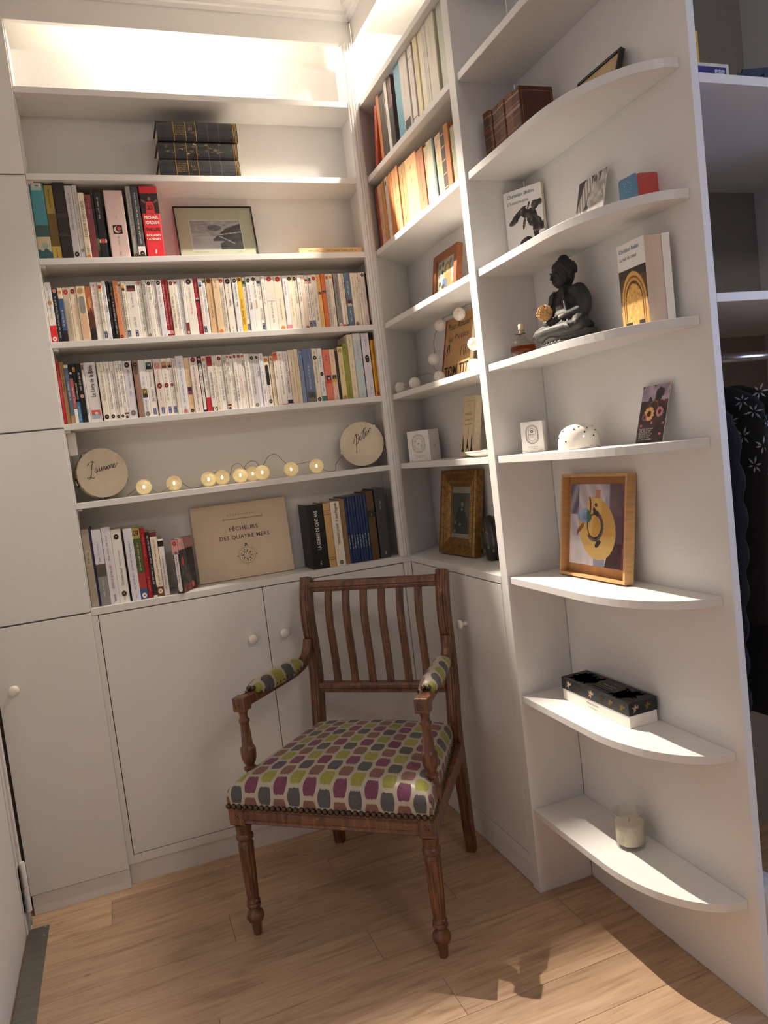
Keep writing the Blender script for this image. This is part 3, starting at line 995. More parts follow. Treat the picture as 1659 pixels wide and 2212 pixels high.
# brass nails
nail = MB().lathe([(0.0080, 0.0), (0.0078, 0.0028), (0.0060, 0.0056), (0.0028, 0.0071), (1e-6, 0.0074)], (0, 0, 0), 12)
nail.v = [(x, -z, y) for x, y, z in nail.v]
NAIL = nail.mesh('nail', BRASS, True)
def nail_at(x, y, z, rz=0.0, rx=0.0, sc=1.0):
    o = put('nail', NAIL, None, chair, local=True, loc=(x, y, z), rot=(rx, 0, rz))
    o.scale = (sc, sc, sc)
for i in range(35):
    nail_at(-0.286 + 0.572 * i / 34, -0.0225, 0.3785)
for s in (-1, 1):
    for i in range(27):
        t = (i + 1) / 28.0
        nail_at(s * (0.2885 + (0.2225 - 0.2885) * t), -0.022 + 0.46 * t, 0.3775, s * math.radians(90 - 8))
    for k in (-1, 1):
        nail_at(s * 0.2600 + k * 0.0070, 0.1245, 0.6550, 0, math.radians(-35), 0.95)
        nail_at(s * 0.2380 + k * 0.0070, 0.3860, 0.6550, math.pi, math.radians(-35), 0.95)
    for side in (-1, 1):
        for i in range(13):
            t = i / 12.0
            nail_at(s * (0.2590 + (0.2385 - 0.2590) * t) + side * 0.0240, 0.135 + 0.240 * t, 0.6385 + 0.003 * (2 * t - 1) ** 2, side * math.pi / 2, 0, 0.55)

# ------------------------------------------------------------------ books
ORD1 = ['', 'first', 'second', 'third', 'fourth', 'fifth', 'sixth', 'seventh', 'eighth', 'ninth', 'tenth', 'eleventh', 'twelfth', 'thirteenth', 'fourteenth', 'fifteenth', 'sixteenth', 'seventeenth', 'eighteenth', 'nineteenth']
TENS = ['', '', 'twenty', 'thirty', 'forty', 'fifty', 'sixty']
TENTH = ['', '', 'twentieth', 'thirtieth', 'fortieth', 'fiftieth', 'sixtieth']
def ordinal(n):
    if n < 20:
        return ORD1[n]
    return TENTH[n // 10] if n % 10 == 0 else TENS[n // 10] + '-' + ORD1[n % 10]

def colour_word(h):
    r, g, b = H(h)
    mx, mn = max(r, g, b), min(r, g, b)
    if mx < 0.2:
        return 'black'
    if mx - mn < 0.06:
        return 'white' if mx > 0.84 else ('pale grey' if mx > 0.7 else ('grey' if mx > 0.35 else 'dark grey'))
    if mx > 0.86 and mn > 0.84:
        return 'white'
    if r >= g >= b:
        if mx - mn < 0.16 and mx > 0.84:
            return 'off-white' if mx - mn < 0.1 else 'cream'
        if mx < 0.45:
            return 'dark brown'
        if g < 0.35 * r + 0.06 and r > 0.5:
            return 'red' if r > 0.66 else 'dark red'
        if g > 0.66 * r and b < 0.45 * r:
            return 'yellow' if r > 0.8 else 'olive'
        if g > 0.8 * r:
            return 'beige' if mx > 0.7 else 'khaki'
        if r > 0.78 and g < 0.62 * r:
            return 'orange'
        return 'tan' if r > 0.6 else 'brown'
    if b >= g >= r or b > r:
        return 'pale blue' if mn > 0.62 else ('blue' if mx > 0.42 else 'navy')
    if g >= r and g >= b:
        return 'green' if b < 0.6 * g else 'grey-green'
    return 'pink' if mx > 0.7 else 'dark rose'

DECOR_WORDS = {'r': 'red', 'm': 'maroon', 'n': 'navy', 'b': 'blue', 'o': 'orange', 'k': 'black', 's': 'pink', 'g': 'grey', 't': 'tan', 'w': 'white', 'y': 'yellow', 'e': 'pale green', 'u': 'mauve', 'c': 'cream'}

def decor_phrase(dec):
    bits = []
    for d in dec.split(';'):
        if not d:
            continue
        k = d[0]
        if k in 'PN':
            bits.append((5, 'navy label'))
        elif k == 'p':
            bits.append((6, 'spine picture'))
        elif k == 'b':
            a, c = d[1:].split(':')[:2]
            f0, f1 = [float(q) for q in a.split('-')]
            if f1 - f0 > 0.05:
                w = DECOR_WORDS.get(c) or colour_word(c)
                bits.append((7, '%s %s' % (w, 'foot' if f0 < 0.05 else ('head' if f1 > 0.94 else 'band'))))
        elif k == 'd':
            q = d[1:].split(':')
            if float(q[0]) > 0.85:
                bits.append((4, '%s emblem' % (DECOR_WORDS.get(q[1]) or colour_word(q[1]))))
        elif k == 'c':
            c = d.split(':')[1]
            bits.append((6, '%s rounded panel' % colour_word(c)))
        elif k in 'tT':
            bits.append((3, '%s lettering' % (DECOR_WORDS.get(d.split(':')[1]) or 'dark')))
        elif k == 'k':
            bits.append((1, '%s print' % (DECOR_WORDS.get(d.split(':')[1]) or 'dark')))
    bits.sort(key=lambda q: -q[0])
    return bits[0][1] if bits else 'plain spine'

RND = random.Random(11)
def spine_print(mb, w, h, dec, y=-0.0004):
    """everything printed on a spine that is w wide and h high"""
    c = w / 2
    for d in dec.split(';'):
        if not d:
            continue
        k = d[0]
        if k in 'PN':
            pw = min(w * 0.72, 0.0085)
            rect(mb, c - pw / 2 + w * 0.04, c + pw / 2 + w * 0.04, h * 0.04, h * 0.155, ink('26356B' if k == 'P' else '31488E'), y)
            ticks(mb, RND, c + w * 0.04, h * 0.05, h * 0.145, pw * 0.62, ink('w'), y - 0.0002)
            continue
        if k == 'J':
            mj_print(mb, w, h, y - 0.0002)
            continue
        q = d[1:].split(':')
        fs = [float(v) for v in q[0].split('-')]
        if k == 'd':
            r = min(w * 0.32, 0.0075)
            flat(mb, disc(c, h * fs[0], r, r * 1.15), ink(q[1]), y - 0.0002)
            if len(q) < 3 and r > 0.003:
                flat(mb, disc(c, h * fs[0], r * 0.45, r * 0.3, 10), ink('t' if q[1] != 'w' else 'r'), y - 0.0003)
            continue
        z0, z1 = h * fs[0], h * fs[1]
        if k == 'b':
            rect(mb, 0.0004, w - 0.0004, max(z0, 0.0006), min(z1, h - 0.0006), ink(q[1]), y)
        elif k == 'p':
            cs = q[1].split(',')
            x0, x1 = (w * 0.14, w * 0.86) if fs[1] - fs[0] < 0.25 else (0.0004, w - 0.0004)
            z1 = min(z1, h - 0.0008)
            rect(mb, x0, x1, z0, z1, ink(cs[0]), y)
            hh, ww = z1 - z0, x1 - x0
            flat(mb, [(x0, z0), (x1, z0), (x1, z0 + hh * 0.3), (x0 + ww * 0.6, z0 + hh * 0.52), (x0 + ww * 0.35, z0 + hh * 0.38), (x0, z0 + hh * 0.48)], ink(cs[1]), y - 0.0002)
            flat(mb, disc(x0 + ww * 0.55, z0 + hh * 0.62, ww * 0.22, hh * 0.14, 10), ink(cs[2]), y - 0.0003)
        elif k == 'q':
            s = min(w * 0.62, z1 - z0)
            zc = (z0 + z1) / 2
            rect(mb, c - s / 2, c + s / 2, zc - s / 2, zc + s / 2, ink(q[1]), y)
            flat(mb, disc(c - s * 0.02, zc, s * 0.40), ink('D9B4AA'), y - 0.0002)
            flat(mb, disc(c + s * 0.12, zc + s * 0.08, s * 0.33), ink(q[1]), y - 0.0003)
            flat(mb, disc(c + s * 0.16, zc + s * 0.12, s * 0.22), ink('C04A50'), y - 0.0004)
        elif k == 'c':
            r = w * 0.32
            flat(mb, rrect(2 * r, z1 - z0, r * 0.98, 5, c, (z0 + z1) / 2), ink(q[1]), y)
        elif k == 'k':
            size = min(w * 0.42, 0.0052)
            ticks(mb, RND, c, z0, z1, size, ink(q[1]), y - 0.0004)
        elif k in 'tT':
            put_text(mb, q[2], c, (z0 + z1) / 2, ink(q[1]), width=z1 - z0, height=min(w * (0.5 if k == 't' else 0.46), 0.008 if k == 't' else 0.014), up=True, y=y - 0.0005, bold=0.012 if k == 'T' else 0.0)

def mj_print(mb, w, h, y):
    R, K, Wt = ink('C22A2E'), ink('k'), ink('w')
    skin = ink('7A4A34')
    # a basketball player seen from the back with raised arms
    cx, zb = w * 0.5, h * 0.62
    flat(mb, [(cx - w * 0.24, zb), (cx + w * 0.24, zb), (cx + w * 0.22, zb + h * 0.12), (cx + w * 0.14, zb + h * 0.165), (cx - w * 0.14, zb + h * 0.165), (cx - w * 0.22, zb + h * 0.12)], R, y)
    for s in (-1, 1):
        pts = [(cx + s * w * 0.14, zb + h * 0.165), (cx + s * w * 0.26, zb + h * 0.14), (cx + s * w * 0.46, zb + h * 0.18), (cx + s * w * 0.40, zb + h * 0.20), (cx + s * w * 0.24, zb + h * 0.165)]
        if s > 0:
            pts = pts[::-1]
        flat(mb, pts[::-1], skin, y - 0.0001)
    flat(mb, disc(cx, zb + h * 0.205, w * 0.085, h * 0.032, 14), skin, y - 0.0002)
    put_text(mb, '23', cx, zb + h * 0.085, K, width=w * 0.3, height=h * 0.055, y=y - 0.0003, bold=0.02)
    for s, f, hh, m in (('MICHAEL', 0.565, 0.047, Wt), ('JORDAN', 0.495, 0.047, Wt), ('THE LIFE', 0.40, 0.043, K), ('ROLAND', 0.315, 0.030, Wt), ('LAZENBY', 0.262, 0.030, Wt)):
        put_text(mb, s, cx, h * f, m, width=w * 0.78, height=h * hh, y=y - 0.0003, bold=0.03, squeeze=False)
    flat(mb, [(cx - w * 0.05, h * 0.06), (cx + w * 0.03, h * 0.055), (cx + w * 0.06, h * 0.10), (cx, h * 0.125)], Wt, y)

def book(name, label, loc, rz, w, h, d, col, dec, group=None, hard=False, rot=None, wear=0.0, cat='book', worn=False):
    t = thing(name, label, cat, (loc[0], loc[1], loc[2] + EPS), rz, group, rot)
    tb = 0.0022 if hard else 0.0007
    c = min(0.0016 if not hard else 0.0028, w * 0.2)
    g = 0.00025
    x0, x1 = g, w - g
    prof = [(x0, d), (x0, c), (x0 + c * 0.4, c * 0.25), (x0 + c * 1.2, 0.0), (x1 - c * 1.2, 0.0), (x1 - c * 0.4, c * 0.25), (x1, c), (x1, d), (x1 - tb, d), (x1 - tb, tb + c), (x0 + tb, tb + c), (x0 + tb, d)]
    mb = MB()
    mb.prism(prof, 0.0, h, 'z')
    if worn:
        rr = random.Random(int(w * 1e5) + int(h * 1e4))
        n = len(prof)
        for i in range(n):
            j = n + i
            v = mb.v[j]
            mb.v[j] = (v[0], v[1], v[2] - rr.random() * 0.006)
    put('cover', mb, mat('worn_' + col, col, 0.7, var=0.16, scale=45, bump=0.3) if worn else cover_mat(col), t, local=True)
    i = 0.003 if hard else 0.0008
    put('pages', MB().box(x0 + tb + 0.00005, x1 - tb - 0.00005, tb + c + 0.0001, d - i, i, h - i - (0.005 if worn else 0)), PAGES, t, local=True)
    if dec:
        sp = MB()
        spine_print(sp, w, h, dec)
        if sp.v:
            put('spine_print', sp, None, t, local=True)
    return t

def run_of_books(rows, z, y, where, group, depth, name='paperback', kind='paperback', hard=(), worn=False):
    for i, (x, w, h, col, dec) in enumerate(rows, 1):
        label = '%s %s, %s, %s from left %s' % (colour_word(col), kind, decor_phrase(dec), ordinal(i), where)
        if x < XL + 0.0040:
            x, w = XL + 0.0040, w - (XL + 0.0040 - x)
        hd = hard is True or i in hard
        book(name, label, (x, y + (0.0015 * ((i * 7) % 3)), z), 0.0, w, h, depth, col, dec, group, hd, worn=worn)

def run_of_books_right(rows, z, x, where, group, depth, name, kind, worn=False, hard=False):
    for i, (y, w, h, col, dec) in enumerate(rows, 1):
        label = '%s %s, %s, %s from left %s' % (colour_word(col), kind, decor_phrase(dec), ordinal(i), where)
        h = min(h, 0.2290)
        dd = depth
        book(name, label, (x + 0.0015 * ((i * 5) % 3), y, z), RIGHT, w, h, dd, col, dec, group, hard, worn=worn)

ROW_UPPER = [
 (0.4434, 0.0219, 0.183, 'E4E0DC', 'b0-.29:D21F2B;d.07:w;k.4-.62:g;d.66:t;k.7-.9:g'),
 (0.4653, 0.016, 0.165, '1E2630', 'd.95:s;k.1-.85:w'),
 (0.4813, 0.0138, 0.165, 'EAD9BE', 'b.22-.8:2F5486;b0-.22:15151A;d.92:o;k.3-.6:w'),
 (0.4951, 0.0197, 0.165, 'C9BCA6', 'd.92:r;c.03-.77:B9AE98;k.15-.6:g'),
 (0.5148, 0.0199, 0.167, 'EADCC0', 'd.92:m;k.3-.68:s'),
 (0.5347, 0.0248, 0.168, 'E2CDAA', 'd.92:t;c.5-.82:8F8A86;c.04-.48:E0B795'),
 (0.5595, 0.0171, 0.168, '7A4630', 'b0-.22:1A1614;p.22-.99:B5693F,5A2F22,D9A06B'),
 (0.5766, 0.0203, 0.179, 'F0EBE2', 'k.5-.95:r;k.28-.46:s'),
 (0.5969, 0.0136, 0.178, 'EDE4D2', 'P;p.84-.95:B8402F,E2B070,3A1C14;k.3-.8:g'),
 (0.6105, 0.0115, 0.182, 'E6E6EA', 't.45-.62:k:Borges;k.64-.9:g;k.02-.05:g'),
 (0.622, 0.0101, 0.18, '121214', 'k.2-.9:g;d.68:t'),
 (0.6321, 0.0104, 0.176, '151517', 'k.1-.66:w;k.7-.92:t'),
 (0.6425, 0.015, 0.182, 'D98A5C', 'k.55-.92:7A4A26;d.05:m'),
 (0.6575, 0.0095, 0.178, 'EDE4D2', 'd.94:m;k.12-.9:g'),
 (0.667, 0.0112, 0.178, 'EDE4D2', 'P;p.84-.94:E0A04A,3A2416,C98A3C;k.2-.8:k'),
 (0.6782, 0.0349, 0.178, 'F0EBE2', 'P;p.83-.93:1A1412,7A3A32,40201C;k.55-.8:g;k.2-.38:k'),
 (0.7131, 0.0159, 0.178, 'F0EBE2', 'k.12-.85:k;d.97:s'),
 (0.729, 0.0135, 0.181, 'C9C5BE', 't.74-.94:k:DONNE;k.15-.7:g;d.05:g'),
 (0.7425, 0.016, 0.18, 'F0EBE2', 't.66-.72:k:Zola;t.74-.88:g:Le Rêve;d.94:k;k.03-.14:g'),
 (0.7585, 0.0129, 0.182, 'F0EBE2', 'k.18-.66:g;k.9-.97:g'),
 (0.7714, 0.0182, 0.179, 'E6E6EA', 'k.53-.72:r;k.75-.9:g;d.95:k;k.02-.05:k'),
 (0.7896, 0.0097, 0.181, '9E1E2A', 'k.2-.9:w;b.05-.11:w'),
 (0.7993, 0.0111, 0.181, '9A1B27', 'k.2-.95:s;b.05-.11:s'),
 (0.8104, 0.0162, 0.178, 'EDE4D2', 'd.94:m;k.15-.7:k'),
 (0.8266, 0.0105, 0.179, 'F0EBE2', 'd.94:m;k.12-.6:k'),
 (0.8371, 0.0125, 0.18, 'E6E6EA', 'k.1-.9:e'),
 (0.8496, 0.0106, 0.179, 'F0EBE2', 'b0-.23:7E1A26;k.7-.96:g;d.06:w'),
 (0.8602, 0.0287, 0.18, 'F0EBE2', 'k.38-.58:r;k.6-.86:g;d.95:k'),
 (0.8889, 0.0146, 0.181, 'A51C33', 'p.6-.66:D9C0B8,1A1412,C0A090;k.67-.92:s;k.1-.32:s'),
 (0.9035, 0.0128, 0.179, 'F0EBE2', 'P;p.86-.94:5E93B4,2C4A60,8CB8CE;k.2-.82:s'),
 (0.9163, 0.0102, 0.179, 'E6E6EA', 'k.4-.85:b;d.95:k'),
 (0.9279, 0.0216, 0.18, 'D9B587', 'd.96:7A4A22:1;k.58-.78:r;k.3-.55:k'),
 (0.9495, 0.0211, 0.18, 'E2C8A2', 'k.82-.96:g;d.04:o'),
 (0.9706, 0.0158, 0.181, 'DDD5CB', 'd.94:r;c.04-.84:CFC8C0;k.1-.8:g'),
 (0.9885, 0.0227, 0.179, 'EDE6DA', 't.5-.62:k:Molière;k.65-.88:g;d.94:k;k.02-.12:g'),
 (1.0129, 0.0181, 0.18, 'E6E6EA', 't.48-.56:k:Balzac;t.6-.88:g:La Peau de chagrin;d.94:k;k.02-.12:g'),
 (1.031, 0.0146, 0.181, 'E8BE2E', 'd.95:m;t.15-.4:m:GAËL FAYE;t.44-.6:m:PETIT PAYS;b0-.02:m'),
 (1.0456, 0.0127, 0.18, 'F0EBE2', 'P;p.83-.93:23482F,7FA08A,141A16;k.25-.8:g'),
 (1.0583, 0.0181, 0.181, 'E6E6EA', 't.42-.54:k:Balzac;k.57-.87:g;d.93:k'),
 (1.0764, 0.0176, 0.182, 'F0EBE2', 't.43-.58:r:Baudelaire;t.62-.9:g:Les Fleurs du Mal;d.95:k'),
 (1.094, 0.0149, 0.181, 'F0EBE2', 'P;p.83-.92:3F4A52,A8AEB0,1C2226;t.22-.42:g:PRIMO LEVI;k.58-.8:g'),
 (1.1089, 0.0135, 0.181, 'F0EBE2', 'k.5-.7:o;k.75-.9:g'),
 (1.1224, 0.0301, 0.18, 'EBE2D8', 'd.95:r;k.15-.35:k;k.38-.55:g;b.55-.9:E3D9CE'),
 (1.1525, 0.0293, 0.181, 'E9DDC8', 'd.94:r;k.2-.6:g;d.04:o'),
 (1.1818, 0.016, 0.18, 'E6E6EA', 'b.02-.1:D88898;k.65-.9:r'),
 (1.1978, 0.0184, 0.181, 'EBE3CF', 'k.25-.65:t;d.94:k'),
 (1.2162, 0.0168, 0.181, 'EAE2D0', 't.48-.72:g:Jean-Paul Sartre;t.76-.9:g:Les mots;d.94:k'),
 (1.233, 0.0127, 0.181, 'F0EBE2', 't.52-.6:k:Racine;k.63-.86:g'),
 (1.2457, 0.0125, 0.181, 'EBD5C2', 'd.04:r'),
 (1.2582, 0.0126, 0.18, 'F0EBE2', 'P;p.85-.93:6E3A2E,D8A88A,2A1612;k.2-.8:g'),
 (1.2708, 0.0112, 0.18, 'F0EBE2', 'P;p.84-.95:2A3A4E,A85A6A,161A20;k.22-.8:g'),
 (1.282, 0.0189, 0.181, 'EAE2D4', 'd.93:r;k.15-.35:k;b.5-.9:E0DCCB;k.4-.6:g'),
 (1.3009, 0.0144, 0.181, 'EBC078', 'p.63-.68:5A2318,8A4A30,301410;k.1-.32:t;k.7-.95:o'),
 (1.3153, 0.0159, 0.183, 'D96F35', 'p.64-.69:3A2420,7A5A6A,201818;k.05-.3:o'),
 (1.3312, 0.0137, 0.182, 'D6CFC7', 'd.93:r;c.05-.85:C6C0B8;k.1-.75:g'),
 (1.3449, 0.0145, 0.182, 'EDE4D2', 'd.94:o;t.25-.38:k:CAMUS;k.6-.85:t'),
 (1.3611, 0.0177, 0.182, '8C8B88', 'k.4-.9:k;d.04:w'),
 (1.3788, 0.0114, 0.182, 'F0EBE2', 'k.5-.9:r;b.01-.05:r'),
 (1.3902, 0.0099, 0.182, 'E4D4B8', 'k.72-.9:k;b.01-.05:k'),
 (1.4001, 0.0214, 0.183, '567089', 'p.38-.5:6A2A30,C8B0A0,2A1416;k.6-.85:w;k.1-.33:w'),
 (1.4215, 0.0189, 0.183, 'E8DCC8', 'k.55-.92:g;d.05:g'),
 (1.4404, 0.0106, 0.183, 'E6DCC6', 'k.3-.8:g'),
 (1.451, 0.0091, 0.183, 'E8DECA', 't.4-.66:k:Victor Hugo;k.7-.9:g'),
 (1.4601, 0.0168, 0.184, 'E6D6CC', 'k.4-.7:g;k.05-.2:k;d.95:k'),
 (1.4769, 0.0112, 0.18, '3A2A22', 'p.1-.95:3A2A22,8A7460,1A1210'),
]
ROW_LOWER = [
 (0.4424, 0.0126, 0.193, 'B91E28', 'k.3-.9:s;b0-.06:8E1620'),
 (0.455, 0.0126, 0.19, 'B08A5E', 'k.5-.8:4A3420;b.8-.99:9A744C'),
 (0.4676, 0.012, 0.182, '56697E', 'b0-.14:B08C62;b.94-.99:E2D2AE;k.4-.7:w'),
 (0.4796, 0.0104, 0.182, '16130F', 'b.26-.76:B2585A;b0-.25:EDE6DA;k.35-.62:w;d.85:w'),
 (0.49, 0.0107, 0.183, '15171C', 'b0-.36:3F87BE;t.38-.7:w:Corneille Le Cid;p.87-.94:E0A65A,C8863A,7A4A20;k.05-.3:w'),
 (0.5007, 0.0153, 0.183, '121214', 'k.55-.85:w;d.45:s'),
 (0.516, 0.008, 0.182, 'E6E0E2', 'p.82-.98:8A6A60,D8C8C0,4A3A34;k.12-.22:k;k.4-.7:u'),
 (0.524, 0.0349, 0.184, 'E0DBD8', 'T.42-.95:1A1418:Le Livre de la Bible;p.06-.2:C9554A,9FB0C0,D8D4C8'),
 (0.562, 0.0197, 0.182, 'EDE4D2', 'k.93-.97:s;t.35-.85:g:Romain Gary  La vie devant soi;d.07:k'),
 (0.5817, 0.017, 0.182, 'F0EBE2', 'k.93-.97:s;t.2-.88:g:Rudyard Kipling  L’homme qui voulut être roi;d.07:k'),
 (0.5987, 0.0135, 0.182, 'F0EBE2', 'k.2-.85:g;d.06:k'),
 (0.6122, 0.0131, 0.182, 'F0EBE2', 'k.93-.97:s;t.22-.88:g:Albert Cohen  Le livre de ma mère;d.06:k'),
 (0.6253, 0.0126, 0.182, 'F0EBE2', 'b.085-.115:m;k.14-.2:s;k.3-.95:k;d.04:k'),
 (0.6379, 0.0272, 0.181, 'DEDBE2', 't.4-.48:b:Céline;t.52-.85:g:Voyage au bout de la nuit;d.93:k;d.1:g'),
 (0.6676, 0.0167, 0.18, '9A7868', 'c.76-.96:5E5148;k.15-.7:s;d.93:k'),
 (0.6843, 0.0206, 0.18, 'E6E6EA', 'p.35-.5:8A6A2E,3A2E16,C0A050;k.5-.7:g;k.1-.3:g;d.06:g'),
 (0.7049, 0.0231, 0.181, 'F0EBE2', 'N;p.83-.95:2E5A58,0E1A1C,8AB0AC;t.27-.48:k:Jim Fergus;t.53-.8:g:Mille femmes blanches'),
 (0.7301, 0.0233, 0.181, 'EADAD2', 'N;p.83-.93:D09A90,C87E74,E0B8AC;d.53:m;k.27-.45:g;k.58-.8:g'),
 (0.7534, 0.0202, 0.181, 'F0EBE2', 'N;p.83-.94:C98A6A,8A4A34,D8A888;d.53:m;k.27-.45:g;k.58-.78:g'),
 (0.7736, 0.0144, 0.182, 'F0EBE2', 'N;p.83-.93:D8A08A,201814,C08A70;d.53:m;k.27-.45:g;k.58-.78:g'),
 (0.788, 0.012, 0.18, 'E3DCCB', 'k.4-.96:k'),
 (0.8, 0.0255, 0.186, 'E6E6EA', 'k.2-.5:b;k.55-.9:b;d.04:s;k.03-.14:g'),
 (0.8255, 0.0166, 0.179, 'EBCFA6', 'p.34-.48:4A1E32,8A4258,2A1018;k.5-.75:t;k.15-.32:o;d.05:k'),
 (0.8421, 0.0263, 0.179, 'E9DBD2', 'd.95:m;k.15-.88:k;k.04-.1:g'),
 (0.8684, 0.0134, 0.18, '17120F', 'd.95:s;c.04-.88:EEE8E4;k.5-.86:k;k.3-.48:g'),
 (0.8818, 0.0156, 0.18, 'F0EBE2', 'b0-.26:CC2530;d.94:o;k.6-.85:k;k.4-.55:g'),
 (0.8974, 0.017, 0.18, 'E8E2DA', 'b.82-.99:97141F;b0-.08:16201C;d.04:w;t.25-.7:k:L’Art de la simplicité'),
 (0.9144, 0.0151, 0.18, 'EAE2D2', 'k.15-.9:g;k.02-.12:s'),
 (0.9295, 0.0191, 0.18, 'F0EBE2', 'd.94:m;c.75-.9:E4DCD2;k.18-.42:k;k.44-.72:g'),
 (0.9486, 0.0125, 0.18, 'D8D3C8', 'b.075-.105:m;k.65-.95:k;k.3-.6:g;k.12-.17:s;d.03:k'),
 (0.9611, 0.0102, 0.18, 'F0EBE2', 'd.96:r;k.7-.88:g;k.5-.65:g'),
 (0.9713, 0.0112, 0.18, 'F0EBE2', 'd.95:m;k.15-.35:k;k.4-.6:g'),
 (0.9825, 0.0138, 0.181, 'F0EBE2', 'd.95:m;k.16-.38:k;k.42-.7:g'),
 (0.9963, 0.0141, 0.181, 'EBE2DA', 'd.95:m;k.2-.6:s'),
 (1.0104, 0.0098, 0.181, 'F0EBE2', 'd.95:r;t.75-.88:k:LORCA;k.3-.5:g'),
 (1.0202, 0.0172, 0.179, 'F0EBE2', 'k.1-.85:g;k.03-.12:s'),
 (1.0374, 0.0173, 0.178, 'CFCCC8', 'd.92:k;k.25-.5:k;k.5-.85:g;d.05:g'),
 (1.0547, 0.0145, 0.177, 'E4E0E6', 'd.93:k;t.58-.68:k:Racine;k.7-.88:g'),
 (1.0692, 0.0143, 0.177, 'E6E6EA', 'k.08-.36:r;k.4-.65:g;k.88-.96:s'),
 (1.0835, 0.0183, 0.166, 'EBE0CE', 'd.93:o;c.42-.83:141312;k.15-.4:g;d.1:k'),
 (1.1039, 0.0132, 0.166, 'E8DCC0', 'd.94:o;k.55-.88:g;k.2-.5:t'),
 (1.1171, 0.0139, 0.177, 'EBCDB8', 'b.84-.99:D9724E;d.96:r;k.7-.88:g;b.02-.84:EFE4DC;k.5-.68:g'),
 (1.131, 0.02, 0.179, 'F0EBE2', 'b0-.02:r;k.2-.75:k;k.76-.95:r'),
 (1.151, 0.0179, 0.179, 'E6E2E0', 'b.02-.09:k;t.22-.78:k:MARGUERITE À CHACUN;k.8-.97:g'),
 (1.1689, 0.0203, 0.181, 'E2D2B4', 'k.2-.5:t;k.6-.85:g'),
 (1.1892, 0.0148, 0.182, 'E4D6BC', 'k.15-.35:y;k.45-.85:t'),
 (1.204, 0.015, 0.177, '7E95B4', 'k.15-.3:b;k.35-.75:t;k.82-.95:k'),
 (1.219, 0.0334, 0.181, '66769C', 'p0-.2:4A4436,7A7460,2E2A22;k.25-.7:w;k.8-.97:b'),
 (1.2524, 0.0193, 0.181, 'E9DEC8', 'k.35-.75:g;d.83:k;d.05:k;k.9-.96:g'),
 (1.2717, 0.0183, 0.181, 'E6E6EA', 'b0-.1:2F7A74;k.2-.38:k;k.65-.85:k;d.52:k'),
 (1.29, 0.0242, 0.174, 'DC7660', 'p.34-.5:2A2A38,C8302A,E0B090;k.78-.82:k;k.86-.9:k;k.03-.09:t'),
 (1.3142, 0.0204, 0.174, 'EBC9AE', 'p.36-.5:2A3A2A,E0A030,4A6A4A;k.76-.84:g;k.87-.92:g;k.03-.09:g'),
 (1.3346, 0.0098, 0.168, '141218', 'k.3-.7:g'),
 (1.3444, 0.0196, 0.181, 'DFCB98', 'k.48-.66:k;d.93:t;d.04:t'),
 (1.364, 0.0196, 0.191, '8E9430', 'k.05-.28:k;k.8-.95:k'),
 (1.3836, 0.0214, 0.221, 'E4D4B6', 'k.82-.95:g;k.48-.54:g;k.12-.2:g'),
 (1.405, 0.0284, 0.224, 'BECBCF', 'k.6-.85:g;k.04-.1:b;b.9-.99:D2D4D4'),
 (1.4368, 0.0283, 0.223, 'DCD6DE', 'd.62:k;d.58:k;k.42-.55:s;k.78-.95:g;k.05-.2:t'),
 (1.469, 0.0171, 0.199, 'E3A32A', 'k.4-.62:o;k.74-.9:m;d.06:r'),
]
ROW_ALBUMS = [
 (0.4401, 0.0451, 0.228, '4E93A0', 'p.0-.3:C8BEA0,2E5A64,8FA89A;b.3-.45:3C5A52;p.9-1:E6D6C0,A8C8C8,4E93A0'),
 (0.4852, 0.0257, 0.221, 'A08A3A', 'b0-.18:C8A848;k.03-.15:k;b.18-.62:6A5524;k.7-.95:k'),
 (0.5109, 0.0326, 0.227, '241E18', 'b.55-.6:3A3026;b.3-.34:3A3026'),
 (0.5435, 0.0208, 0.22, 'C6C2C6', 'k.4-.92:g;d.07:k'),
 (0.5643, 0.0145, 0.222, 'D2CEC8', 'k.3-.9:t;d.12:g'),
 (0.5788, 0.0176, 0.199, 'EBDDC0', 't.25-.95:k:ÉCOUTE TON CORPS;t.08-.2:k:TOME 2;d.04:o'),
 (0.5964, 0.0195, 0.194, '7E3B40', 'k.7-.93:s'),
 (0.6159, 0.0077, 0.209, '2A2A22', 'p.0-.3:7A8A5A,2A2A22,4A5A3A'),
 (0.6236, 0.0217, 0.201, '141416', 'b.24-.29:EDE6E2;d.265:r;k.6-.92:w'),
 (0.6535, 0.0563, 0.207, 'D9BEB8', 'q.36-.49:141016;k.58-.62:g;k.2-.33:g;k.03-.12:g'),
 (0.7195, 0.0153, 0.22, 'A3A29A', 'k.3-.9:k;d.04:k'),
 (0.7348, 0.0221, 0.219, '42464A', 'k.2-.92:w;b.04-.16:EDE6E2;d.06:k'),
 (0.76, 0.055, 0.22, 'DB2B35', 'b.62-.9:17100F;J'),
]
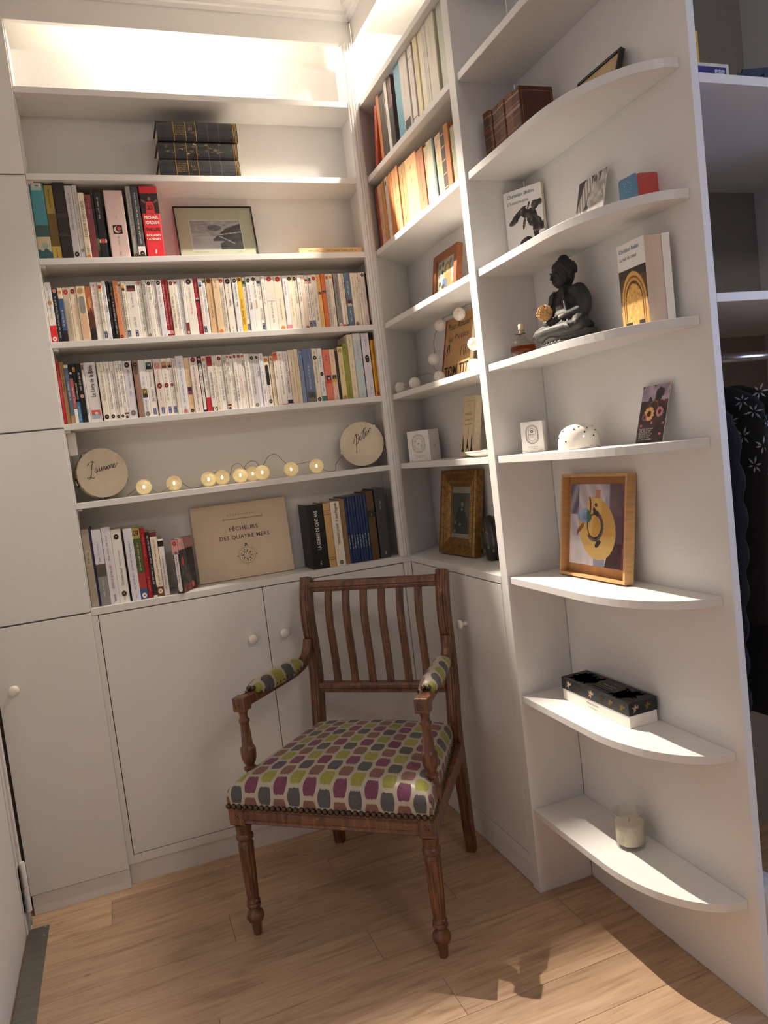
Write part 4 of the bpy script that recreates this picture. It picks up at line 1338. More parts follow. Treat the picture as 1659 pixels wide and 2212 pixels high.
ROW_CABINET_LEFT = [
 (0.4444, 0.0256, 0.245, 'A89C8C', 'c.53-.74:B8AC9A;k.56-.7:k'),
 (0.47, 0.0057, 0.247, '1E2C5A', ''),
 (0.4757, 0.028, 0.242, '8A8C8A', 'b.54-.99:D5D6DE;b.38-.54:5A5040;k.12-.34:w;k.58-.82:g'),
 (0.5037, 0.0277, 0.243, 'E0DCE0', 't.2-.52:m:QU’EST-CE QU’UN CHEF ?;k.56-.9:g;t.03-.12:k:fayard'),
 (0.5314, 0.0311, 0.232, 'E9E6E0', 't.23-.47:k:Christophe Fauré;t.5-.72:b:Vivre le deuil au jour le jour;d.9:k;k.03-.09:k;d.12:k'),
 (0.5685, 0.0268, 0.23, 'DCDCE4', 'k.42-.82:n;k.15-.38:b;k.03-.08:k'),
 (0.5953, 0.0227, 0.231, '4F5A2E', 'b.84-.99:A39A4A;q.87-.97:2A1A2A;b.14-.36:A83A34;b0-.14:2F5A8C;k.4-.78:w;d.05:w'),
 (0.618, 0.0153, 0.225, 'A8191F', 'k.6-.9:s;k.1-.3:s'),
 (0.6333, 0.0127, 0.21, '2A2826', 'k.2-.48:w;k.52-.95:w;b0-.03:w'),
 (0.646, 0.0212, 0.207, '7A4A2E', 'b.15-.93:EBDDC6;k.18-.9:m;b.93-1:6A1A1E;d.08:w'),
 (0.6672, 0.018, 0.182, 'F0EBE2', 'b.87-.97:k;k.1-.7:g'),
]
ROW_CABINET_RIGHT = [
 (1.1673, 0.0589, 0.224, '141619', 'T.3-.9:w:LA GUERRE DE CENT ANS;k.06-.12:w'),
 (1.2262, 0.0262, 0.222, 'C8A468', 'b.88-.89:8A5A20;b.82-.83:8A5A20;b.14-.15:8A5A20;b.11-.12:8A5A20;k.84-.87:m'),
 (1.2524, 0.034, 0.224, 'E8DDCA', 'T.33-.66:k:TENDRE EST LA NUIT;T.7-.98:k:F. Scott Fitzgerald;d.05:g'),
 (1.2864, 0.0169, 0.23, '7A5A3C', 'b.0-1:8A6A48'),
 (1.3033, 0.01, 0.235, '1F3560', 'k.22-.42:w;k.8-.95:g'),
 (1.3133, 0.01, 0.235, '1F3560', 'k.22-.42:w;k.8-.95:g'),
 (1.3233, 0.0101, 0.235, '1F3560', 'k.22-.42:w;k.8-.95:g'),
 (1.3334, 0.0101, 0.236, '1F3560', 'k.22-.42:w;k.8-.95:g'),
 (1.3435, 0.0101, 0.236, '1F3560', 'k.22-.42:w;k.8-.95:g'),
 (1.3536, 0.0102, 0.236, '1F3560', 'k.22-.42:w;k.8-.95:g'),
 (1.3638, 0.0102, 0.237, '1F3560', 'k.22-.42:w;k.8-.95:g'),
 (1.374, 0.0102, 0.237, '1F3560', 'k.22-.42:w;k.8-.95:g'),
 (1.3842, 0.0298, 0.244, '5A4026', 'b.62-.72:2A1C10;k.64-.7:t'),
 (1.4172, 0.0398, 0.25, '3A3E3E', 'k.78-.83:w;k.7-.75:w;k.06-.1:w'),
]
ROW_TALL = [
 (-0.0941, 0.0251, 0.221, 'C07A4A', 'k.4-.6:m'),
 (-0.1192, 0.053, 0.207, '4A4038', 'k.3-.95:t'),
 (-0.1765, 0.0235, 0.238, 'DAD6CE', 'k.3-.6:g'),
 (-0.2011, 0.0303, 0.228, '6A4A46', 'b0-.6:2A2420'),
 (-0.2631, 0.0503, 0.238, '6FA3B6', ''),
 (-0.3134, 0.0567, 0.241, 'D8D2CC', 'p.0-.2:2A2624,8A8480,1A1614;k.5-.7:g'),
 (-0.3738, 0.0327, 0.245, 'E6E0DA', 'b.86-.87:m;b.12-.13:m;k.4-.7:r'),
 (-0.4083, 0.0107, 0.235, '5A1420', ''),
 (-0.4216, 0.0305, 0.24, 'E8DDB4', 'k.4-.8:t'),
 (-0.453, 0.0331, 0.248, 'E8E0C8', ''),
 (-0.4869, 0.0256, 0.241, 'DDD8CC', 'k.1-.9:g'),
 (-0.5149, 0.0556, 0.23, 'D9D3C0', 'k.5-.9:t'),
 (-0.5821, 0.0398, 0.237, 'B9BFAE', ''),
]
ROW_WORN = [
 (0.005, 0.0287, 0.213, 'A85A36', ''),
 (-0.0248, 0.0339, 0.21, 'D8AE94', 'k.3-.8:m'),
 (-0.0598, 0.0274, 0.21, 'C08E5A', ''),
 (-0.0883, 0.0268, 0.213, 'E2D6CC', 'd.9:g;k.3-.5:g'),
 (-0.1195, 0.039, 0.21, 'C07C46', 'k.2-.9:m'),
 (-0.1628, 0.0522, 0.21, 'C48A58', 'k.2-.9:m'),
 (-0.218, 0.052, 0.199, 'A8814E', 'k.1-.9:k'),
 (-0.273, 0.0877, 0.198, 'D09E6C', 'k.8-.86:k;k.6-.66:k;k.2-.26:k;k.1-.14:k'),
 (-0.3634, 0.0507, 0.186, 'A5663C', 'k.2-.8:m'),
 (-0.4158, 0.0198, 0.178, 'C8AC88', 'k.3-.9:m'),
 (-0.4373, 0.0403, 0.186, 'BEB396', ''),
 (-0.4792, 0.0123, 0.177, '5E7078', ''),
 (-0.4931, 0.0368, 0.178, 'D0B48E', 'k.4-.9:t'),
 (-0.5331, 0.024, 0.18, '3A2A26', 'b.1-.12:t;b.3-.32:t;b.5-.52:t;b.7-.72:t;b.88-.9:t'),
 (-0.5587, 0.0287, 0.179, 'B5713C', ''),
 (-0.5919, 0.0351, 0.161, 'A5A58C', 'k.05-.2:t'),
]

run_of_books(ROW_UPPER, Z[4], 0.022, 'in upper paperback row', 'paperbacks on the upper full shelf', 0.108)
run_of_books(ROW_LOWER, Z[5], 0.022, 'in lower paperback row', 'paperbacks on the lower full shelf', 0.108)
run_of_books(ROW_ALBUMS, Z[3], 0.018, 'beside the framed landscape', 'large books left of the framed landscape', 0.125, 'large_book', 'book', hard=(1, 2, 3, 10, 12, 13))
run_of_books(ROW_CABINET_LEFT, Z[7], 0.014, 'on the worktop left', 'books at the left end of the worktop', 0.128, 'upright_book', 'book', hard=(1, 2))
run_of_books(ROW_CABINET_RIGHT, Z[7], 0.024, 'by the fluted post', 'books on the worktop by the fluted post', 0.122, 'upright_book', 'book', hard=(1, 2, 3, 13, 14))
run_of_books_right(ROW_TALL, Z[2], XB + 0.020, 'in the tall row', 'tall books near the top of the short bookcase', 0.125, 'tall_book', 'book', hard=True)
run_of_books_right(ROW_WORN, Z[3], XB + 0.020, 'in the worn row', 'worn old books on the short bookcase', 0.125, 'old_book', 'old book', worn=True)

# red book leaning in the tall row
lean = book('leaning_book', 'red cloth book leaning to the right at the start of the tall row', (XB + 0.024, -0.0255, Z[2] + 0.0053), RIGHT, 0.022, 0.205, 0.12, 'B0523E', '', 'tall books near the top of the short bookcase', True)
lean.rotation_euler = (0.0, math.radians(13.0), RIGHT)

# last paperback on the worktop, turned so that its cover shows
pb = book('turned_paperback', 'paperback with a dark street-scene cover turned outwards on the worktop', (0.7085, 0.004, Z[7]), math.radians(-30), 0.021, 0.176, 0.106, '2A2628', 'b.72-.99:E0A49C;c.03-.78:EDE6E4;d.92:r;k.2-.7:k', 'books at the left end of the worktop')
def street(u, v):
    n = vnoise(u * 9, v * 14, 3)
    c = mixc(H('2A2628'), H('555A5E'), n * 0.8)
    if v > 0.8:
        c = mixc(H('D9A09A'), H('A87A78'), vnoise(u * 6, v * 9, 5))
    elif v > 0.62 and abs(math.sin(u * 17 + math.floor(v * 12))) > 0.8:
        c = H('15181C')
    if v < 0.14:
        c = mixc(H('9C4A42'), H('2A1A1A'), vnoise(u * 8, v * 20, 8))
    if (u - 0.18) ** 2 * 4 + (v - 0.58) ** 2 < 0.008:
        c = H('C8323A')
    if (u - 0.72) ** 2 + ((v - 0.1) * 1.6) ** 2 < 0.008:
        c = H('D07A66')
    return c
painted('cover_picture', 0.104, 0.174, 52, 88, street, pb, (0.0212, 0.001, 0.001), (0, 0, math.radians(90)))

# three heavy volumes stacked on the second shelf
GOLD = mat('gold_tooling', 'B8934A', 0.35, metal=0.8, var=0.2)
LEATHER = mat('black_leather', '2B2C2D', 0.42, var=0.25, scale=30, bump=0.35, bscale=120)
SCUFF = mat('scuffed_leather', '6E6050', 0.7, var=0.5, scale=60)
def volume(z, x0, x1, th, dy, label, scuffed):
    t = thing('leather_volume', label, 'book', ((x0 + x1) / 2, 0.012 + dy, z + EPS), 0, 'stack of three leather volumes')
    L, Dp = x1 - x0, 0.132
    mb = MB()
    # rounded spine towards -y, boards above and below
    prof = []
    for i in range(9):
        a = -math.pi / 2 + math.pi * i / 8
        prof.append((-0.0 + 0.010 * (1 - math.cos(a)), th / 2 + (th / 2) * math.sin(a)))
    prof = [(0.010, 0.0)] + [(0.010 - 0.010 * math.cos(-math.pi / 2 + math.pi * i / 8), th / 2 + th / 2 * math.sin(-math.pi / 2 + math.pi * i / 8)) for i in range(9)]
    outer = prof[1:]
    ring = [(Dp, 0.0)] + outer + [(Dp, th), (Dp, th - 0.004), (0.014, th - 0.004), (0.014, 0.004), (Dp, 0.004)]
    mb.prism(ring, -L / 2, L / 2, 'x')
    put('cover', mb, LEATHER, t, local=True)
    put('pages', MB().box(-L / 2 + 0.005, L / 2 - 0.005, 0.0142, Dp - 0.004, 0.0042, th - 0.0042), PAGES, t, local=True)
    gl = MB()
    def band(x, wd, m):
        n = 8
        for i in range(n):
            a0, a1 = -1.35 + 2.7 * i / n, -1.35 + 2.7 * (i + 1) / n
            q = [(0.010 - 0.0106 * math.cos(a), th / 2 + (th / 2 + 0.0004) * math.sin(a)) for a in (a0, a1)]
            gl.add([(x, q[0][0], q[0][1]), (x + wd, q[0][0], q[0][1]), (x + wd, q[1][0], q[1][1]), (x, q[1][0], q[1][1])], [(0, 1, 2, 3)], m)
    for f in (0.20, 0.345, 0.47):
        band(-L / 2 + L * f, 0.0022, GOLD)
    for f in (0.62, 0.76):
        band(-L / 2 + L * f, 0.0012, mat('worn_ridge', '6E6E6C', 0.6))
    for f in (0.945, 0.965, 0.98):
        band(-L / 2 + L * f, 0.0016, GOLD)
    rr = random.Random(int(th * 1e5))
    if not scuffed:
        for k in range(5):
            zc = th * (0.28 + 0.11 * k)
            ticks(gl, rr, zc, -L / 2 + L * 0.215, -L / 2 + L * 0.335, 0.0042, GOLD, -0.0012, up=False)
        ticks(gl, rr, th * 0.56, -L / 2 + L * 0.385, -L / 2 + L * 0.44, 0.009, GOLD, -0.0012, up=False)
        ticks(gl, rr, th * 0.38, -L / 2 + L * 0.41, -L / 2 + L * 0.45, 0.006, GOLD, -0.0012, up=False)
    else:
        for k in range(26):
            px, pz = -L / 2 + L * (0.06 + 0.74 * rr.random()), th * (0.25 + 0.6 * rr.random())
            flat(gl, [(px + 0.012 * rr.random() * math.cos(a), pz + 0.006 * rr.random() * math.sin(a)) for a in [i * math.pi / 4 for i in range(8)]], SCUFF if rr.random() < 0.75 else mat('bare_board', 'C9B48E', 0.8), -0.0012)
    put('tooling', gl, None, t, local=True)
volume(Z[2], 0.8330, 1.0870, 0.0560, 0.000, 'bottom of three black leather volumes stacked on the second shelf', False)
volume(Z[2] + 0.0563, 0.8360, 1.0870, 0.0560, 0.004, 'scuffed middle one of three black leather volumes stacked on the second shelf', True)
volume(Z[2] + 0.1126, 0.8390, 1.0920, 0.0610, -0.001, 'top of three black leather volumes stacked on the second shelf', False)

# flat book lying at the right end of the framed-landscape shelf
fb = thing('flat_book', 'pale tan softcover book lying flat beside the framed landscape', 'book', (1.3690, 0.016, Z[3] + EPS), 0)
put('cover', MB().box(-0.117, 0.117, 0.0, 0.128, 0.0, 0.0008).box(-0.117, 0.117, 0.0, 0.0012, 0.0008, 0.0192).box(-0.117, 0.117, 0.0, 0.128, 0.0192, 0.020), mat('tan_paper', 'D8B98A', 0.7, var=0.08), fb, local=True)
put('pages', MB().box(-0.116, 0.116, 0.0014, 0.127, 0.0009, 0.0191), PAGES, fb, local=True)
sp = MB()
ticks(sp, RND, 0.0105, -0.085, -0.045, 0.006, ink('o'), -0.0004, up=False)
ticks(sp, RND, 0.0105, -0.02, 0.085, 0.007, ink('7A4A26'), -0.0004, up=False)
put('spine_print', sp, None, fb, local=True)

# large landscape-format book leaning on the worktop
pe = thing('large_picture_book', 'large cream book with a compass rose cover leaning at the back of the worktop', 'book', (0.7905, 0.1125, Z[7] + 0.0018), 0, rot=(math.radians(-4.5), 0, math.radians(-0.5)))
CREAM = mat('aged_cream_board', 'DAC6AA', 0.62, var=0.06, scale=7)
WP, HP = 0.3290, 0.2600
put('cover', MB().prism(rrect(WP, HP, 0.004, 3, WP / 2, HP / 2), 0.0, 0.0022, 'y').box(0.0, 0.0035, 0.0022, 0.014, 0.002, HP - 0.002).prism(rrect(WP, HP, 0.004, 3, WP / 2, HP / 2), 0.014, 0.0162, 'y'), CREAM, pe, local=True, bevel=0.0008)
put('pages', MB().box(0.004, WP - 0.004, 0.0023, 0.0139, 0.004, HP - 0.004), PAGES, pe, local=True)
tp = MB()
put_text(tp, 'ROGER VERCEL', 0.170, 0.2200, ink('8A6A4A'), width=0.098, height=0.0052, space=1.5, squeeze=False)
put_text(tp, 'PÊCHEURS', 0.172, 0.172, ink('2A2320'), width=0.099, height=0.0135, bold=0.004, squeeze=False, space=1.1)
put_text(tp, 'DES QUATRE MERS', 0.172, 0.1425, ink('2A2320'), width=0.172, height=0.0135, bold=0.004, squeeze=False, space=1.1)
put('lettering', tp, None, pe, local=True)
orn = MB()
rect(orn, 0.106, 0.241, 0.2035, 0.2065, ink('A58F4E'))
for x in (0.105, 0.240):
    rect(orn, x, x + 0.002, 0.2005, 0.2095, ink('A58F4E'))
cx, cz = 0.172, 0.0760
def ring(mb, r0, r1, m, n=48, y=-0.0004):
    for i in range(n):
        a0, a1 = 2 * math.pi * i / n, 2 * math.pi * (i + 1) / n
        flat(mb, [(cx + r0 * math.cos(a0), cz + r0 * math.sin(a0)), (cx + r1 * math.cos(a0), cz + r1 * math.sin(a0)), (cx + r1 * math.cos(a1), cz + r1 * math.sin(a1)), (cx + r0 * math.cos(a1), cz + r0 * math.sin(a1))], m, y)
ring(orn, 0.0318, 0.0322, ink('8A6A4A'))
ring(orn, 0.0272, 0.0284, ink('6E6240'))
flat(orn, disc(cx, cz, 0.0272, n=40), ink('DCCDB0'), -0.0003)
for i in range(8):
    a = math.pi / 2 + i * math.pi / 4
    m1 = ink('25363A') if i % 2 == 0 else ink('9A2A2E')
    tip = (cx + 0.0255 * math.cos(a), cz + 0.0255 * math.sin(a))
    b0 = (cx + 0.0115 * math.cos(a - 0.36), cz + 0.0115 * math.sin(a - 0.36))
    b1 = (cx + 0.0115 * math.cos(a + 0.36), cz + 0.0115 * math.sin(a + 0.36))
    b2 = (cx + 0.0115 * math.cos(a), cz + 0.0115 * math.sin(a))
    flat(orn, [b0, tip, b2], m1, -0.0005)
    flat(orn, [b2, tip, b1], ink('C9B98E'), -0.0005)
    a2 = a + math.pi / 8
    flat(orn, disc(cx + 0.0205 * math.cos(a2), cz + 0.0205 * math.sin(a2), 0.0024, n=6), ink('9A7A3A') if i % 2 else ink('6E7A3E'), -0.0005)
    flat(orn, [(cx + 0.004 * math.cos(a2), cz + 0.004 * math.sin(a2)), (cx + 0.0075 * math.cos(a2 - 0.12), cz + 0.0075 * math.sin(a2 - 0.12)), (cx + 0.0095 * math.cos(a2), cz + 0.0095 * math.sin(a2)), (cx + 0.0075 * math.cos(a2 + 0.12), cz + 0.0075 * math.sin(a2 + 0.12))], ink('6E7A5A'), -0.0005)
ring(orn, 0.0108, 0.0114, ink('6E6240'))
for a in (0, math.pi, -math.pi / 2):
    flat(orn, disc(cx + 0.0325 * math.cos(a), cz + 0.0325 * math.sin(a), 0.0020, n=10), ink('8A2A2E'), -0.0006)
flat(orn, disc(cx, cz + 0.0385, 0.0034, n=12), ink('25363A'), -0.0005)
for s in (-1, 1):
    flat(orn, disc(cx + s * 0.0042, cz + 0.0340, 0.0022, n=8), ink('25363A'), -0.0005)
put('compass_rose', orn, None, pe, local=True)

# ------------------------------------------------------------------ pictures in frames
def frame_bars(W, Hh, bw, dep, y0=0.0, m=None):
    mb = MB()
    o = [(0, 0), (W, 0), (W, Hh), (0, Hh)]
    i = [(bw, bw), (W - bw, bw), (W - bw, Hh - bw), (bw, Hh - bw)]
    for k in range(4):
        a, b, c, d = o[k], o[(k + 1) % 4], i[(k + 1) % 4], i[k]
        vs = [(p[0], y0, p[1]) for p in (a, b, c, d)] + [(p[0], y0 + dep, p[1]) for p in (a, b, c, d)]
        mb.add(vs, [(0, 1, 2, 3), (7, 6, 5, 4), (0, 4, 5, 1), (1, 5, 6, 2), (2, 6, 7, 3), (3, 7, 4, 0)], m)
    return mb

# black-framed landscape photograph
t = thing('framed_photograph', 'thin black picture frame with a grey landscape photograph on the book shelf', 'picture frame', (0.8700, 0.088, Z[3] + 0.0032), 0, rot=(math.radians(-13), 0, 0))
put('frame', frame_bars(0.2620, 0.2000, 0.0035, 0.012), BLACK, t, local=True)
put('mount', MB().box(0.0036, 0.2584, 0.005, 0.0115, 0.0036, 0.1964), mat('mount_board', 'CFCBB8', 0.8, var=0.02), t, local=True)
def landscape(u, v):
    sky = mixc(H('D6D2D6'), H('A8A4AC'), vnoise(u * 12, v * 22, 2))
    c = sky
    if v < 0.42 + 0.05 * math.sin(u * 5):
        c = mixc(H('E2E0E6'), H('B4B2BC'), vnoise(u * 3, v * 8, 4))          # pale water
    if u > 0.42 and v > 0.30 and v < 0.62 + 0.55 * (u - 0.5):
        if v < 0.36 + (u - 0.42) * 1.35:
            c = mixc(H('55525A'), H('7A767C'), vnoise(u * 9, v * 9, 6))      # dark hillside
    if u > 0.5 and v < 0.48 - 0.9 * (0.85 - u) and u > 0.55:
        c = mixc(H('5E5C64'), H('84828A'), vnoise(u * 7, v * 9, 9))
    if abs(v - (0.50 + 0.20 * (u - 0.5))) < 0.016 and u > 0.52:
        c = H('D8D4D8')
    if abs(v - (0.46 - 0.9 * (u - 0.55))) < 0.022 and 0.55 < u < 0.85:
        c = H('D2D0D6')
    if u < 0.42 and v > 0.55:
        c = mixc(c, H('8E8A92'), 0.6 * vnoise(u * 26, v * 18, 12))
    if (u - 0.47) ** 2 / 0.02 + (v - 0.75) ** 2 / 0.01 < 1:
        c = mixc(H('6E6A70'), H('8E8A90'), vnoise(u * 30, v * 30, 14))
    return c
painted('photograph', 0.168, 0.106, 84, 54, landscape, t, (0.0470, 0.0046, 0.044))
rim = MB()
for x0, x1, z0, z1 in ((0.0445, 0.2175, 0.0415, 0.044), (0.0445, 0.2175, 0.150, 0.1525), (0.0445, 0.047, 0.044, 0.150), (0.215, 0.2175, 0.044, 0.150)):
    rect(rim, x0, x1, z0, z1, ink('EFEDE6'), 0.0047)
ticks(rim, RND, 0.036, 0.050, 0.095, 0.004, ink('8A867C'), 0.0047, up=False)
ticks(rim, RND, 0.036, 0.195, 0.212, 0.004, ink('8A867C'), 0.0047, up=False)
put('print_border', rim, None, t, local=True)
put('glass', MB().box(0.0036, 0.2584, 0.0028, 0.0040, 0.0036, 0.1964), PANE, t, local=True)

# small wooden icon on the short bookcase
BROWN = mat('brown_frame_wood', '7A4526', 0.42, var=0.18, scale=20, stretch=(1, 1, 6), bump=0.1)
t = thing('framed_drawing', 'brown wooden frame with a small drawing of a veiled woman and child', 'picture frame', (1.6000, -0.2330, Z[4] + 0.0036), 0, rot=(math.radians(-9), 0, RIGHT))
put('frame', frame_bars(0.1780, 0.1560, 0.0230, 0.020), BROWN, t, local=True, bevel=0.0015)
def icon(u, v):
    c = mixc(H('D9D2C2'), H('B8B2A4'), vnoise(u * 7, v * 7, 21))
    for k, (a, b) in enumerate(((0.12, 0.85), (0.3, 0.88), (0.72, 0.86), (0.9, 0.7), (0.1, 0.6), (0.14, 0.35), (0.9, 0.4), (0.28, 0.65), (0.84, 0.2))):
        if ((u - a) / 0.06) ** 2 + ((v - b) / 0.07) ** 2 < 1:
            c = H('3A4448') if k % 2 else H('7A7468')
    hx, hz = 0.55, 0.66
    if abs(u - hx) < 0.16 + 0.16 * (1 - v) and v < 0.80 and abs(u - hx) < 0.33 * (1 - (v - 0.1) * 0.8):
        c = mixc(H('8A6A40'), H('B09060'), vnoise(u * 9, v * 6, 22))
    if ((u - hx) / 0.15) ** 2 + ((v - 0.72) / 0.16) ** 2 < 1:
        c = H('9A7A48')
    if ((u - hx) / 0.085) ** 2 + ((v - 0.70) / 0.105) ** 2 < 1:
        c = H('D8B894')
    if 0.28 < u < 0.55 and 0.14 < v < 0.46 and u + v < 0.92:
        c = mixc(H('3A4A6A'), H('5A6A88'), vnoise(u * 8, v * 8, 25))
    if ((u - 0.33) / 0.085) ** 2 + ((v - 0.20) / 0.09) ** 2 < 1:
        c = H('D0B090')
    if ((u - 0.33) / 0.10) ** 2 + ((v - 0.25) / 0.07) ** 2 < 1:
        c = H('4A3A30')
    if v < 0.06:
        c = H('C8BEB0')
    return c
painted('drawing', 0.133, 0.111, 56, 48, icon, t, (0.0225, 0.0085, 0.0225))
put('backing', MB().box(0.0232, 0.1548, 0.0095, 0.0195, 0.0232, 0.1328), CARD, t, local=True)
put('glass', MB().box(0.0232, 0.1548, 0.0060, 0.0070, 0.0232, 0.1328), PANE, t, local=True)

# thin book standing against the divider
th = thing('thin_book', 'thin old book with a torn brown spine standing against the divider', 'book', (1.553, -0.6395, Z[4] + EPS), 0, rot=(0, 0, RIGHT))
put('cover', MB().box(0.0, 0.0012, 0.0, 0.11, 0.0, 0.168).box(0.0105, 0.0117, 0.0, 0.11, 0.0, 0.168).box(0.0, 0.0117, -0.0008, 0.0, 0.0, 0.168), mat('torn_spine', '8A6A4A', 0.8, var=0.7, scale=70, bump=0.5), th, local=True)
put('pages', MB().box(0.0014, 0.0103, 0.0002, 0.107, 0.001, 0.166), PAGES, th, local=True)

# gilded frame with an old portrait
t = thing('framed_portrait', 'ornate gilded frame with an old portrait photograph on the right-hand worktop', 'picture frame', (1.5935, -0.0770, Z[7] + 0.0052), 0, rot=(math.radians(-9), 0, math.radians(-86.6)))
Wg, Hg, bw = 0.2430, 0.2860, 0.056
gl = MB()
PROF = [(0.0, 0.030), (0.0, 0.004), (0.006, 0.0), (0.014, 0.002), (0.019, 0.009), (0.027, 0.012), (0.036, 0.008), (0.041, 0.010), (0.046, 0.013), (0.050, 0.011), (bw, 0.016), (bw, 0.030)]
for k in range(4):
    horiz = k % 2 == 0
    L = Wg if horiz else Hg
    vs, n = [], len(PROF)
    for e in (0, 1):
        for o_, y in PROF:
            a = o_ if e == 0 else L - o_
            p = [(a, y, o_), (Wg - o_, y, a), (L - a, y, Hg - o_), (o_, y, L - a)][k]
            vs.append(p)
    fs = [(i, i + 1, n + i + 1, n + i) for i in range(n - 1)] + [(n - 1, 0, n, 2 * n - 1)]
    gl.add(vs, fs)
put('frame', gl, GILT, t, local=True)
bead = MB().sphere((0, 0, 0), 0.0034, 8, 6, s=(1.5, 0.8, 0.62)).mesh('bead', mat('pale_gilt', 'BFA06A', 0.4, metal=0.4, var=0.2), True)
for i in range(34):
    put('bead', bead, None, t, local=True, loc=(0.0315, 0.0088, 0.038 + i * 0.0063))
for i in range(34):
    put('bead', bead, None, t, local=True, loc=(Wg - 0.0315, 0.0088, 0.038 + i * 0.0063))
def portrait(u, v):
    if v > 0.86 or v < 0.10 or u < 0.05 or u > 0.95:
        return mixc(H('B8B0A2'), H('A89E8E'), vnoise(u * 4, v * 4, 30))
    c = mixc(H('6A6660'), H('4A4744'), vnoise(u * 4, v * 5, 31))
    if ((u - 0.5) / 0.34) ** 2 + ((v - 0.26) / 0.30) ** 2 < 1:
        c = mixc(H('1C1B1A'), H('2E2C2A'), vnoise(u * 8, v * 8, 32))
    if ((u - 0.52) / 0.17) ** 2 + ((v - 0.50) / 0.16) ** 2 < 1:
        c = H('242220')
    if ((u - 0.55) / 0.10) ** 2 + ((v - 0.68) / 0.075) ** 2 < 1:
        c = H('2A2826')
    if ((u - 0.55) / 0.062) ** 2 + ((v - 0.655) / 0.055) ** 2 < 1:
        c = H('A8A098')
    if ((u - 0.54) / 0.03) ** 2 + ((v - 0.555) / 0.03) ** 2 < 1:
        c = H('C8C2BA')
    for a, b in ((0.22, 0.30), (0.45, 0.27), (0.20, 0.14)):
        if ((u - a) / 0.06) ** 2 + ((v - b) / 0.028) ** 2 < 1:
            c = H('9A948C')
    return c
painted('portrait_photograph', Wg - 2 * bw + 0.004, Hg - 2 * bw + 0.004, 44, 60, portrait, t, (bw - 0.002, 0.0195, bw - 0.002))
put('backing', MB().box(bw - 0.003, Wg - bw + 0.003, 0.020, 0.0295, bw - 0.003, Hg - bw + 0.003), mat('backing_board', '8A7A62', 0.9), t, local=True)
put('glass', MB().box(bw + 0.0002, Wg - bw - 0.0002, 0.0165, 0.0175, bw + 0.0002, Hg - bw - 0.0002), PANE, t, local=True)

# black oval vase half hidden behind it
vz = thing('lacquer_egg', 'black lacquered egg with gold motifs half hidden behind the gilded frame', 'ornament', (1.640, -0.4000, Z[7] + EPS))
put('body', MB().lathe([(0.016, 0.0), (0.022, 0.004), (0.031, 0.030), (0.035, 0.060), (0.033, 0.090), (0.026, 0.118), (0.014, 0.137), (1e-6, 0.143)], (0, 0, 0), 28), mat('black_gold_lacquer', '191411', 0.28, var=0.3, coat=0.3), vz, smooth=True, local=True)
g = MB()
for k in range(9):
    a = math.radians(180 + 24 * (k % 5) - 30)
    zz = 0.035 + 0.055 * (k // 5) + 0.012 * (k % 2)
    rr = 0.0362 - abs(zz - 0.06) * 0.06
    cxx, cyy = rr * math.cos(a), rr * math.sin(a)
    tx, ty = -math.sin(a), math.cos(a)
    g.add([(cxx + tx * 0.0035 * math.cos(b), cyy + ty * 0.0035 * math.cos(b), zz + 0.006 * math.sin(b)) for b in [i * math.pi / 4 for i in range(8)]], [tuple(range(8))])
put('gold_motif', g, mat('dull_gold', '6A5128', 0.5, var=0.3), vz, local=True)

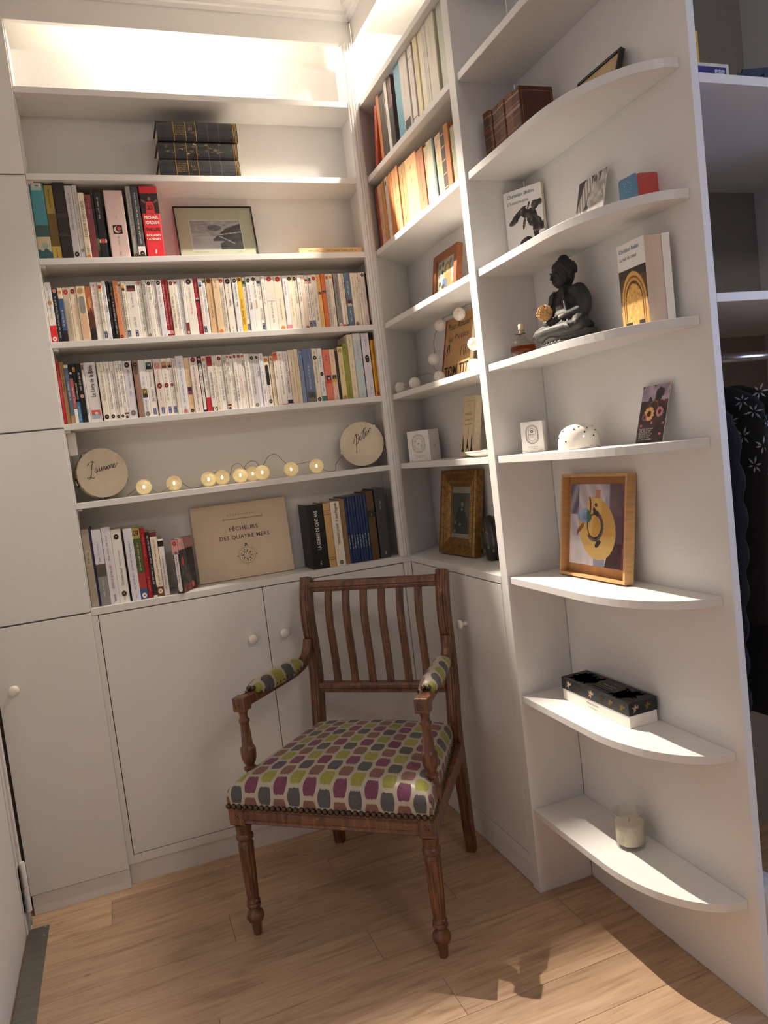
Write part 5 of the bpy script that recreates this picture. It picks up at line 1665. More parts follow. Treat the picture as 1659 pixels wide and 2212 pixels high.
# straw hat painting in a pale shadow-box frame
t = thing('framed_painting', 'pale wooden shadow-box frame with a painted straw hat on the rounded shelf', 'painting', (1.6255, -0.7865, Z[7] + 0.0045), 0, rot=(math.radians(-8), 0, math.radians(-89.1)))
put('frame', frame_bars(0.2620, 0.2600, 0.0072, 0.0260), OAK, t, local=True, bevel=0.0006)
put('backing', MB().box(0.0074, 0.2546, 0.0225, 0.0258, 0.0074, 0.2526), mat('oak_backing', 'B98A58', 0.6, var=0.1, scale=12, stretch=(6, 1, 1)), t, local=True)
put('canvas', MB().box(0.0300, 0.2440, 0.0105, 0.0224, 0.0320, 0.2350), mat('canvas_edge', 'C9B8B4', 0.8, var=0.2), t, local=True)
def hat(u, v):
    n = vnoise(u * 14, v * 9, 40)
    drape = mixc(H('CFC6CB'), H('A59AA4'), 0.75 * abs(math.sin((u * 1.6 + v * 0.9) * 9)) * (1 if v > 0.35 else 0.3))
    if v < 0.30:
        drape = mixc(H('DCD3D6'), H('C8BCC2'), n)
    c = drape
    if u < 0.17 and v > 0.62:
        c = mixc(H('5C5A6A'), H('9A94A0'), 0.5 + 0.5 * math.sin((u * 2 - v) * 16))
    edge = 0.66 + 0.04 * math.sin(v * 9)
    if u > edge:
        c = mixc(H('4A3440'), H('6C5460'), vnoise(u * 5, v * 5, 41))
        if v > 0.62:
            c = mixc(c, H('7A6E70'), 0.5 * vnoise(u * 6, v * 12, 42))
        if v < 0.30:
            c = mixc(H('3C2028'), H('52303A'), n)
        if u > 0.965:
            c = mixc(H('5A2436'), H('8A5A60'), n)
    if 0.66 < u < 0.74 and v > 0.6:
        c = mixc(H('8A8CA2'), H('B8B8C6'), n)
    if v < 0.13 and 0.46 < u < 0.66:
        c = mixc(H('8088A0'), H('9C9EB2'), n)
    # hanger
    if abs(u - 0.525 + 0.04 * (0.9 - v)) < 0.042 and 0.80 < v < 0.93:
        c = H('C0825E')
    bx, bz = (u - 0.515) / 0.335, (v - 0.455) / 0.375
    q = bx * bx + bz * bz + 0.22 * bx * bz
    if q < 1.0 and not (u < 0.32 and v > 0.66):
        c = mixc(H('C79A4E'), H('DDBB72'), 0.35 + 0.5 * vnoise(u * 6, v * 16, 44))
        if bx > 0.25 and bz > -0.2:
            c = mixc(c, H('B88A40'), 0.45)
        if bz < -0.55:
            c = mixc(c, H('E4C47A'), 0.5)
    # folded brim at the upper left and its shadow
    if 0.345 < u < 0.47 and 0.60 < v < 0.84 and u > 0.37 - 0.1 * (v - 0.6):
        c = H('D2AE70')
    if abs(u - (0.365 + 0.03 * math.sin((v - 0.6) * 12))) < 0.014 and 0.62 < v < 0.84:
        c = H('6A4020')
    if abs(v - (0.40 + 0.9 * (u - 0.15))) < 0.035 and 0.14 < u < 0.27:
        c = H('8A5426')
    # crown and its dark band
    kx, kz = (u - 0.470) / 0.120, (v - 0.485) / 0.135
    d = kx * kx + kz * kz
    if 1.0 < d < 1.95 and (kx > 0.05 or kz < -0.85):
        c = mixc(H('4E4448'), H('7A6A70'), n)
    if 1.0 < d < 1.30 and kx > -0.25 and kz < 0.35:
        c = H('1E1A1C')
    if 1.0 < d < 1.34 and kx < -0.15:
        c = H('5A4026')
    if d < 1.0:
        c = mixc(H('B8883E'), H('D2A656'), 0.35 + 0.5 * n)
        if kx < -0.35:
            c = mixc(c, H('E0BE7C'), 0.6)
    for a, b, r in ((0.535, 0.275, 0.036), (0.51, 0.250, 0.028), (0.565, 0.295, 0.026), (0.475, 0.655, 0.034), (0.515, 0.640, 0.034), (0.495, 0.745, 0.024), (0.46, 0.69, 0.026)):
        if (u - a) ** 2 + (v - b) ** 2 < r * r:
            c = H('332C30')
    # blue flowers
    if ((u - 0.29) / 0.13) ** 2 + ((v - 0.61) / 0.095) ** 2 < 0.75 + 0.5 * vnoise(u * 16, v * 16, 46):
        c = mixc(H('6A84AA'), H('A9BAD2'), vnoise(u * 14, v * 12, 47))
        if vnoise(u * 11, v * 11, 48) > 0.62:
            c = H('4A6A5A')
    return c
painted('painted_face', 0.2140, 0.2030, 130, 124, hat, t, (0.0300, 0.0102, 0.0320))

# black frame leaning high on the rounded shelves
t = thing('framed_print', 'slim dark frame lying back on the second highest rounded shelf', 'picture frame', (1.6450, -0.9850, Z[3] + 0.0042), 0, rot=(math.radians(-19), 0, RIGHT))
put('frame', frame_bars(0.1560, 0.0940, 0.0060, 0.0120), BLACK, t, local=True, bevel=0.001)
put('mount', MB().box(0.0062, 0.1498, 0.004, 0.0118, 0.0062, 0.0878), mat('sand_mount', 'C8AE86', 0.8), t, local=True)

# ------------------------------------------------------------------ tambourines
def tambourine(loc, rot, r, label, strokes, wd):
    t = thing('tambourine', label, 'tambourine', loc, 0, rot=rot, group='name tambourines')
    dep = 0.040
    hoop = MB()
    n = 40
    vs, fs = [], []
    for j in range(n):
        a = 2 * math.pi * j / n
        for rr, y in ((r, 0.001), (r, dep), (r - 0.006, dep), (r - 0.006, 0.001)):
            vs.append((rr * math.cos(a), y, r + rr * math.sin(a)))
    for j in range(n):
        q = (j + 1) % n
        for k in range(4):
            fs.append((j * 4 + k, j * 4 + (k + 1) % 4, q * 4 + (k + 1) % 4, q * 4 + k))
    hoop.add(vs, fs)
    put('hoop', hoop, mat('pale_hoop_wood', 'C9B48E', 0.5, var=0.1, scale=16), t, smooth=True, local=True, auto=40)
    sk = MB()
    ring_ = [(r * math.cos(2 * math.pi * j / n), r * math.sin(2 * math.pi * j / n)) for j in range(n)]
    vs = [(p[0], 0.0, r + p[1]) for p in ring_] + [(p[0] * 1.004, 0.010, r + p[1] * 1.004) for p in ring_]
    sk.add(vs, [tuple(range(n))] + [(j, n + j, n + (j + 1) % n, (j + 1) % n) for j in range(n)])
    put('skin', sk, LINEN, t, local=True)
    for k in range(5):
        a = math.radians(52 + 72 * k)
        slot = MB().box(-0.014, 0.014, 0.016, 0.034, -0.0008, 0.0006)
        put('slot', slot, DARK, t, local=True, loc=(r * 1.0005 * math.cos(a), 0, r + r * 1.0005 * math.sin(a)), rot=(0, math.pi / 2 - a, 0))  # dark strip painted as the shade of an open slot
        for y in (0.0235, 0.0265):
            j = MB().lathe([(1e-6, -0.0004), (0.004, 0.0008), (0.0105, 0.0), (0.0105, 0.0005), (1e-6, 0.0009)], (0, 0, 0), 16, axis='y')
            put('jingle', j, CHROME, t, smooth=True, local=True, loc=((r - 0.003) * math.cos(a), y, r + (r - 0.003) * math.sin(a)))
    for k in range(14):
        a = math.radians(10 + 360 * k / 14)
        put('tack', MB().lathe([(0.0022, 0.0), (0.0012, 0.0012)], (0, 0, 0), 8), BRASS, t, local=True, loc=(r * 1.002 * math.cos(a), 0.0065, r + r * 1.002 * math.sin(a)), rot=(0, math.pi / 2 - a, 0))
    wr_ = MB()
    for s in strokes:
        pts = smooth_path([(p[0], p[1]) for p in s], 5)
        ww = [wd * (0.55 + 0.6 * abs(math.sin(i * 0.55))) for i in range(len(pts))]
        for q in stroke2d(pts, ww):
            flat(wr_, q, ink('k'), -0.0006)
            flat(wr_, q[::-1], ink('k'), -0.0006)
    put('handwriting', wr_, None, t, local=True)
    return t
def script(word_strokes, sx, x0, z0, slope):
    return [[(x0 + p[0] * sx, z0 + p[1] * sx + slope * p[0] * sx) for p in s] for s in word_strokes]
LAUR = [[(0.02, 0.30), (0.12, 0.40), (0.24, 0.42), (0.30, 0.36)], [(0.24, 0.42), (0.17, 0.15), (0.10, -0.12), (0.02, -0.20), (-0.04, -0.14), (0.08, -0.14), (0.18, -0.20), (0.24, -0.16)],
        [(0.36, 0.14), (0.30, 0.12), (0.27, 0.02), (0.31, -0.02), (0.36, 0.10), (0.37, 0.0), (0.42, 0.02), (0.45, 0.13), (0.44, 0.0), (0.50, 0.03), (0.54, 0.14), (0.53, 0.0), (0.58, 0.04), (0.61, 0.14), (0.66, 0.12), (0.65, 0.0), (0.70, 0.05), (0.72, 0.14), (0.715, 0.0)],
        [(0.82, 0.13), (0.77, 0.12), (0.745, 0.02), (0.79, 0.0), (0.83, 0.12), (0.835, 0.0), (0.885, 0.12), (0.93, 0.13), (0.925, 0.0), (0.96, 0.03), (1.00, 0.08), (1.03, 0.13), (0.995, 0.13), (0.975, 0.03), (1.02, -0.01), (1.10, 0.10), (1.16, 0.13)]]
PET = [[(0.16, 0.62), (0.14, 0.30), (0.10, -0.10), (0.08, -0.42)], [(-0.06, 0.10), (0.02, 0.34), (0.16, 0.60), (0.26, 0.52), (0.28, 0.30), (0.20, 0.08), (0.06, 0.02)],
       [(0.30, 0.22), (0.40, 0.34), (0.36, 0.42), (0.30, 0.30), (0.36, 0.16), (0.46, 0.28)], [(0.60, 0.74), (0.55, 0.40), (0.53, 0.24), (0.58, 0.18), (0.66, 0.32)], [(0.44, 0.50), (0.60, 0.62), (0.74, 0.72)],
       [(0.66, 0.34), (0.76, 0.46), (0.72, 0.52), (0.66, 0.40), (0.72, 0.28), (0.80, 0.38), (0.87, 0.52), (0.86, 0.40), (0.90, 0.54), (0.98, 0.58), (1.02, 0.52)]]
tambourine((0.5370, 0.064, Z[6] + 0.0075), (math.radians(-5), 0, math.radians(14)), 0.0785, 'pale tambourine with a handwritten name at the left end of the shelf', script(LAUR, 0.084, -0.046, 0.0785, 0.16), 0.0016)
tambourine((1.4070, 0.064, Z[6] + 0.0070), (math.radians(-4), 0, math.radians(-22)), 0.0785, 'pale tambourine marked Peter leaning by the fluted post', script(PET, 0.064, -0.026, 0.074, 0.30), 0.0017)

# white plug-in power adapter on the cupboard side
ad = MB().prism(rrect(0.030, 0.072, 0.005, 3, 0.062, 1.413), 0.4462, 0.472, 'x')
tag(put('power_adapter', ad, CARD, bevel=0.002), 'white plug-in power adapter above the left tambourine', 'adapter')

# ------------------------------------------------------------------ string lights
def globe_mat(key, col, f, emit):
    m = bpy.data.materials.new(key)
    m.use_nodes = True
    nt = m.node_tree
    b = nt.nodes['Principled BSDF']
    tc = nt.nodes.new('ShaderNodeTexCoord')
    vo = nt.nodes.new('ShaderNodeTexVoronoi'); vo.inputs['Scale'].default_value = 320
    nt.links.new(tc.outputs['Object'], vo.inputs['Vector'])
    rp = nt.nodes.new('ShaderNodeValToRGB')
    rp.color_ramp.elements[0].color = tuple(c * 0.55 for c in col[:3]) + (1,)
    rp.color_ramp.elements[1].color = col
    rp.color_ramp.elements[1].position = 0.5
    nt.links.new(vo.outputs['Distance'], rp.inputs['Fac'])
    nt.links.new(rp.outputs['Color'], b.inputs['Base Color'])
    b.inputs['Roughness'].default_value = 0.35
    nt.links.new(rp.outputs['Color'], b.inputs['Emission Color'])
    b.inputs['Emission Strength'].default_value = emit
    tr = nt.nodes.new('ShaderNodeBsdfTranslucent')
    nt.links.new(rp.outputs['Color'], tr.inputs['Color'])
    tp = nt.nodes.new('ShaderNodeBsdfTransparent')
    m1 = nt.nodes.new('ShaderNodeMixShader'); m1.inputs[0].default_value = 0.35
    m2 = nt.nodes.new('ShaderNodeMixShader'); m2.inputs[0].default_value = f
    nt.links.new(b.outputs[0], m1.inputs[1]); nt.links.new(tr.outputs[0], m1.inputs[2])
    nt.links.new(m1.outputs[0], m2.inputs[1]); nt.links.new(tp.outputs[0], m2.inputs[2])
    nt.links.new(m2.outputs[0], nt.nodes['Material Output'].inputs[0])
    return m
GLOBE_WARM = globe_mat('crackled_gold_globe', (0.92, 0.80, 0.50, 1), 0.30, 0.10)
GLOBE_WHITE = globe_mat('frosted_white_globe', (0.90, 0.87, 0.82, 1), 0.16, 0.0)
CORD = mat('clear_cord', '8A7C64', 0.4, var=0.1)
def garland(label, globes, r, gm, cord_path, loc):
    t = thing('string_lights', label, 'string lights', loc, group='ball string lights')
    sph = MB().sphere((0, 0, 0), r, 24, 16).mesh('globe', gm, True)
    bul = MB().lathe([(1e-6, -0.006), (0.003, -0.004), (0.0036, 0.0), (0.003, 0.004), (1e-6, 0.006)], (0, 0, 0), 10).mesh('bulb', BULB if gm is GLOBE_WARM else CARD, True)
    cap = MB().lathe([(0.0048, 0.0), (0.0048, 0.006), (0.003, 0.008)], (0, 0, 0), 10).mesh('socket', mat('clear_socket', 'B8AE98', 0.3), True)
    L = Vector(loc)
    for p in globes:
        g = put('globe', sph, None, t, local=True, loc=Vector(p) - L)
        put('bulb', bul, None, g, local=True)
        put('socket', cap, None, g, local=True, loc=(0.3 * r, 0.75 * r, 0.55 * r), rot=(math.radians(-50), math.radians(20), 0))
    for path in cord_path:
        pts = smooth_path(path, 7)
        put('cord', MB().tube([tuple(Vector(p) - L) for p in pts], 0.0011, 6), CORD, t, smooth=True, local=True)
    return t
zg = Z[6] + 0.0256
GA = [(0.6520, 0.055, zg), (0.7480, 0.066, zg), (0.8590, 0.060, zg), (0.9060, 0.074, zg), (0.9640, 0.056, zg), (1.0120, 0.088, zg), (1.0360, 0.040, zg + 0.001), (1.1400, 0.058, zg), (1.2320, 0.062, zg + 0.001)]
zb = Z[6] + 0.003
garland('string of warm gold crackled globe lights lying between the two tambourines', GA, 0.0247, GLOBE_WARM,
        [[(0.60, 0.12, zb), (0.645, 0.088, zb + 0.03), (0.655, 0.075, zb + 0.04), (0.69, 0.06, zb), (0.73, 0.05, zb + 0.012), (0.755, 0.082, zb + 0.036), (0.80, 0.075, zb), (0.84, 0.075, zb + 0.006), (0.868, 0.078, zb + 0.036), (0.90, 0.092, zb + 0.04), (0.93, 0.09, zb + 0.02), (0.945, 0.08, zb + 0.055), (0.968, 0.075, zb + 0.062), (0.985, 0.075, zb + 0.04), (0.99, 0.10, zb + 0.05), (1.012, 0.105, zb + 0.066), (1.03, 0.09, zb + 0.06), (1.038, 0.058, zb + 0.040), (1.07, 0.07, zb + 0.075), (1.10, 0.08, zb + 0.078), (1.135, 0.076, zb + 0.040), (1.18, 0.08, zb + 0.038), (1.225, 0.08, zb + 0.038), (1.26, 0.06, zb + 0.004), (1.295, 0.055, zb), (1.30, 0.055, zb + 0.02), (1.325, 0.07, zb + 0.042), (1.335, 0.08, zb + 0.045)]], (0.95, 0.07, Z[6] + EPS))
z5 = Z[5]
GB = [(1.5405, -0.0330, z5 + 0.0200), (1.5450, -0.1520, z5 + 0.0200), (1.5740, -0.2880, z5 + 0.0200), (1.5730, -0.5350, z5 + 0.0200), (1.5880, -0.2320, z5 + 0.0835), (1.6090, -0.2600, z5 + 0.1860), (1.6130, -0.3950, z5 + 0.1930), (1.5980, -0.4980, z5 + 0.0860)]
garland('string of white globe lights draped around the brown picture book', GB, 0.0193, GLOBE_WHITE,
        [[(1.526, -0.010, z5 + 0.004), (1.530, -0.02, z5 + 0.018), (1.545, -0.05, z5 + 0.022), (1.55, -0.10, z5 + 0.022), (1.556, -0.145, z5 + 0.040), (1.58, -0.13, z5 + 0.045), (1.60, -0.16, z5 + 0.046), (1.61, -0.21, z5 + 0.02), (1.60, -0.25, z5 + 0.004), (1.585, -0.275, z5 + 0.03), (1.592, -0.215, z5 + 0.06), (1.596, -0.226, z5 + 0.10), (1.606, -0.210, z5 + 0.15), (1.626, -0.240, z5 + 0.205), (1.632, -0.31, z5 + 0.210), (1.633, -0.37, z5 + 0.213), (1.628, -0.46, z5 + 0.205), (1.608, -0.505, z5 + 0.11), (1.590, -0.54, z5 + 0.06), (1.580, -0.545, z5 + 0.038)]], (1.58, -0.30, z5 + EPS))

# ------------------------------------------------------------------ things on the short bookcase
tt = thing('picture_book', 'brown picture book with red spine and large black title wrapped in globe lights', 'book', (1.6070, -0.2225, Z[5] + 0.0035), 0, rot=(math.radians(-12), 0, RIGHT))
KRAFT = mat('brown_printed_board', 'B08A5C', 0.7, var=0.1, scale=12)
put('cover', MB().box(0.008, 0.200, 0.0, 0.002, 0.0, 0.205).box(0.008, 0.200, 0.012, 0.014, 0.0, 0.205), KRAFT, tt, local=True, bevel=0.0005)
put('spine', MB().prism([(0.0, 0.004), (0.002, 0.0), (0.012, -0.0004), (0.012, 0.0144), (0.002, 0.014), (0.0, 0.010)], 0.0, 0.205, 'z'), mat('red_cloth', '8E2420', 0.7, var=0.12), tt, local=True)
put('pages', MB().box(0.012, 0.198, 0.0021, 0.0119, 0.002, 0.203), PAGES, tt, local=True)
tx = MB()
put_text(tx, 'Pour Amuser', 0.110, 0.176, ink('2E2418'), width=0.165, height=0.022, squeeze=False, shear=0.25)
put_text(tx, 'les', 0.052, 0.136, ink('2E2418'), width=0.03, height=0.018, squeeze=False, shear=0.25)
put_text(tx, 'Petits.', 0.136, 0.138, ink('6A4426'), width=0.105, height=0.018, squeeze=False)
put_text(tx, 'TOM TIT', 0.108, 0.032, ink('1E1812'), width=0.172, height=0.034, squeeze=False, bold=0.02)
for x0 in (0.135, 0.165):               # two little pieces of furniture
    for q in stroke2d([(x0, 0.07), (x0 + 0.002, 0.10), (x0 + 0.02, 0.103), (x0 + 0.02, 0.07)], 0.003):
        flat(tx, q, ink('2E2418')); flat(tx, q[::-1], ink('2E2418'))
for q in stroke2d(smooth_path([(0.03, 0.085), (0.036, 0.11), (0.044, 0.12), (0.05, 0.108), (0.045, 0.085)], 4), 0.005):
    flat(tx, q, ink('2E2418')); flat(tx, q[::-1], ink('2E2418'))
put('lettering', tx, None, tt, local=True)

def carton(name, label, loc, rz, w, d, h, oval, word, sub):
    t = thing(name, label, 'box', loc, rz, 'small white candle boxes')
    put('carton', MB().box(0, w, 0, d, 0, h), CARD, t, local=True, bevel=0.0008)
    put('lid_flap', MB().box(0.001, w - 0.001, 0.001, d - 0.001, h, h + 0.0008), CARD, t, local=True)
    p = MB()
    cx, cz, rx, rz_ = w / 2, h * 0.58, w * oval, h * 0.30
    for sc, lw in ((1.0, 0.0006), (0.90, 0.0004), (0.62, 0.0005)):
        pts = rrect(2 * rx * sc, 2 * rz_ * sc - (0 if sc == 1 else 0.0), rx * sc * 0.98, 8, cx, cz)
        pts.append(pts[0])
        for q in stroke2d(pts, lw * 1.6):
            flat(p, q, ink('3A3836')); flat(p, q[::-1], ink('3A3836'))
    nt_ = 40
    ell = rrect(2 * rx * 0.76, 2 * rz_ * 0.80, rx * 0.74, 9, cx, cz)
    for i, q in enumerate(ell):
        if i % 2 == 0:
            flat(p, disc(q[0], q[1], w * 0.012, n=6), ink('5A5856'), -0.0005)
    if word:
        for k, ch in enumerate(word):
            put_text(p, ch, cx + (k - (len(word) - 1) / 2) * w * 0.12, cz - (k - (len(word) - 1) / 2) * h * 0.065, ink('2A2826'), height=h * 0.07, y=-0.0006)
    else:
        for k in range(5):
            flat(p, disc(cx + w * 0.05 * math.cos(k * 1.256), cz + h * 0.10 + w * 0.05 * math.sin(k * 1.256), w * 0.028, n=8), ink('4A4846'), -0.0006)
        ticks(p, RND, cz, cx - w * 0.14, cx + w * 0.14, h * 0.05, ink('2A2826'), -0.0006, up=False)
        ticks(p, RND, cz - h * 0.08, cx - w * 0.06, cx + w * 0.08, h * 0.03, ink('2A2826'), -0.0006, up=False)
    ticks(p, RND, h * 0.18, cx - w * 0.22, cx + w * 0.22, h * 0.03, ink('4A4846'), -0.0006, up=False)
    ticks(p, RND, h * 0.13, cx - w * 0.14, cx + w * 0.14, h * 0.024, ink('4A4846'), -0.0006, up=False)
    ticks(p, RND, h * 0.05, w * 0.05, w * 0.18, h * 0.02, ink('4A4846'), -0.0006, up=False)
    ticks(p, RND, h * 0.05, w * 0.72, w * 0.95, h * 0.02, ink('4A4846'), -0.0006, up=False)
    put('printed_label', p, None, t, local=True)
    sd = MB()
    flat(sd, [(d * 0.47, h * 0.42), (d * 0.53, h * 0.42), (d * 0.50, h * 0.56)], ink('77716A'), -0.0004)
    rect(sd, d * 0.496, d * 0.504, h * 0.2, h * 0.42, ink('A8A49C'), -0.0004)
    sd.xf(Matrix.Translation((w, 0, 0)) @ Matrix.Rotation(math.pi / 2, 4, 'Z'))
    put('side_print', sd, None, t, local=True)
    return t
carton('candle_box', 'white candle box with an oval THE emblem on the short bookcase', (1.5480, -0.0230, Z[6] + EPS), math.radians(-49.4), 0.084, 0.084, 0.1060, 0.29, 'THE', True)
carton('candle_box', 'smaller white candle box with an oval emblem beside the white dome', (1.5690, -0.7590, Z[6] + EPS), math.radians(-40.2), 0.0570, 0.0570, 0.0800, 0.27, '', True)

# narrow Paris book
pa = thing('narrow_book', 'narrow cream softcover book with monument silhouettes behind the small dish', 'book', (1.6130, -0.2990, Z[6] + 0.0044), 0, rot=(math.radians(-10), 0, math.radians(-88)))
put('cover', MB().box(0.0, 0.0840, 0.0, 0.0009, 0.0, 0.188).box(0.0, 0.0840, 0.0211, 0.022, 0.0, 0.188).box(0.0, 0.0010, 0.0009, 0.0211, 0.0, 0.188), mat('buff_cover', 'DCC9A4', 0.6, var=0.05), pa, local=True)
put('pages', MB().box(0.0012, 0.0825, 0.0010, 0.0210, 0.001, 0.187), PAGES, pa, local=True)
p = MB()
for x0, x1, z0, z1 in ((0.006, 0.078, 0.172, 0.1728), (0.006, 0.0068, 0.03, 0.172), (0.0772, 0.078, 0.03, 0.172)):
    rect(p, x0, x1, z0, z1, ink('6A5A44'))
put_text(p, 'PARIS', 0.042, 0.133, ink('8A5A3A'), width=0.042, height=0.011, squeeze=False)
ticks(p, RND, 0.160, 0.034, 0.052, 0.003, ink('6A5A44'), up=False)
ticks(p, RND, 0.114, 0.018, 0.066, 0.006, ink('8A5A3A'), up=False)
ticks(p, RND, 0.100, 0.020, 0.064, 0.006, ink('8A5A3A'), up=False)
flat(p, [(0.030, 0.012), (0.035, 0.012), (0.0385, 0.024), (0.0455, 0.024), (0.049, 0.012), (0.054, 0.012), (0.0465, 0.036), (0.0435, 0.056), (0.0425, 0.084), (0.0415, 0.084), (0.0405, 0.056), (0.0375, 0.036)], ink('k'))
for c_ in (0.013, 0.068):
    flat(p, [(c_ - 0.009, 0.014), (c_ + 0.009, 0.014), (c_ + 0.009, 0.020), (c_ + 0.004, 0.024), (c_ + 0.003, 0.050), (c_ + 0.001, 0.066), (c_ - 0.001, 0.066), (c_ - 0.003, 0.050), (c_ - 0.004, 0.024), (c_ - 0.009, 0.020)], ink('k'))
put('cover_print', p, None, pa, local=True)

# small dish with trinkets
di = thing('trinket_dish', 'shallow white oval dish holding small trinkets at the shelf front', 'dish', (1.5720, -0.5480, Z[6] + EPS))
prof = [(0.55, 0.0), (0.58, 0.003), (0.90, 0.010), (1.0, 0.017), (0.985, 0.0185), (0.88, 0.013), (0.56, 0.0065), (1e-6, 0.006)]
dm = MB().lathe(prof, (0, 0, 0), 36)
dm.v = [(x * 0.046, y * 0.098, z) for x, y, z in dm.v]
put('plate', dm, mat('glazed_white', 'EDE6DA', 0.2, var=0.03), di, smooth=True, local=True)
for k, (x, y, c, s) in enumerate(((-0.004, 0.030, 'D8402E', 0.008), (0.006, 0.010, '2A2624', 0.008), (-0.008, -0.012, '8A8480', 0.009), (0.004, -0.035, '2A2A30', 0.009), (0.006, 0.052, '5A5048', 0.006), (-0.004, -0.058, 'B8A890', 0.008))):
    put('trinket', MB().sphere((x, y, 0.0075 + s * 0.75), s, 12, 8, s=(1.2, 1.3, 0.75)), mat('trinket_' + c, c, 0.25, var=0.3, scale=90), di, smooth=True, local=True)

# ------------------------------------------------------------------ things on the rounded shelves
# small leather-bound books
yb = -0.7230
for i, (w_, h_, c_) in enumerate(((0.0330, 0.136, '4A2E20'), (0.0165, 0.130, '5A3422'), (0.0310, 0.128, '503020'), (0.0300, 0.128, '5E3826'), (0.0370, 0.127, '6A3E2C'), (0.0350, 0.124, '4E261C')), 1):
    lab = ['dark brown leather book, first from left on the rounded shelf', 'thin brown leather book, second from left on the rounded shelf', 'brown leather book, third from left on the rounded shelf', 'brown leather book, fourth from left on the rounded shelf', 'reddish brown leather book, fifth from left on the rounded shelf', 'reddish leather book with its front cover showing, last of its row'][i - 1]
    b_ = book('leather_book', lab, (1.5700 + 0.002 * (i % 2), yb, Z[3]), RIGHT, w_, h_, 0.092, c_, 'b.1-.112:B8934A;b.3-.31:8A6A3A;b.5-.51:8A6A3A;b.7-.71:8A6A3A;b.88-.892:B8934A;b.6-.66:6A2420', 'small leather books on the rounded shelf', True, worn=True)
    if i == 6:
        g = MB()
        for x0, x1, z0, z1 in ((0.006, 0.088, 0.006, 0.0068), (0.006, 0.088, 0.112, 0.1128), (0.006, 0.0068, 0.006, 0.112), (0.0872, 0.088, 0.006, 0.112)):
            rect(g, x0, x1, z0, z1, GOLD, -0.0003)
        g.xf(Matrix.Translation((w_, 0, 0)) @ Matrix.Rotation(math.pi / 2, 4, 'Z'))
        put('gilt_border', g, None, b_, local=True)
    yb -= w_

# paperback with a bronze cherub on its cover
def blob(u, v, items):
    for a, b, rx, rz, ang in items:
        x, y = u - a, v - b
        c, s = math.cos(ang), math.sin(ang)
        if ((x * c + y * s) / rx) ** 2 + ((-x * s + y * c) / rz) ** 2 < 1:
            return True
    return False
CHER = [(0.70, 0.585, 0.10, 0.075, 0.3), (0.80, 0.60, 0.07, 0.05, 0), (0.60, 0.40, 0.13, 0.15, 0.4), (0.42, 0.50, 0.12, 0.075, -0.5), (0.24, 0.47, 0.20, 0.055, 0.5), (0.14, 0.40, 0.12, 0.045, 0.2), (0.36, 0.55, 0.13, 0.03, 0.35), (0.54, 0.60, 0.02, 0.12, -0.5), (0.72, 0.27, 0.10, 0.12, -0.5), (0.86, 0.24, 0.13, 0.06, 0.2), (0.66, 0.16, 0.06, 0.13, 0.3), (0.40, 0.05, 0.16, 0.07, 0.2), (0.40, 0.34, 0.03, 0.10, -0.4)]
def cherub(u, v):
    if blob((u - 0.08) * 0.92 + 0.02, (v - 0.30) * 0.92, CHER):
        n = vnoise(u * 16, v * 20, 61)
        return mixc(H('221E1E'), H('6E6460'), n * n * 1.3)
    return mixc(H('EBE8E4'), H('E2DEDA'), vnoise(u * 3, v * 3, 60))
hj = thing('cover_paperback', 'white paperback with a bronze cherub on its cover facing out on the rounded shelf', 'book', (1.6190, -0.7075, Z[4] + EPS), math.radians(-59.1), 'facing-out paperbacks')
put('cover', MB().box(0.0, 0.108, 0.0, 0.0006, 0.0, 0.190).box(0.0, 0.108, 0.0124, 0.013, 0.0, 0.190).box(0.0, 0.0006, 0.0006, 0.0124, 0.0, 0.190), CARD, hj, local=True)
put('pages', MB().box(0.0008, 0.1072, 0.0007, 0.0123, 0.0005, 0.1895), PAGES, hj, local=True)
painted('cover_picture', 0.1072, 0.1500, 72, 100, cherub, hj, (0.0004, -0.0003, 0.0006))
p = MB()
put_text(p, 'Christian Bobin', 0.010, 0.1765, ink('4A6A82'), width=0.078, height=0.0088, squeeze=False, bold=0.012, anchor='l')
put_text(p, 'L’homme-joie', 0.010, 0.1590, ink('6A6764'), width=0.060, height=0.0085, squeeze=False, anchor='l')
put('lettering', p, None, hj, local=True)

# postcard with a stone angel
ANG = [(0.62, 0.66, 0.10, 0.11, 0), (0.62, 0.52, 0.14, 0.16, 0.1), (0.60, 0.36, 0.20, 0.16, 0.1), (0.70, 0.18, 0.26, 0.16, 0.1), (0.84, 0.58, 0.08, 0.24, -0.15)]
WING = [(0.36, 0.60, 0.13, 0.20, -0.35), (0.26, 0.38, 0.12, 0.26, -0.35), (0.16, 0.18, 0.09, 0.20, -0.4), (0.86, 0.50, 0.10, 0.28, 0.1)]
def angel(u, v):
    u, v = 0.08 + u * 0.86, (v - 0.20) * 0.95
    if blob(u, v, [(0.60, 0.685, 0.055, 0.05, 0)]):
        return mixc(H('5A5654'), H('8A8480'), vnoise(u * 12, v * 12, 70))
    if blob(u, v, ANG):
        return mixc(H('8E8884'), H('DAD4CC'), vnoise(u * 9, v * 13, 71))
    if blob(u, v, WING):
        return mixc(H('E2DCD4'), H('8A8480'), 0.5 + 0.5 * math.sin((u * 1.2 + v * 0.35) * 60))
    return mixc(H('3A3636'), H('55504E'), vnoise(u * 4, v * 4, 72))
an = thing('postcard', 'black and white postcard of a stone angel propped on the rounded shelf', 'postcard', (1.6470, -0.9540, Z[4] + 0.0006), 0, rot=(math.radians(-14), 0, RIGHT))
put('card', MB().box(0, 0.106, 0.0002, 0.0010, 0, 0.130), CARD, an, local=True)
painted('photograph', 0.106, 0.130, 66, 80, angel, an, (0, 0, 0))

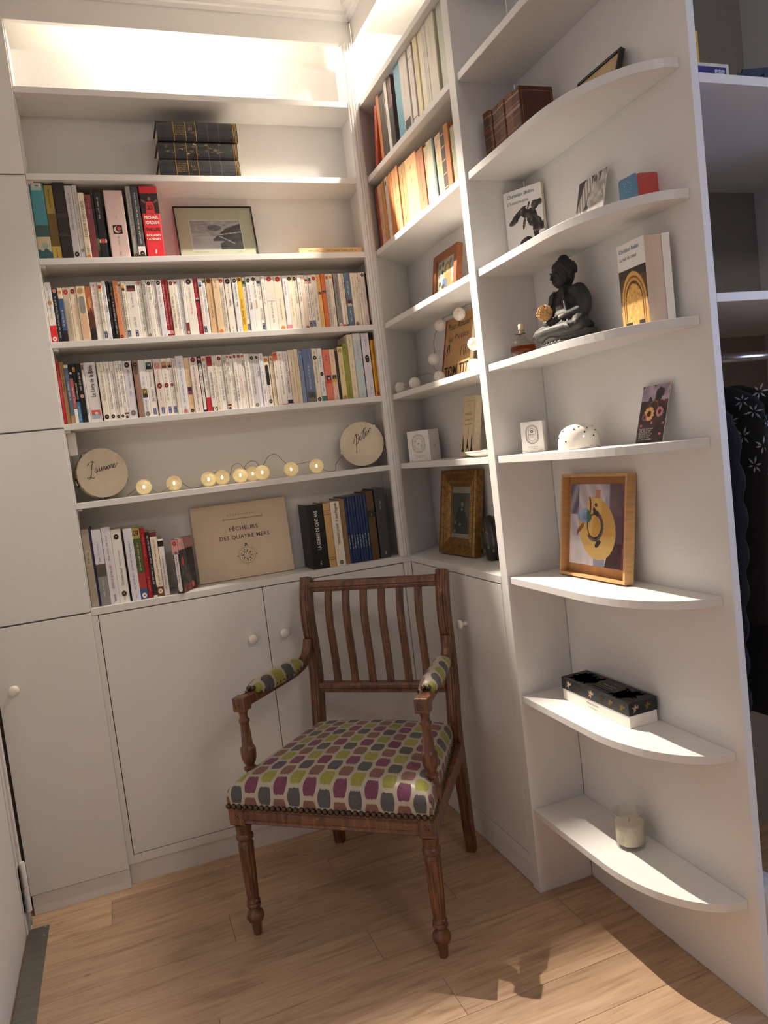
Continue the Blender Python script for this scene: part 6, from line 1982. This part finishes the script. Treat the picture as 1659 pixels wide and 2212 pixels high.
# small folded card, blue outside and red inside
fc = thing('folded_card', 'small blue and red folded card standing near the shelf end', 'card', (1.6400, -1.1380, Z[4] + EPS), 0, rot=(0, 0, math.radians(-84)))
put('front_leaf', MB().prism(rrect(0.052, 0.064, 0.005, 3, 0.026, 0.032), 0.0, 0.0007, 'y'), mat('card_blue', '4E7F9E', 0.4, var=0.06), fc, local=True)
bk = MB().prism(rrect(0.046, 0.062, 0.005, 3, 0.023, 0.031), 0.0, 0.0007, 'y')
put('back_leaf', bk, mat('card_red', 'B8443C', 0.4, var=0.06), fc, local=True, loc=(0.0525, 0.0008, 0.0), rot=(0, 0, math.radians(74)))
p = MB()
put_text(p, 'Christophe', 0.025, 0.016, ink('w'), width=0.040, height=0.007, squeeze=False, shear=0.2)
for k in range(9):
    a = k * 0.7
    flat(p, disc(0.026 + 0.010 * math.cos(a), 0.043 + 0.010 * math.sin(a), 0.0012, n=6), ink('A8C4D2'), -0.0004)
put('card_print', p, None, fc, local=True)

# perfume flask
pf = thing('perfume_flask', 'round glass flask of amber perfume with a cork and cord', 'bottle', (1.5800, -0.7950, Z[5] + EPS))
GL = glass_mat('clear_glass', (0.96, 0.96, 0.94, 1), 0.0, 0.16)
AMB = glass_mat('amber_perfume', (0.80, 0.33, 0.10, 1), 0.0, 0.12)
body = [(0.016, 0.0), (0.026, 0.004), (0.0325, 0.013), (0.0345, 0.022), (0.0325, 0.032), (0.026, 0.043), (0.016, 0.051), (0.0085, 0.055), (0.0080, 0.066), (0.0095, 0.068), (0.0095, 0.070)]
inner = [(0.0066, 0.070), (0.0064, 0.056), (0.014, 0.0495), (0.0240, 0.0415), (0.0303, 0.0315), (0.0322, 0.022), (0.0302, 0.0140), (0.0243, 0.0064), (1e-6, 0.0040)]
put('flask', MB().lathe(body + inner, (0, 0, 0), 32), GL, pf, smooth=True, local=True)
put('perfume', MB().lathe([(1e-6, 0.0042), (0.0241, 0.0066), (0.0300, 0.0141), (0.0320, 0.022), (0.0310, 0.0285), (1e-6, 0.0285)], (0, 0, 0), 32), AMB, pf, smooth=True, local=True)
put('cork', MB().lathe([(0.0060, 0.062), (0.0062, 0.0705), (0.0078, 0.0710), (0.0080, 0.083), (0.0070, 0.0845)], (0, 0, 0), 18), mat('pale_cork', 'D8C6A8', 0.7, var=0.12), pf, smooth=True, local=True, auto=40)
put('cord', MB().tube([(0.0092 * math.cos(a), 0.0092 * math.sin(a), 0.0600 + 0.0008 * math.sin(3 * a)) for a in [i * 0.45 for i in range(15)]] + [(-0.014, 0.003, 0.0585), (-0.017, 0.006, 0.062)], 0.0009, 6), mat('dark_cord', '3A2E26', 0.8), pf, local=True)

# seated Buddha
bd = thing('buddha_statue', 'dark stone seated Buddha statue on the rounded shelf', 'statue', (1.6180, -0.9330, Z[5] + EPS), RIGHT)
STONE = mat('dark_stone', '2B2A26', 0.62, var=0.35, scale=28, bump=0.35, bscale=160)
s_ = MB()
def el(x, y, z, rx, ry, rz, n=18, k=12):
    s_.sphere((x, y, z), 1.0, n, k, s=(rx, ry, rz))
def limb(pts, radii):
    P = smooth_path([tuple(p) + (r,) for p, r in zip(pts, radii)], 5)
    secs = [[(q[3] * math.cos(2 * math.pi * i / 12), q[3] * math.sin(2 * math.pi * i / 12)) for i in range(12)] for q in P]
    s_.sweep([q[:3] for q in P], secs)
    for e in (P[0], P[-1]):
        el(e[0], e[1], e[2], e[3], e[3], e[3], 12, 8)
# base, legs, robe
for z0, z1, k in ((0.0, 0.012, 1.0), (0.012, 0.017, 0.95), (0.017, 0.030, 0.98)):
    s_.prism(disc(0, 0.006, 0.088 * k, 0.056 * k, 32), z0, z1 + 0.0005, 'z')
el(0, 0.014, 0.042, 0.066, 0.046, 0.022)
for s in (-1, 1):
    limb([(s * 0.030, 0.020, 0.046), (s * 0.066, -0.008, 0.045), (s * 0.080, -0.022, 0.042)], [0.024, 0.021, 0.015])
    limb([(s * 0.080, -0.022, 0.040), (s * 0.045, -0.040, 0.038), (-s * 0.020, -0.044, 0.040)], [0.014, 0.0135, 0.011])
    el(-s * 0.030, -0.040, 0.047, 0.018, 0.008, 0.006)
    # arms to the lap
    limb([(s * 0.046, 0.012, 0.118), (s * 0.057, 0.014, 0.094), (s * 0.058, 0.004, 0.071), (s * 0.034, -0.026, 0.062), (s * 0.010, -0.036, 0.058)], [0.0190, 0.0195, 0.0175, 0.0125, 0.0095])
    el(s * 0.034, 0.012, 0.121, 0.022, 0.020, 0.015)
    el(s * 0.0275, 0.0095, 0.163, 0.0035, 0.006, 0.0155)        # long ears
    limb([(s * 0.018, -0.012, 0.128), (s * 0.030, -0.018, 0.095), (s * 0.042, -0.022, 0.066), (s * 0.052, -0.030, 0.050)], [0.004, 0.004, 0.0045, 0.004])
el(0, 0.016, 0.068, 0.050, 0.036, 0.036)
el(0, 0.015, 0.098, 0.047, 0.032, 0.036)
el(0, 0.014, 0.123, 0.039, 0.024, 0.018)
el(0, -0.034, 0.057, 0.022, 0.011, 0.007)
limb([(0, 0.012, 0.128), (0, 0.010, 0.146)], [0.0155, 0.0145])
# head
el(0, 0.006, 0.164, 0.0255, 0.0275, 0.0300)
el(0, -0.002, 0.155, 0.0205, 0.0215, 0.0210)
el(0, 0.010, 0.176, 0.0275, 0.0280, 0.0215)
el(0, 0.011, 0.198, 0.0135, 0.0140, 0.0115)
limb([(0, -0.0235, 0.166), (0, -0.0275, 0.156)], [0.0028, 0.0042])
el(0, -0.0225, 0.1475, 0.0078, 0.0030, 0.0020)
for s in (-1, 1):
    el(s * 0.0095, -0.0190, 0.1640, 0.0062, 0.0040, 0.0028)
    limb([(s * 0.004, -0.0235, 0.1690), (s * 0.012, -0.0220, 0.1715), (s * 0.0185, -0.0165, 0.1690)], [0.0014, 0.0015, 0.0012])
# curls
for ring_i in range(7):
    zc = 0.170 + ring_i * 0.0048
    rr = math.sqrt(max(0.02, 1 - ((zc - 0.176) / 0.0225) ** 2))
    for k in range(20):
        a = 2 * math.pi * (k + 0.5 * (ring_i % 2)) / 20
        x, y = 0.0278 * rr * math.sin(a), 0.010 - 0.0284 * rr * math.cos(a)
        if y < -0.010 and zc < 0.180:
            continue
        el(x, y, zc, 0.0036, 0.0036, 0.0032, 6, 5)
for ring_i in range(3):
    for k in range(9):
        a = 2 * math.pi * (k + 0.5 * (ring_i % 2)) / 9
        rr = (1.0, 0.82, 0.45)[ring_i]
        el(0.0135 * rr * math.sin(a), 0.011 - 0.0140 * rr * math.cos(a), 0.196 + 0.0052 * ring_i, 0.0032, 0.0032, 0.003, 6, 5)
# folds of the robe over the knees
for s in (-1, 1):
    for k in range(4):
        limb([(s * (0.028 + 0.010 * k), -0.034 - 0.002 * k, 0.058 - 0.003 * k), (s * (0.046 + 0.009 * k), -0.046, 0.044 - 0.002 * k), (s * (0.050 + 0.010 * k), -0.044, 0.032)], [0.0024, 0.0028, 0.0022])
s_.v = [(x * 1.02, y, z * 1.035) for x, y, z in s_.v]
st_ = put('figure', s_, STONE, bd, smooth=True, local=True)
rm = st_.modifiers.new('carve', 'REMESH')
rm.mode = 'VOXEL'
rm.voxel_size = 0.0016
rm.use_smooth_shade = True
bead_ = MB().sphere((0, 0, 0), 0.0026, 8, 6).mesh('base_bead', STONE, True)
for k in range(44):
    a = 2 * math.pi * k / 44
    put('base_bead', bead_, None, bd, local=True, loc=(0.0845 * math.sin(a), 0.006 - 0.0540 * math.cos(a), 0.0145))

# dried seed-head ball in its lap
db = MB()
vs, fs = [], []
nn, kk = 48, 24
for j in range(nn):
    a = 2 * math.pi * j / nn
    for i in range(kk + 1):
        b = math.pi * i / kk
        rr = 0.0172 * (1 + 0.10 * math.sin(9 * a + 5 * b) + 0.07 * math.sin(17 * b - 4 * a) + 0.06 * math.sin(23 * a + 9 * b))
        vs.append((rr * math.sin(b) * math.cos(a), rr * math.sin(b) * math.sin(a), rr * math.cos(b)))
for j in range(nn):
    q = (j + 1) % nn
    for i in range(kk):
        fs.append((j * (kk + 1) + i, j * (kk + 1) + i + 1, q * (kk + 1) + i + 1, q * (kk + 1) + i))
db.add(vs, fs)
db_o = put('dried_seed_ball', db, mat('dry_straw', 'CBA36A', 0.8, var=0.4, scale=90, bump=0.5), smooth=False)
db_o.location = (1.5690, -0.9230, Z[5] + 0.0860)
tag(db_o, 'small ridged straw-coloured seed ball resting in the Buddha\'s lap', 'seed ball')

# paperback with a lit church porch on its cover
nc = thing('cover_paperback', 'slightly open paperback with a golden church porch on its cover near the shelf end', 'book', (1.6290, -1.1270, Z[5] + EPS), math.radians(-91), 'facing-out paperbacks')
put('cover', MB().box(0.0, 0.0880, 0.0, 0.0006, 0.0, 0.178).box(0.0, 0.0008, 0.0006, 0.040, 0.0, 0.178), CARD, nc, local=True)
put('pages', MB().prism([(0.001, 0.0008), (0.0875, 0.0008), (0.089, 0.020), (0.095, 0.036), (0.001, 0.036)], 0.0006, 0.1774, 'z'), mat('pinkish_pages', 'D9C4B4', 0.9, var=0.05, stretch=(1, 60, 1)), nc, local=True)
put('back_cover', MB().prism([(0.001, 0.0370), (0.097, 0.0370), (0.104, 0.050), (0.1032, 0.0508), (0.0965, 0.0384), (0.001, 0.0384)], 0.0, 0.178, 'z'), CARD, nc, local=True)
def porch(u, v):
    n = vnoise(u * 10, v * 12, 80)
    c = mixc(H('4A3424'), H('7A5636'), n)
    gab = 1.0 - abs(u - 0.5) * 1.35
    if v < gab * 0.96:
        c = mixc(H('B07A3A'), H('D8A254'), n)
    if v > 0.86 and v > gab:
        c = mixc(H('2E2622'), H('4A3C34'), n)
    for k, col in ((0.46, 'E0B060'), (0.40, '7A4E24'), (0.37, 'D8A456'), (0.33, '4A2E1A')):
        d = math.hypot((u - 0.5), (v - 0.40) * 0.85)
        if (d < k and v > 0.40) or (abs(u - 0.5) < k and v <= 0.40):
            c = mixc(H(col), H('B98844'), 0.4 * n)
    d = math.hypot((u - 0.5), (v - 0.40) * 0.9)
    if (d < 0.30 and v > 0.40) or (abs(u - 0.5) < 0.30 and v <= 0.40):
        c = mixc(H('C89248'), H('EFC674'), vnoise(u * 22, v * 22, 83))
    if v < 0.11 and (0.14 < u < 0.36 or 0.62 < u < 0.84):
        c = H('1E1612')
    return c
painted('cover_picture', 0.0872, 0.1230, 60, 84, porch, nc, (0.0004, -0.0003, 0.0006))
p = MB()
put_text(p, 'Christian Bobin', 0.007, 0.1640, ink('4A7A9A'), width=0.064, height=0.0085, squeeze=False, bold=0.012, anchor='l')
put_text(p, 'La nuit du cœur', 0.007, 0.1475, ink('5A5754'), width=0.056, height=0.0080, squeeze=False, anchor='l')
put('lettering', p, None, nc, local=True)

# pierced porcelain dome
dm_ = thing('pierced_dome', 'white glazed porcelain dome with small pierced holes', 'candle holder', (1.6150, -0.9450, Z[6] + EPS))
prof = [(0.0490, 0.0), (0.0500, 0.003), (0.0492, 0.020), (0.0455, 0.036), (0.0380, 0.048), (0.0260, 0.0555), (0.0120, 0.0590), (1e-6, 0.0596)]
put('dome', MB().lathe(prof, (0, 0, 0), 40), mat('porcelain', 'E6E1D6', 0.16, var=0.03, bump=0.1, bscale=20, coat=0.4), dm_, smooth=True, local=True)
for k, (a, zz) in enumerate(((198, 0.020), (222, 0.047), (240, 0.051), (255, 0.038), (268, 0.047), (282, 0.028), (300, 0.040), (175, 0.045), (160, 0.030), (320, 0.050))):
    r0 = next(((1 - (zz - z0) / (z1 - z0)) * r0 + (zz - z0) / (z1 - z0) * r1) for (r0, z0), (r1, z1) in zip(prof, prof[1:]) if z0 <= zz <= z1)
    aa = math.radians(a)
    el_ = max(0.0, (zz - 0.02) / 0.04) * 1.0
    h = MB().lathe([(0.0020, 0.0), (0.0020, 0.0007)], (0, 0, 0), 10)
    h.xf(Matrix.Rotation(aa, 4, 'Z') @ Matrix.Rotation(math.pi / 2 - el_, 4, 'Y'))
    put('hole_shade_disc', h, DARK, dm_, local=True, loc=(r0 * math.cos(aa) * 0.998, r0 * math.sin(aa) * 0.998, zz))  # dark disc painted as a hole's shade; the dome itself is solid

# sunflower card
def flowers(u, v):
    c = mixc(H('2A2024'), H('4A3438'), vnoise(u * 7, v * 10, 90))
    if v > 0.72:
        c = mixc(H('B4A6B4'), H('7E6C7A'), vnoise(u * 6, v * 8, 91))
        if vnoise(u * 9, v * 7, 92) > 0.66:
            c = H('2E2A2C')
    for cx, cz, r, pc, cc in ((0.36, 0.50, 0.19, 'E0A860', '4A2E1C'), (0.74, 0.52, 0.14, 'B87A7A', '4A2230'), (0.20, 0.44, 0.09, '8A5A80', '4A3046'), (0.62, 0.80, 0.07, '2A2628', '1A1618')):
        d = math.hypot((u - cx) * 1.0, (v - cz) * 1.45)
        a = math.atan2(v - cz, u - cx)
        if d < r * (0.78 + 0.22 * abs(math.sin(a * 8))):
            c = H(pc)
        if d < r * 0.42:
            c = H(cc)
    for a, b in ((0.84, 0.72), (0.92, 0.32), (0.12, 0.30), (0.85, 0.14), (0.5, 0.34)):
        if math.hypot(u - a, (v - b) * 1.45) < 0.035:
            c = H('C8706A')
    if v > 0.965 and u > 0.94:
        c = H('D06A3A')
    if 0.60 < v < 0.76 and abs(math.hypot((u - 0.5), (v - 0.58) * 1.2) - 0.17) < 0.014:
        c = H('8A5A48')
    return c
sf = thing('postcard', 'dark postcard with sunflowers propped near the shelf end', 'postcard', (1.6480, -1.1080, Z[6] + 0.0006), 0, rot=(math.radians(-16.5), 0, RIGHT))
put('card', MB().box(0, 0.086, 0.0002, 0.0010, 0, 0.127), CARD, sf, local=True)
painted('photograph', 0.086, 0.127, 64, 94, flowers, sf, (0, 0, 0))
p = MB()
for k in range(7):
    ticks(p, RND, 0.030 - 0.0038 * k, 0.008, 0.050 - 0.004 * (k % 3), 0.0030, ink('w'), -0.0004, up=False)
put('card_text', p, None, sf, local=True)

# long gift box with palm leaves
pbx = thing('gift_box', 'long white box with a black and gold palm-leaf lid on the rounded shelf', 'box', (1.5985, -0.7880, Z[8] + EPS), math.radians(-89.3))
W_, D_, H_ = 0.270, 0.0820, 0.0610
put('box_base', MB().box(0.0015, W_ - 0.0015, 0.0015, D_ - 0.0015, 0.0, 0.050), mat('white_box_board', 'E9E2DC', 0.6, var=0.02), pbx, local=True, bevel=0.0006)
lid = put('lid', MB().box(0.0, W_, 0.0, D_, H_ - 0.0015, H_).box(0.0, W_, 0.0, 0.0012, 0.030, H_ - 0.0015).box(0.0, W_, D_ - 0.0012, D_, 0.030, H_ - 0.0015).box(0.0, 0.0012, 0.0012, D_ - 0.0012, 0.030, H_ - 0.0015).box(W_ - 0.0012, W_, 0.0012, D_ - 0.0012, 0.030, H_ - 0.0015), mat('black_printed_board', '17181A', 0.4, var=0.15), pbx, local=True)
lp = MB()
def palm(put_pt, n, r, m, a0=0.0, sweep_=2 * math.pi):
    for k in range(n):
        a = a0 + sweep_ * k / n
        ca, sa = math.cos(a), math.sin(a)
        L_ = r * (0.75 + 0.25 * math.sin(k * 2.3))
        pts = [(0.06 * L_, 0.0), (0.5 * L_, 0.12 * L_), (L_, 0.0), (0.5 * L_, -0.12 * L_)]
        lp.add([put_pt(ca * x - sa * y, sa * x + ca * y) for x, y in pts], [(0, 3, 2, 1)], m)
        lp.add([put_pt(ca * x - sa * y, sa * x + ca * y) for x, y in pts], [(0, 1, 2, 3)], m)
CREAML, GOLDL = ink('EAD2B0'), ink('9A8248')
BRNL = ink('5A4A34')
rr_ = random.Random(5)
for k in range(34):
    cx_, cy_ = rr_.random() * (W_ - 0.06) + 0.03, rr_.random() * (D_ - 0.05) + 0.025
    if 0.10 < cx_ < 0.19 and 0.018 < cy_ < 0.062:
        continue
    rad = min(0.030, max(0.012, min(cx_, W_ - cx_, cy_, D_ - cy_)))
    palm(lambda x, y, cx_=cx_, cy_=cy_: (cx_ + x, cy_ + y, H_ + 0.0004 + 0.0001 * (k % 4)), 11, rad, [BRNL, GOLDL, ink('A08A58'), GOLDL][k % 4], rr_.random() * 3, math.pi * 1.3)
for cx_, cz_, rad, m in ((0.034, 0.0455, 0.0150, CREAML), (0.075, 0.0440, 0.0140, BRNL), (0.128, 0.0450, 0.0155, CREAML), (0.170, 0.0440, 0.0140, BRNL), (0.205, 0.0450, 0.0140, GOLDL), (0.248, 0.0440, 0.0150, GOLDL)):
    palm(lambda x, y, cx_=cx_, cz_=cz_: (cx_ + x, -0.0005, cz_ + y), 12, rad, m, 0.3, math.pi * 1.4)
for cy_, cz_, rad, m in ((0.020, 0.0450, 0.013, CREAML), (0.055, 0.0450, 0.013, GOLDL)):
    palm(lambda x, y, cy_=cy_, cz_=cz_: (W_ + 0.0005, cy_ + x, cz_ + y), 11, rad, m, 0.2, math.pi * 1.5)
for x0, x1, y0, y1, m, dz in ((0.105, 0.190, 0.022, 0.060, ink('17181A'), 0.0010), ):
    lp.add([(x0, y0, H_ + dz), (x1, y0, H_ + dz), (x1, y1, H_ + dz), (x0, y1, H_ + dz)], [(0, 1, 2, 3)], m)
for x0, x1, y0, y1 in ((0.105, 0.190, 0.022, 0.0227), (0.105, 0.190, 0.0593, 0.060), (0.105, 0.1057, 0.022, 0.060), (0.1893, 0.190, 0.022, 0.060)):
    lp.add([(x0, y0, H_ + 0.0012), (x1, y0, H_ + 0.0012), (x1, y1, H_ + 0.0012), (x0, y1, H_ + 0.0012)], [(0, 1, 2, 3)], ink('B8A88A'))
st0 = len(lp.v)
put_text(lp, 'Maison De Luxe', 0.147, 0.045, ink('C8B89A'), width=0.052, height=0.007, y=0, squeeze=False)
ticks(lp, RND, 0.033, 0.122, 0.172, 0.0035, ink('C8B89A'), 0, up=False)
lp.v[st0:] = [(x, z, H_ + 0.0013) for x, y, z in lp.v[st0:]]
put_text(lp, 'Maison De Luxe', 0.128, 0.0205, ink('3A3634'), width=0.046, height=0.0060, y=0.0009, squeeze=False)
ticks(lp, RND, 0.0095, 0.108, 0.150, 0.0032, ink('4A4644'), 0.0009, up=False)
put('printed_leaves', lp, None, pbx, local=True)

# candle in a glass
cd = thing('glass_candle', 'white candle in a clear glass tumbler on the lowest rounded shelf', 'candle', (1.6300, -0.9800, Z[9] + EPS))
put('glass', MB().lathe([(0.0330, 0.0), (0.0350, 0.002), (0.0372, 0.088), (0.0368, 0.0895), (0.0358, 0.0885), (0.0338, 0.0105), (0.0325, 0.0095), (1e-6, 0.0095)], (0, 0, 0), 40), GL, cd, smooth=True, local=True, auto=50)
put('wax', MB().lathe([(1e-6, 0.0098), (0.0322, 0.0099), (0.0334, 0.011), (0.0350, 0.0600), (0.0340, 0.0612), (1e-6, 0.0605)], (0, 0, 0), 32), mat('candle_wax', 'E9E0CE', 0.45, var=0.02), cd, smooth=True, local=True, auto=50)
put('wick', MB().tube([(0, 0, 0.058), (0.0005, 0.0, 0.0645), (0.0014, 0, 0.069)], 0.0009, 6), BLACK, cd, local=True)

# ------------------------------------------------------------------ things in the wardrobe
zs = 1.9272
NAVY = mat('dark_navy_cloth', '14182A', 0.85, var=0.2, scale=30, bump=0.2)
BLK = mat('black_cloth', '0E0E12', 0.85, var=0.25, scale=30, bump=0.2)
tag(put('yellow_box', MB().box(1.7165, 1.7350, -1.290, -1.225, zs + 0.0242, zs + 0.0880), mat('yellow_card', 'C8A23C', 0.6, var=0.06), bevel=0.001), 'narrow yellow box standing on the blue box in the wardrobe', 'box')
bb_ = thing('blue_box', 'flat white and blue game box on the top wardrobe shelf', 'box', (1.7160, -1.3000, zs))
put('box_base', MB().box(0.0, 0.0800, 0.0, 0.080, 0.0, 0.0235), mat('white_box_card', 'C8C4B4', 0.6), bb_, local=True, bevel=0.0008)
p = MB()
rect(p, 0.001, 0.0725, 0.0015, 0.0165, ink('23286A'))
for k in range(3):
    rect(p, 0.004 + 0.023 * k, 0.017 + 0.023 * k, 0.0175, 0.0205, ink('C8C4B4'), -0.0005)
rect(p, 0.044, 0.068, 0.003, 0.0115, ink('C8CCDA'), -0.0006)
ticks(p, RND, 0.0072, 0.046, 0.066, 0.006, ink('23286A'), -0.0008, up=False)
put('box_print', p, None, bb_, local=True)
# dark cap
cp = thing('cap', 'dark navy cap with a small white tick on the top wardrobe shelf', 'cap', (1.8450, -1.0900, zs), math.radians(-20))
put('crown', MB().lathe([(0.078, 0.040), (0.080, 0.062), (0.074, 0.095), (0.056, 0.122), (0.030, 0.136), (1e-6, 0.140)], (0, 0, 0), 28), NAVY, cp, smooth=True, local=True)
br = MB()
for z0 in (0.040, 0.043):
    pass
br.prism([(0.078 * math.cos(a), 0.078 * math.sin(a)) for a in [math.pi + i * math.pi / 16 for i in range(17)]] + [(0.074 * math.cos(a), -0.045 + 0.095 * math.sin(a)) for a in [2 * math.pi - i * math.pi / 16 for i in range(17)]], 0.038, 0.0415, 'z')
put('brim', br, NAVY, cp, local=True)
tk = MB()
for q in stroke2d([(-0.030, 0.078), (-0.024, 0.064), (0.004, 0.074)], [0.006, 0.008, 0.002]):
    flat(tk, q, ink('w'), -0.0785); flat(tk, q[::-1], ink('w'), -0.0785)
put('tick_mark', tk, None, cp, local=True)
put('sweatband', MB().lathe([(0.070, 0.0), (0.078, 0.0), (0.078, 0.040), (0.070, 0.040)], (0, 0, 0), 24), NAVY, cp, smooth=True, local=True)
bg = thing('strapped_bag', 'dark bag with grey-blue straps beside the cap in the wardrobe', 'bag', (2.0600, -1.0000, zs))
bm = MB().sphere((0, 0, 0.075), 1.0, 20, 12, s=(0.10, 0.11, 0.0745))
put('body', bm, BLK, bg, smooth=True, local=True)
STRAP = mat('grey_blue_webbing', '3A4254', 0.8, var=0.15)
for a, b in (((-0.10, -0.155, 0.014), (-0.045, -0.125, 0.105)), ((-0.045, -0.125, 0.105), (0.045, -0.115, 0.120)), ((0.045, -0.115, 0.120), (0.0, -0.160, 0.014)), ((-0.12, -0.165, 0.014), (0.06, -0.165, 0.014)), ((-0.045, -0.125, 0.105), (0.0, -0.160, 0.014))):
    d_ = (Vector(b) - Vector(a)).normalized()
    put('strap', MB().sweep([a, b], [(-0.009, -0.0015), (0.009, -0.0015), (0.009, 0.0015), (-0.009, 0.0015)], side=(1, 0, 0.3)), STRAP, bg, local=True)

def garment(label, x, zt, zb, ry, rx, m, puffs=0, cat='garment', y=-1.03, name='hanging_garment'):
    t = thing(name, label, cat, (x, y, zt), group='clothes hanging in the wardrobe')
    h = zt - zb
    vs, fs = [], []
    nz_, na = 44 if puffs else 26, 28
    for i in range(nz_ + 1):
        f = i / nz_
        z = -h * f
        sh = min(1.0, math.sqrt(f / 0.10)) if f < 0.10 else 1.0
        a_ = ry * (0.28 + 0.72 * sh) * (1 + 0.06 * math.sin(f * 5))
        b_ = rx * (0.45 + 0.55 * sh)
        if puffs:
            b_ *= 0.82 + 0.22 * abs(math.sin(f * math.pi * puffs))
            a_ *= 0.95 + 0.06 * abs(math.sin(f * math.pi * puffs))
        for j in range(na):
            q = 2 * math.pi * j / na
            fold = 1 + 0.10 * math.sin(5 * q + 2 * f) * f
            vs.append((b_ * math.cos(q) * fold, a_ * math.sin(q) * (1 + 0.03 * math.sin(7 * q)), z))
    for i in range(nz_):
        for j in range(na):
            q = (j + 1) % na
            fs.append((i * na + j, (i + 1) * na + j, (i + 1) * na + q, i * na + q))
    fs.append(tuple(range(na)))
    fs.append(tuple(nz_ * na + j for j in range(na - 1, -1, -1)))
    put('cloth', MB().add(vs, fs), m, t, smooth=True, local=True)
    hz = 1.405 - zt
    hook = [(0.0, 0.0, -0.01), (0.0, 0.0, hz - 0.030), (0.0, 0.010, hz - 0.018), (0.0, 0.0185, hz), (0.0, 0.013, hz + 0.0135), (0.0, 0.0, hz + 0.0185), (0.0, -0.013, hz + 0.0135), (0.0, -0.0185, hz + 0.003)]
    put('hanger_hook', MB().tube(smooth_path(hook, 5), 0.0016, 8), CHROME, t, smooth=True, local=True)
    return t
g1 = garment('dark navy quilted jacket hanging nearest the end panel', 1.7700, 1.330, 0.62, 0.235, 0.034, NAVY, puffs=9)
g2 = garment('black garment printed with pale palm leaves on the wardrobe rail', 1.8650, 1.345, 0.80, 0.215, 0.040, BLK)
lf = MB()
rr_ = random.Random(8)
LEAFM = mat('pale_leaf_print', '8E96A8', 0.8, var=0.2)
for k, (z, a) in enumerate(((-0.035, -98), (-0.075, -108), (-0.10, -84), (-0.125, -122), (-0.15, -98), (-0.09, -132), (-0.19, -112), (-0.21, -86), (-0.24, -130), (-0.05, -120))):
    aa = math.radians(a)
    cxl, cyl = 0.0455 * math.cos(aa), 0.2260 * math.sin(aa)
    nrm_ = Vector((math.cos(aa) / 0.040, math.sin(aa) / 0.215, 0)).normalized()
    tan_ = Vector((-nrm_.y, nrm_.x, 0))
    c_ = Vector((cxl, cyl, z)) + nrm_ * 0.0025
    for j in range(6):
        an_ = rr_.random() * 0.5 + j * 1.05
        L_ = 0.014 + 0.008 * rr_.random()
        d1 = tan_ * math.cos(an_) + Vector((0, 0, 1)) * math.sin(an_)
        d2 = tan_ * -math.sin(an_) + Vector((0, 0, 1)) * math.cos(an_)
        lf.add([c_ + d1 * 0.003, c_ + d1 * L_ * 0.55 + d2 * 0.0022, c_ + d1 * L_, c_ + d1 * L_ * 0.55 - d2 * 0.0022], [(0, 1, 2, 3)])
put('leaf_print', lf, LEAFM, g2, local=True)
garment('plain black coat hanging furthest right on the wardrobe rail', 1.9750, 1.335, 0.55, 0.22, 0.045, BLK)

# fleecy boot on the wardrobe floor
fbx = thing('fleece_boot', 'fleecy white-topped boot on the wardrobe floor', 'boot', (1.7900, -1.2200, 0.0006), math.radians(10))
FLEECE = mat('white_fleece', 'D8D4CE', 0.95, var=0.15, scale=60, bump=1.0, bscale=120)
vs, fs = [], []
for i in range(9):
    f = i / 8
    for j in range(24):
        a = 2 * math.pi * j / 24
        rr = 0.052 * (1 + 0.06 * math.sin(7 * a + 9 * f) + 0.05 * math.sin(13 * a - 5 * f)) * (1 + 0.12 * math.sin(f * math.pi))
        vs.append((rr * math.cos(a), rr * 1.15 * math.sin(a), 0.125 + 0.095 * f))
for i in range(8):
    for j in range(24):
        q = (j + 1) % 24
        fs.append((i * 24 + j, i * 24 + q, (i + 1) * 24 + q, (i + 1) * 24 + j))
fs.append(tuple(192 + j for j in range(24)))
fs.append(tuple(j for j in range(23, -1, -1)))
put('fleece_cuff', MB().add(vs, fs), FLEECE, fbx, smooth=True, local=True)
put('shaft', MB().lathe([(0.050, 0.012), (0.052, 0.05), (0.047, 0.124)], (0, 0, 0), 24), mat('tan_suede', '6A5A4A', 0.9, var=0.1), fbx, smooth=True, local=True)
put('foot', MB().sphere((0, -0.050, 0.014), 1.0, 18, 12, s=(0.046, 0.085, 0.055)), mat('tan_suede', '6A5A4A', 0.9), fbx, smooth=True, local=True, loc=(0, 0.02, 0.025))
put('sole', MB().prism(disc(0, -0.015, 0.052, 0.10, 24), 0.0, 0.014, 'z'), BLACK, fbx, local=True)
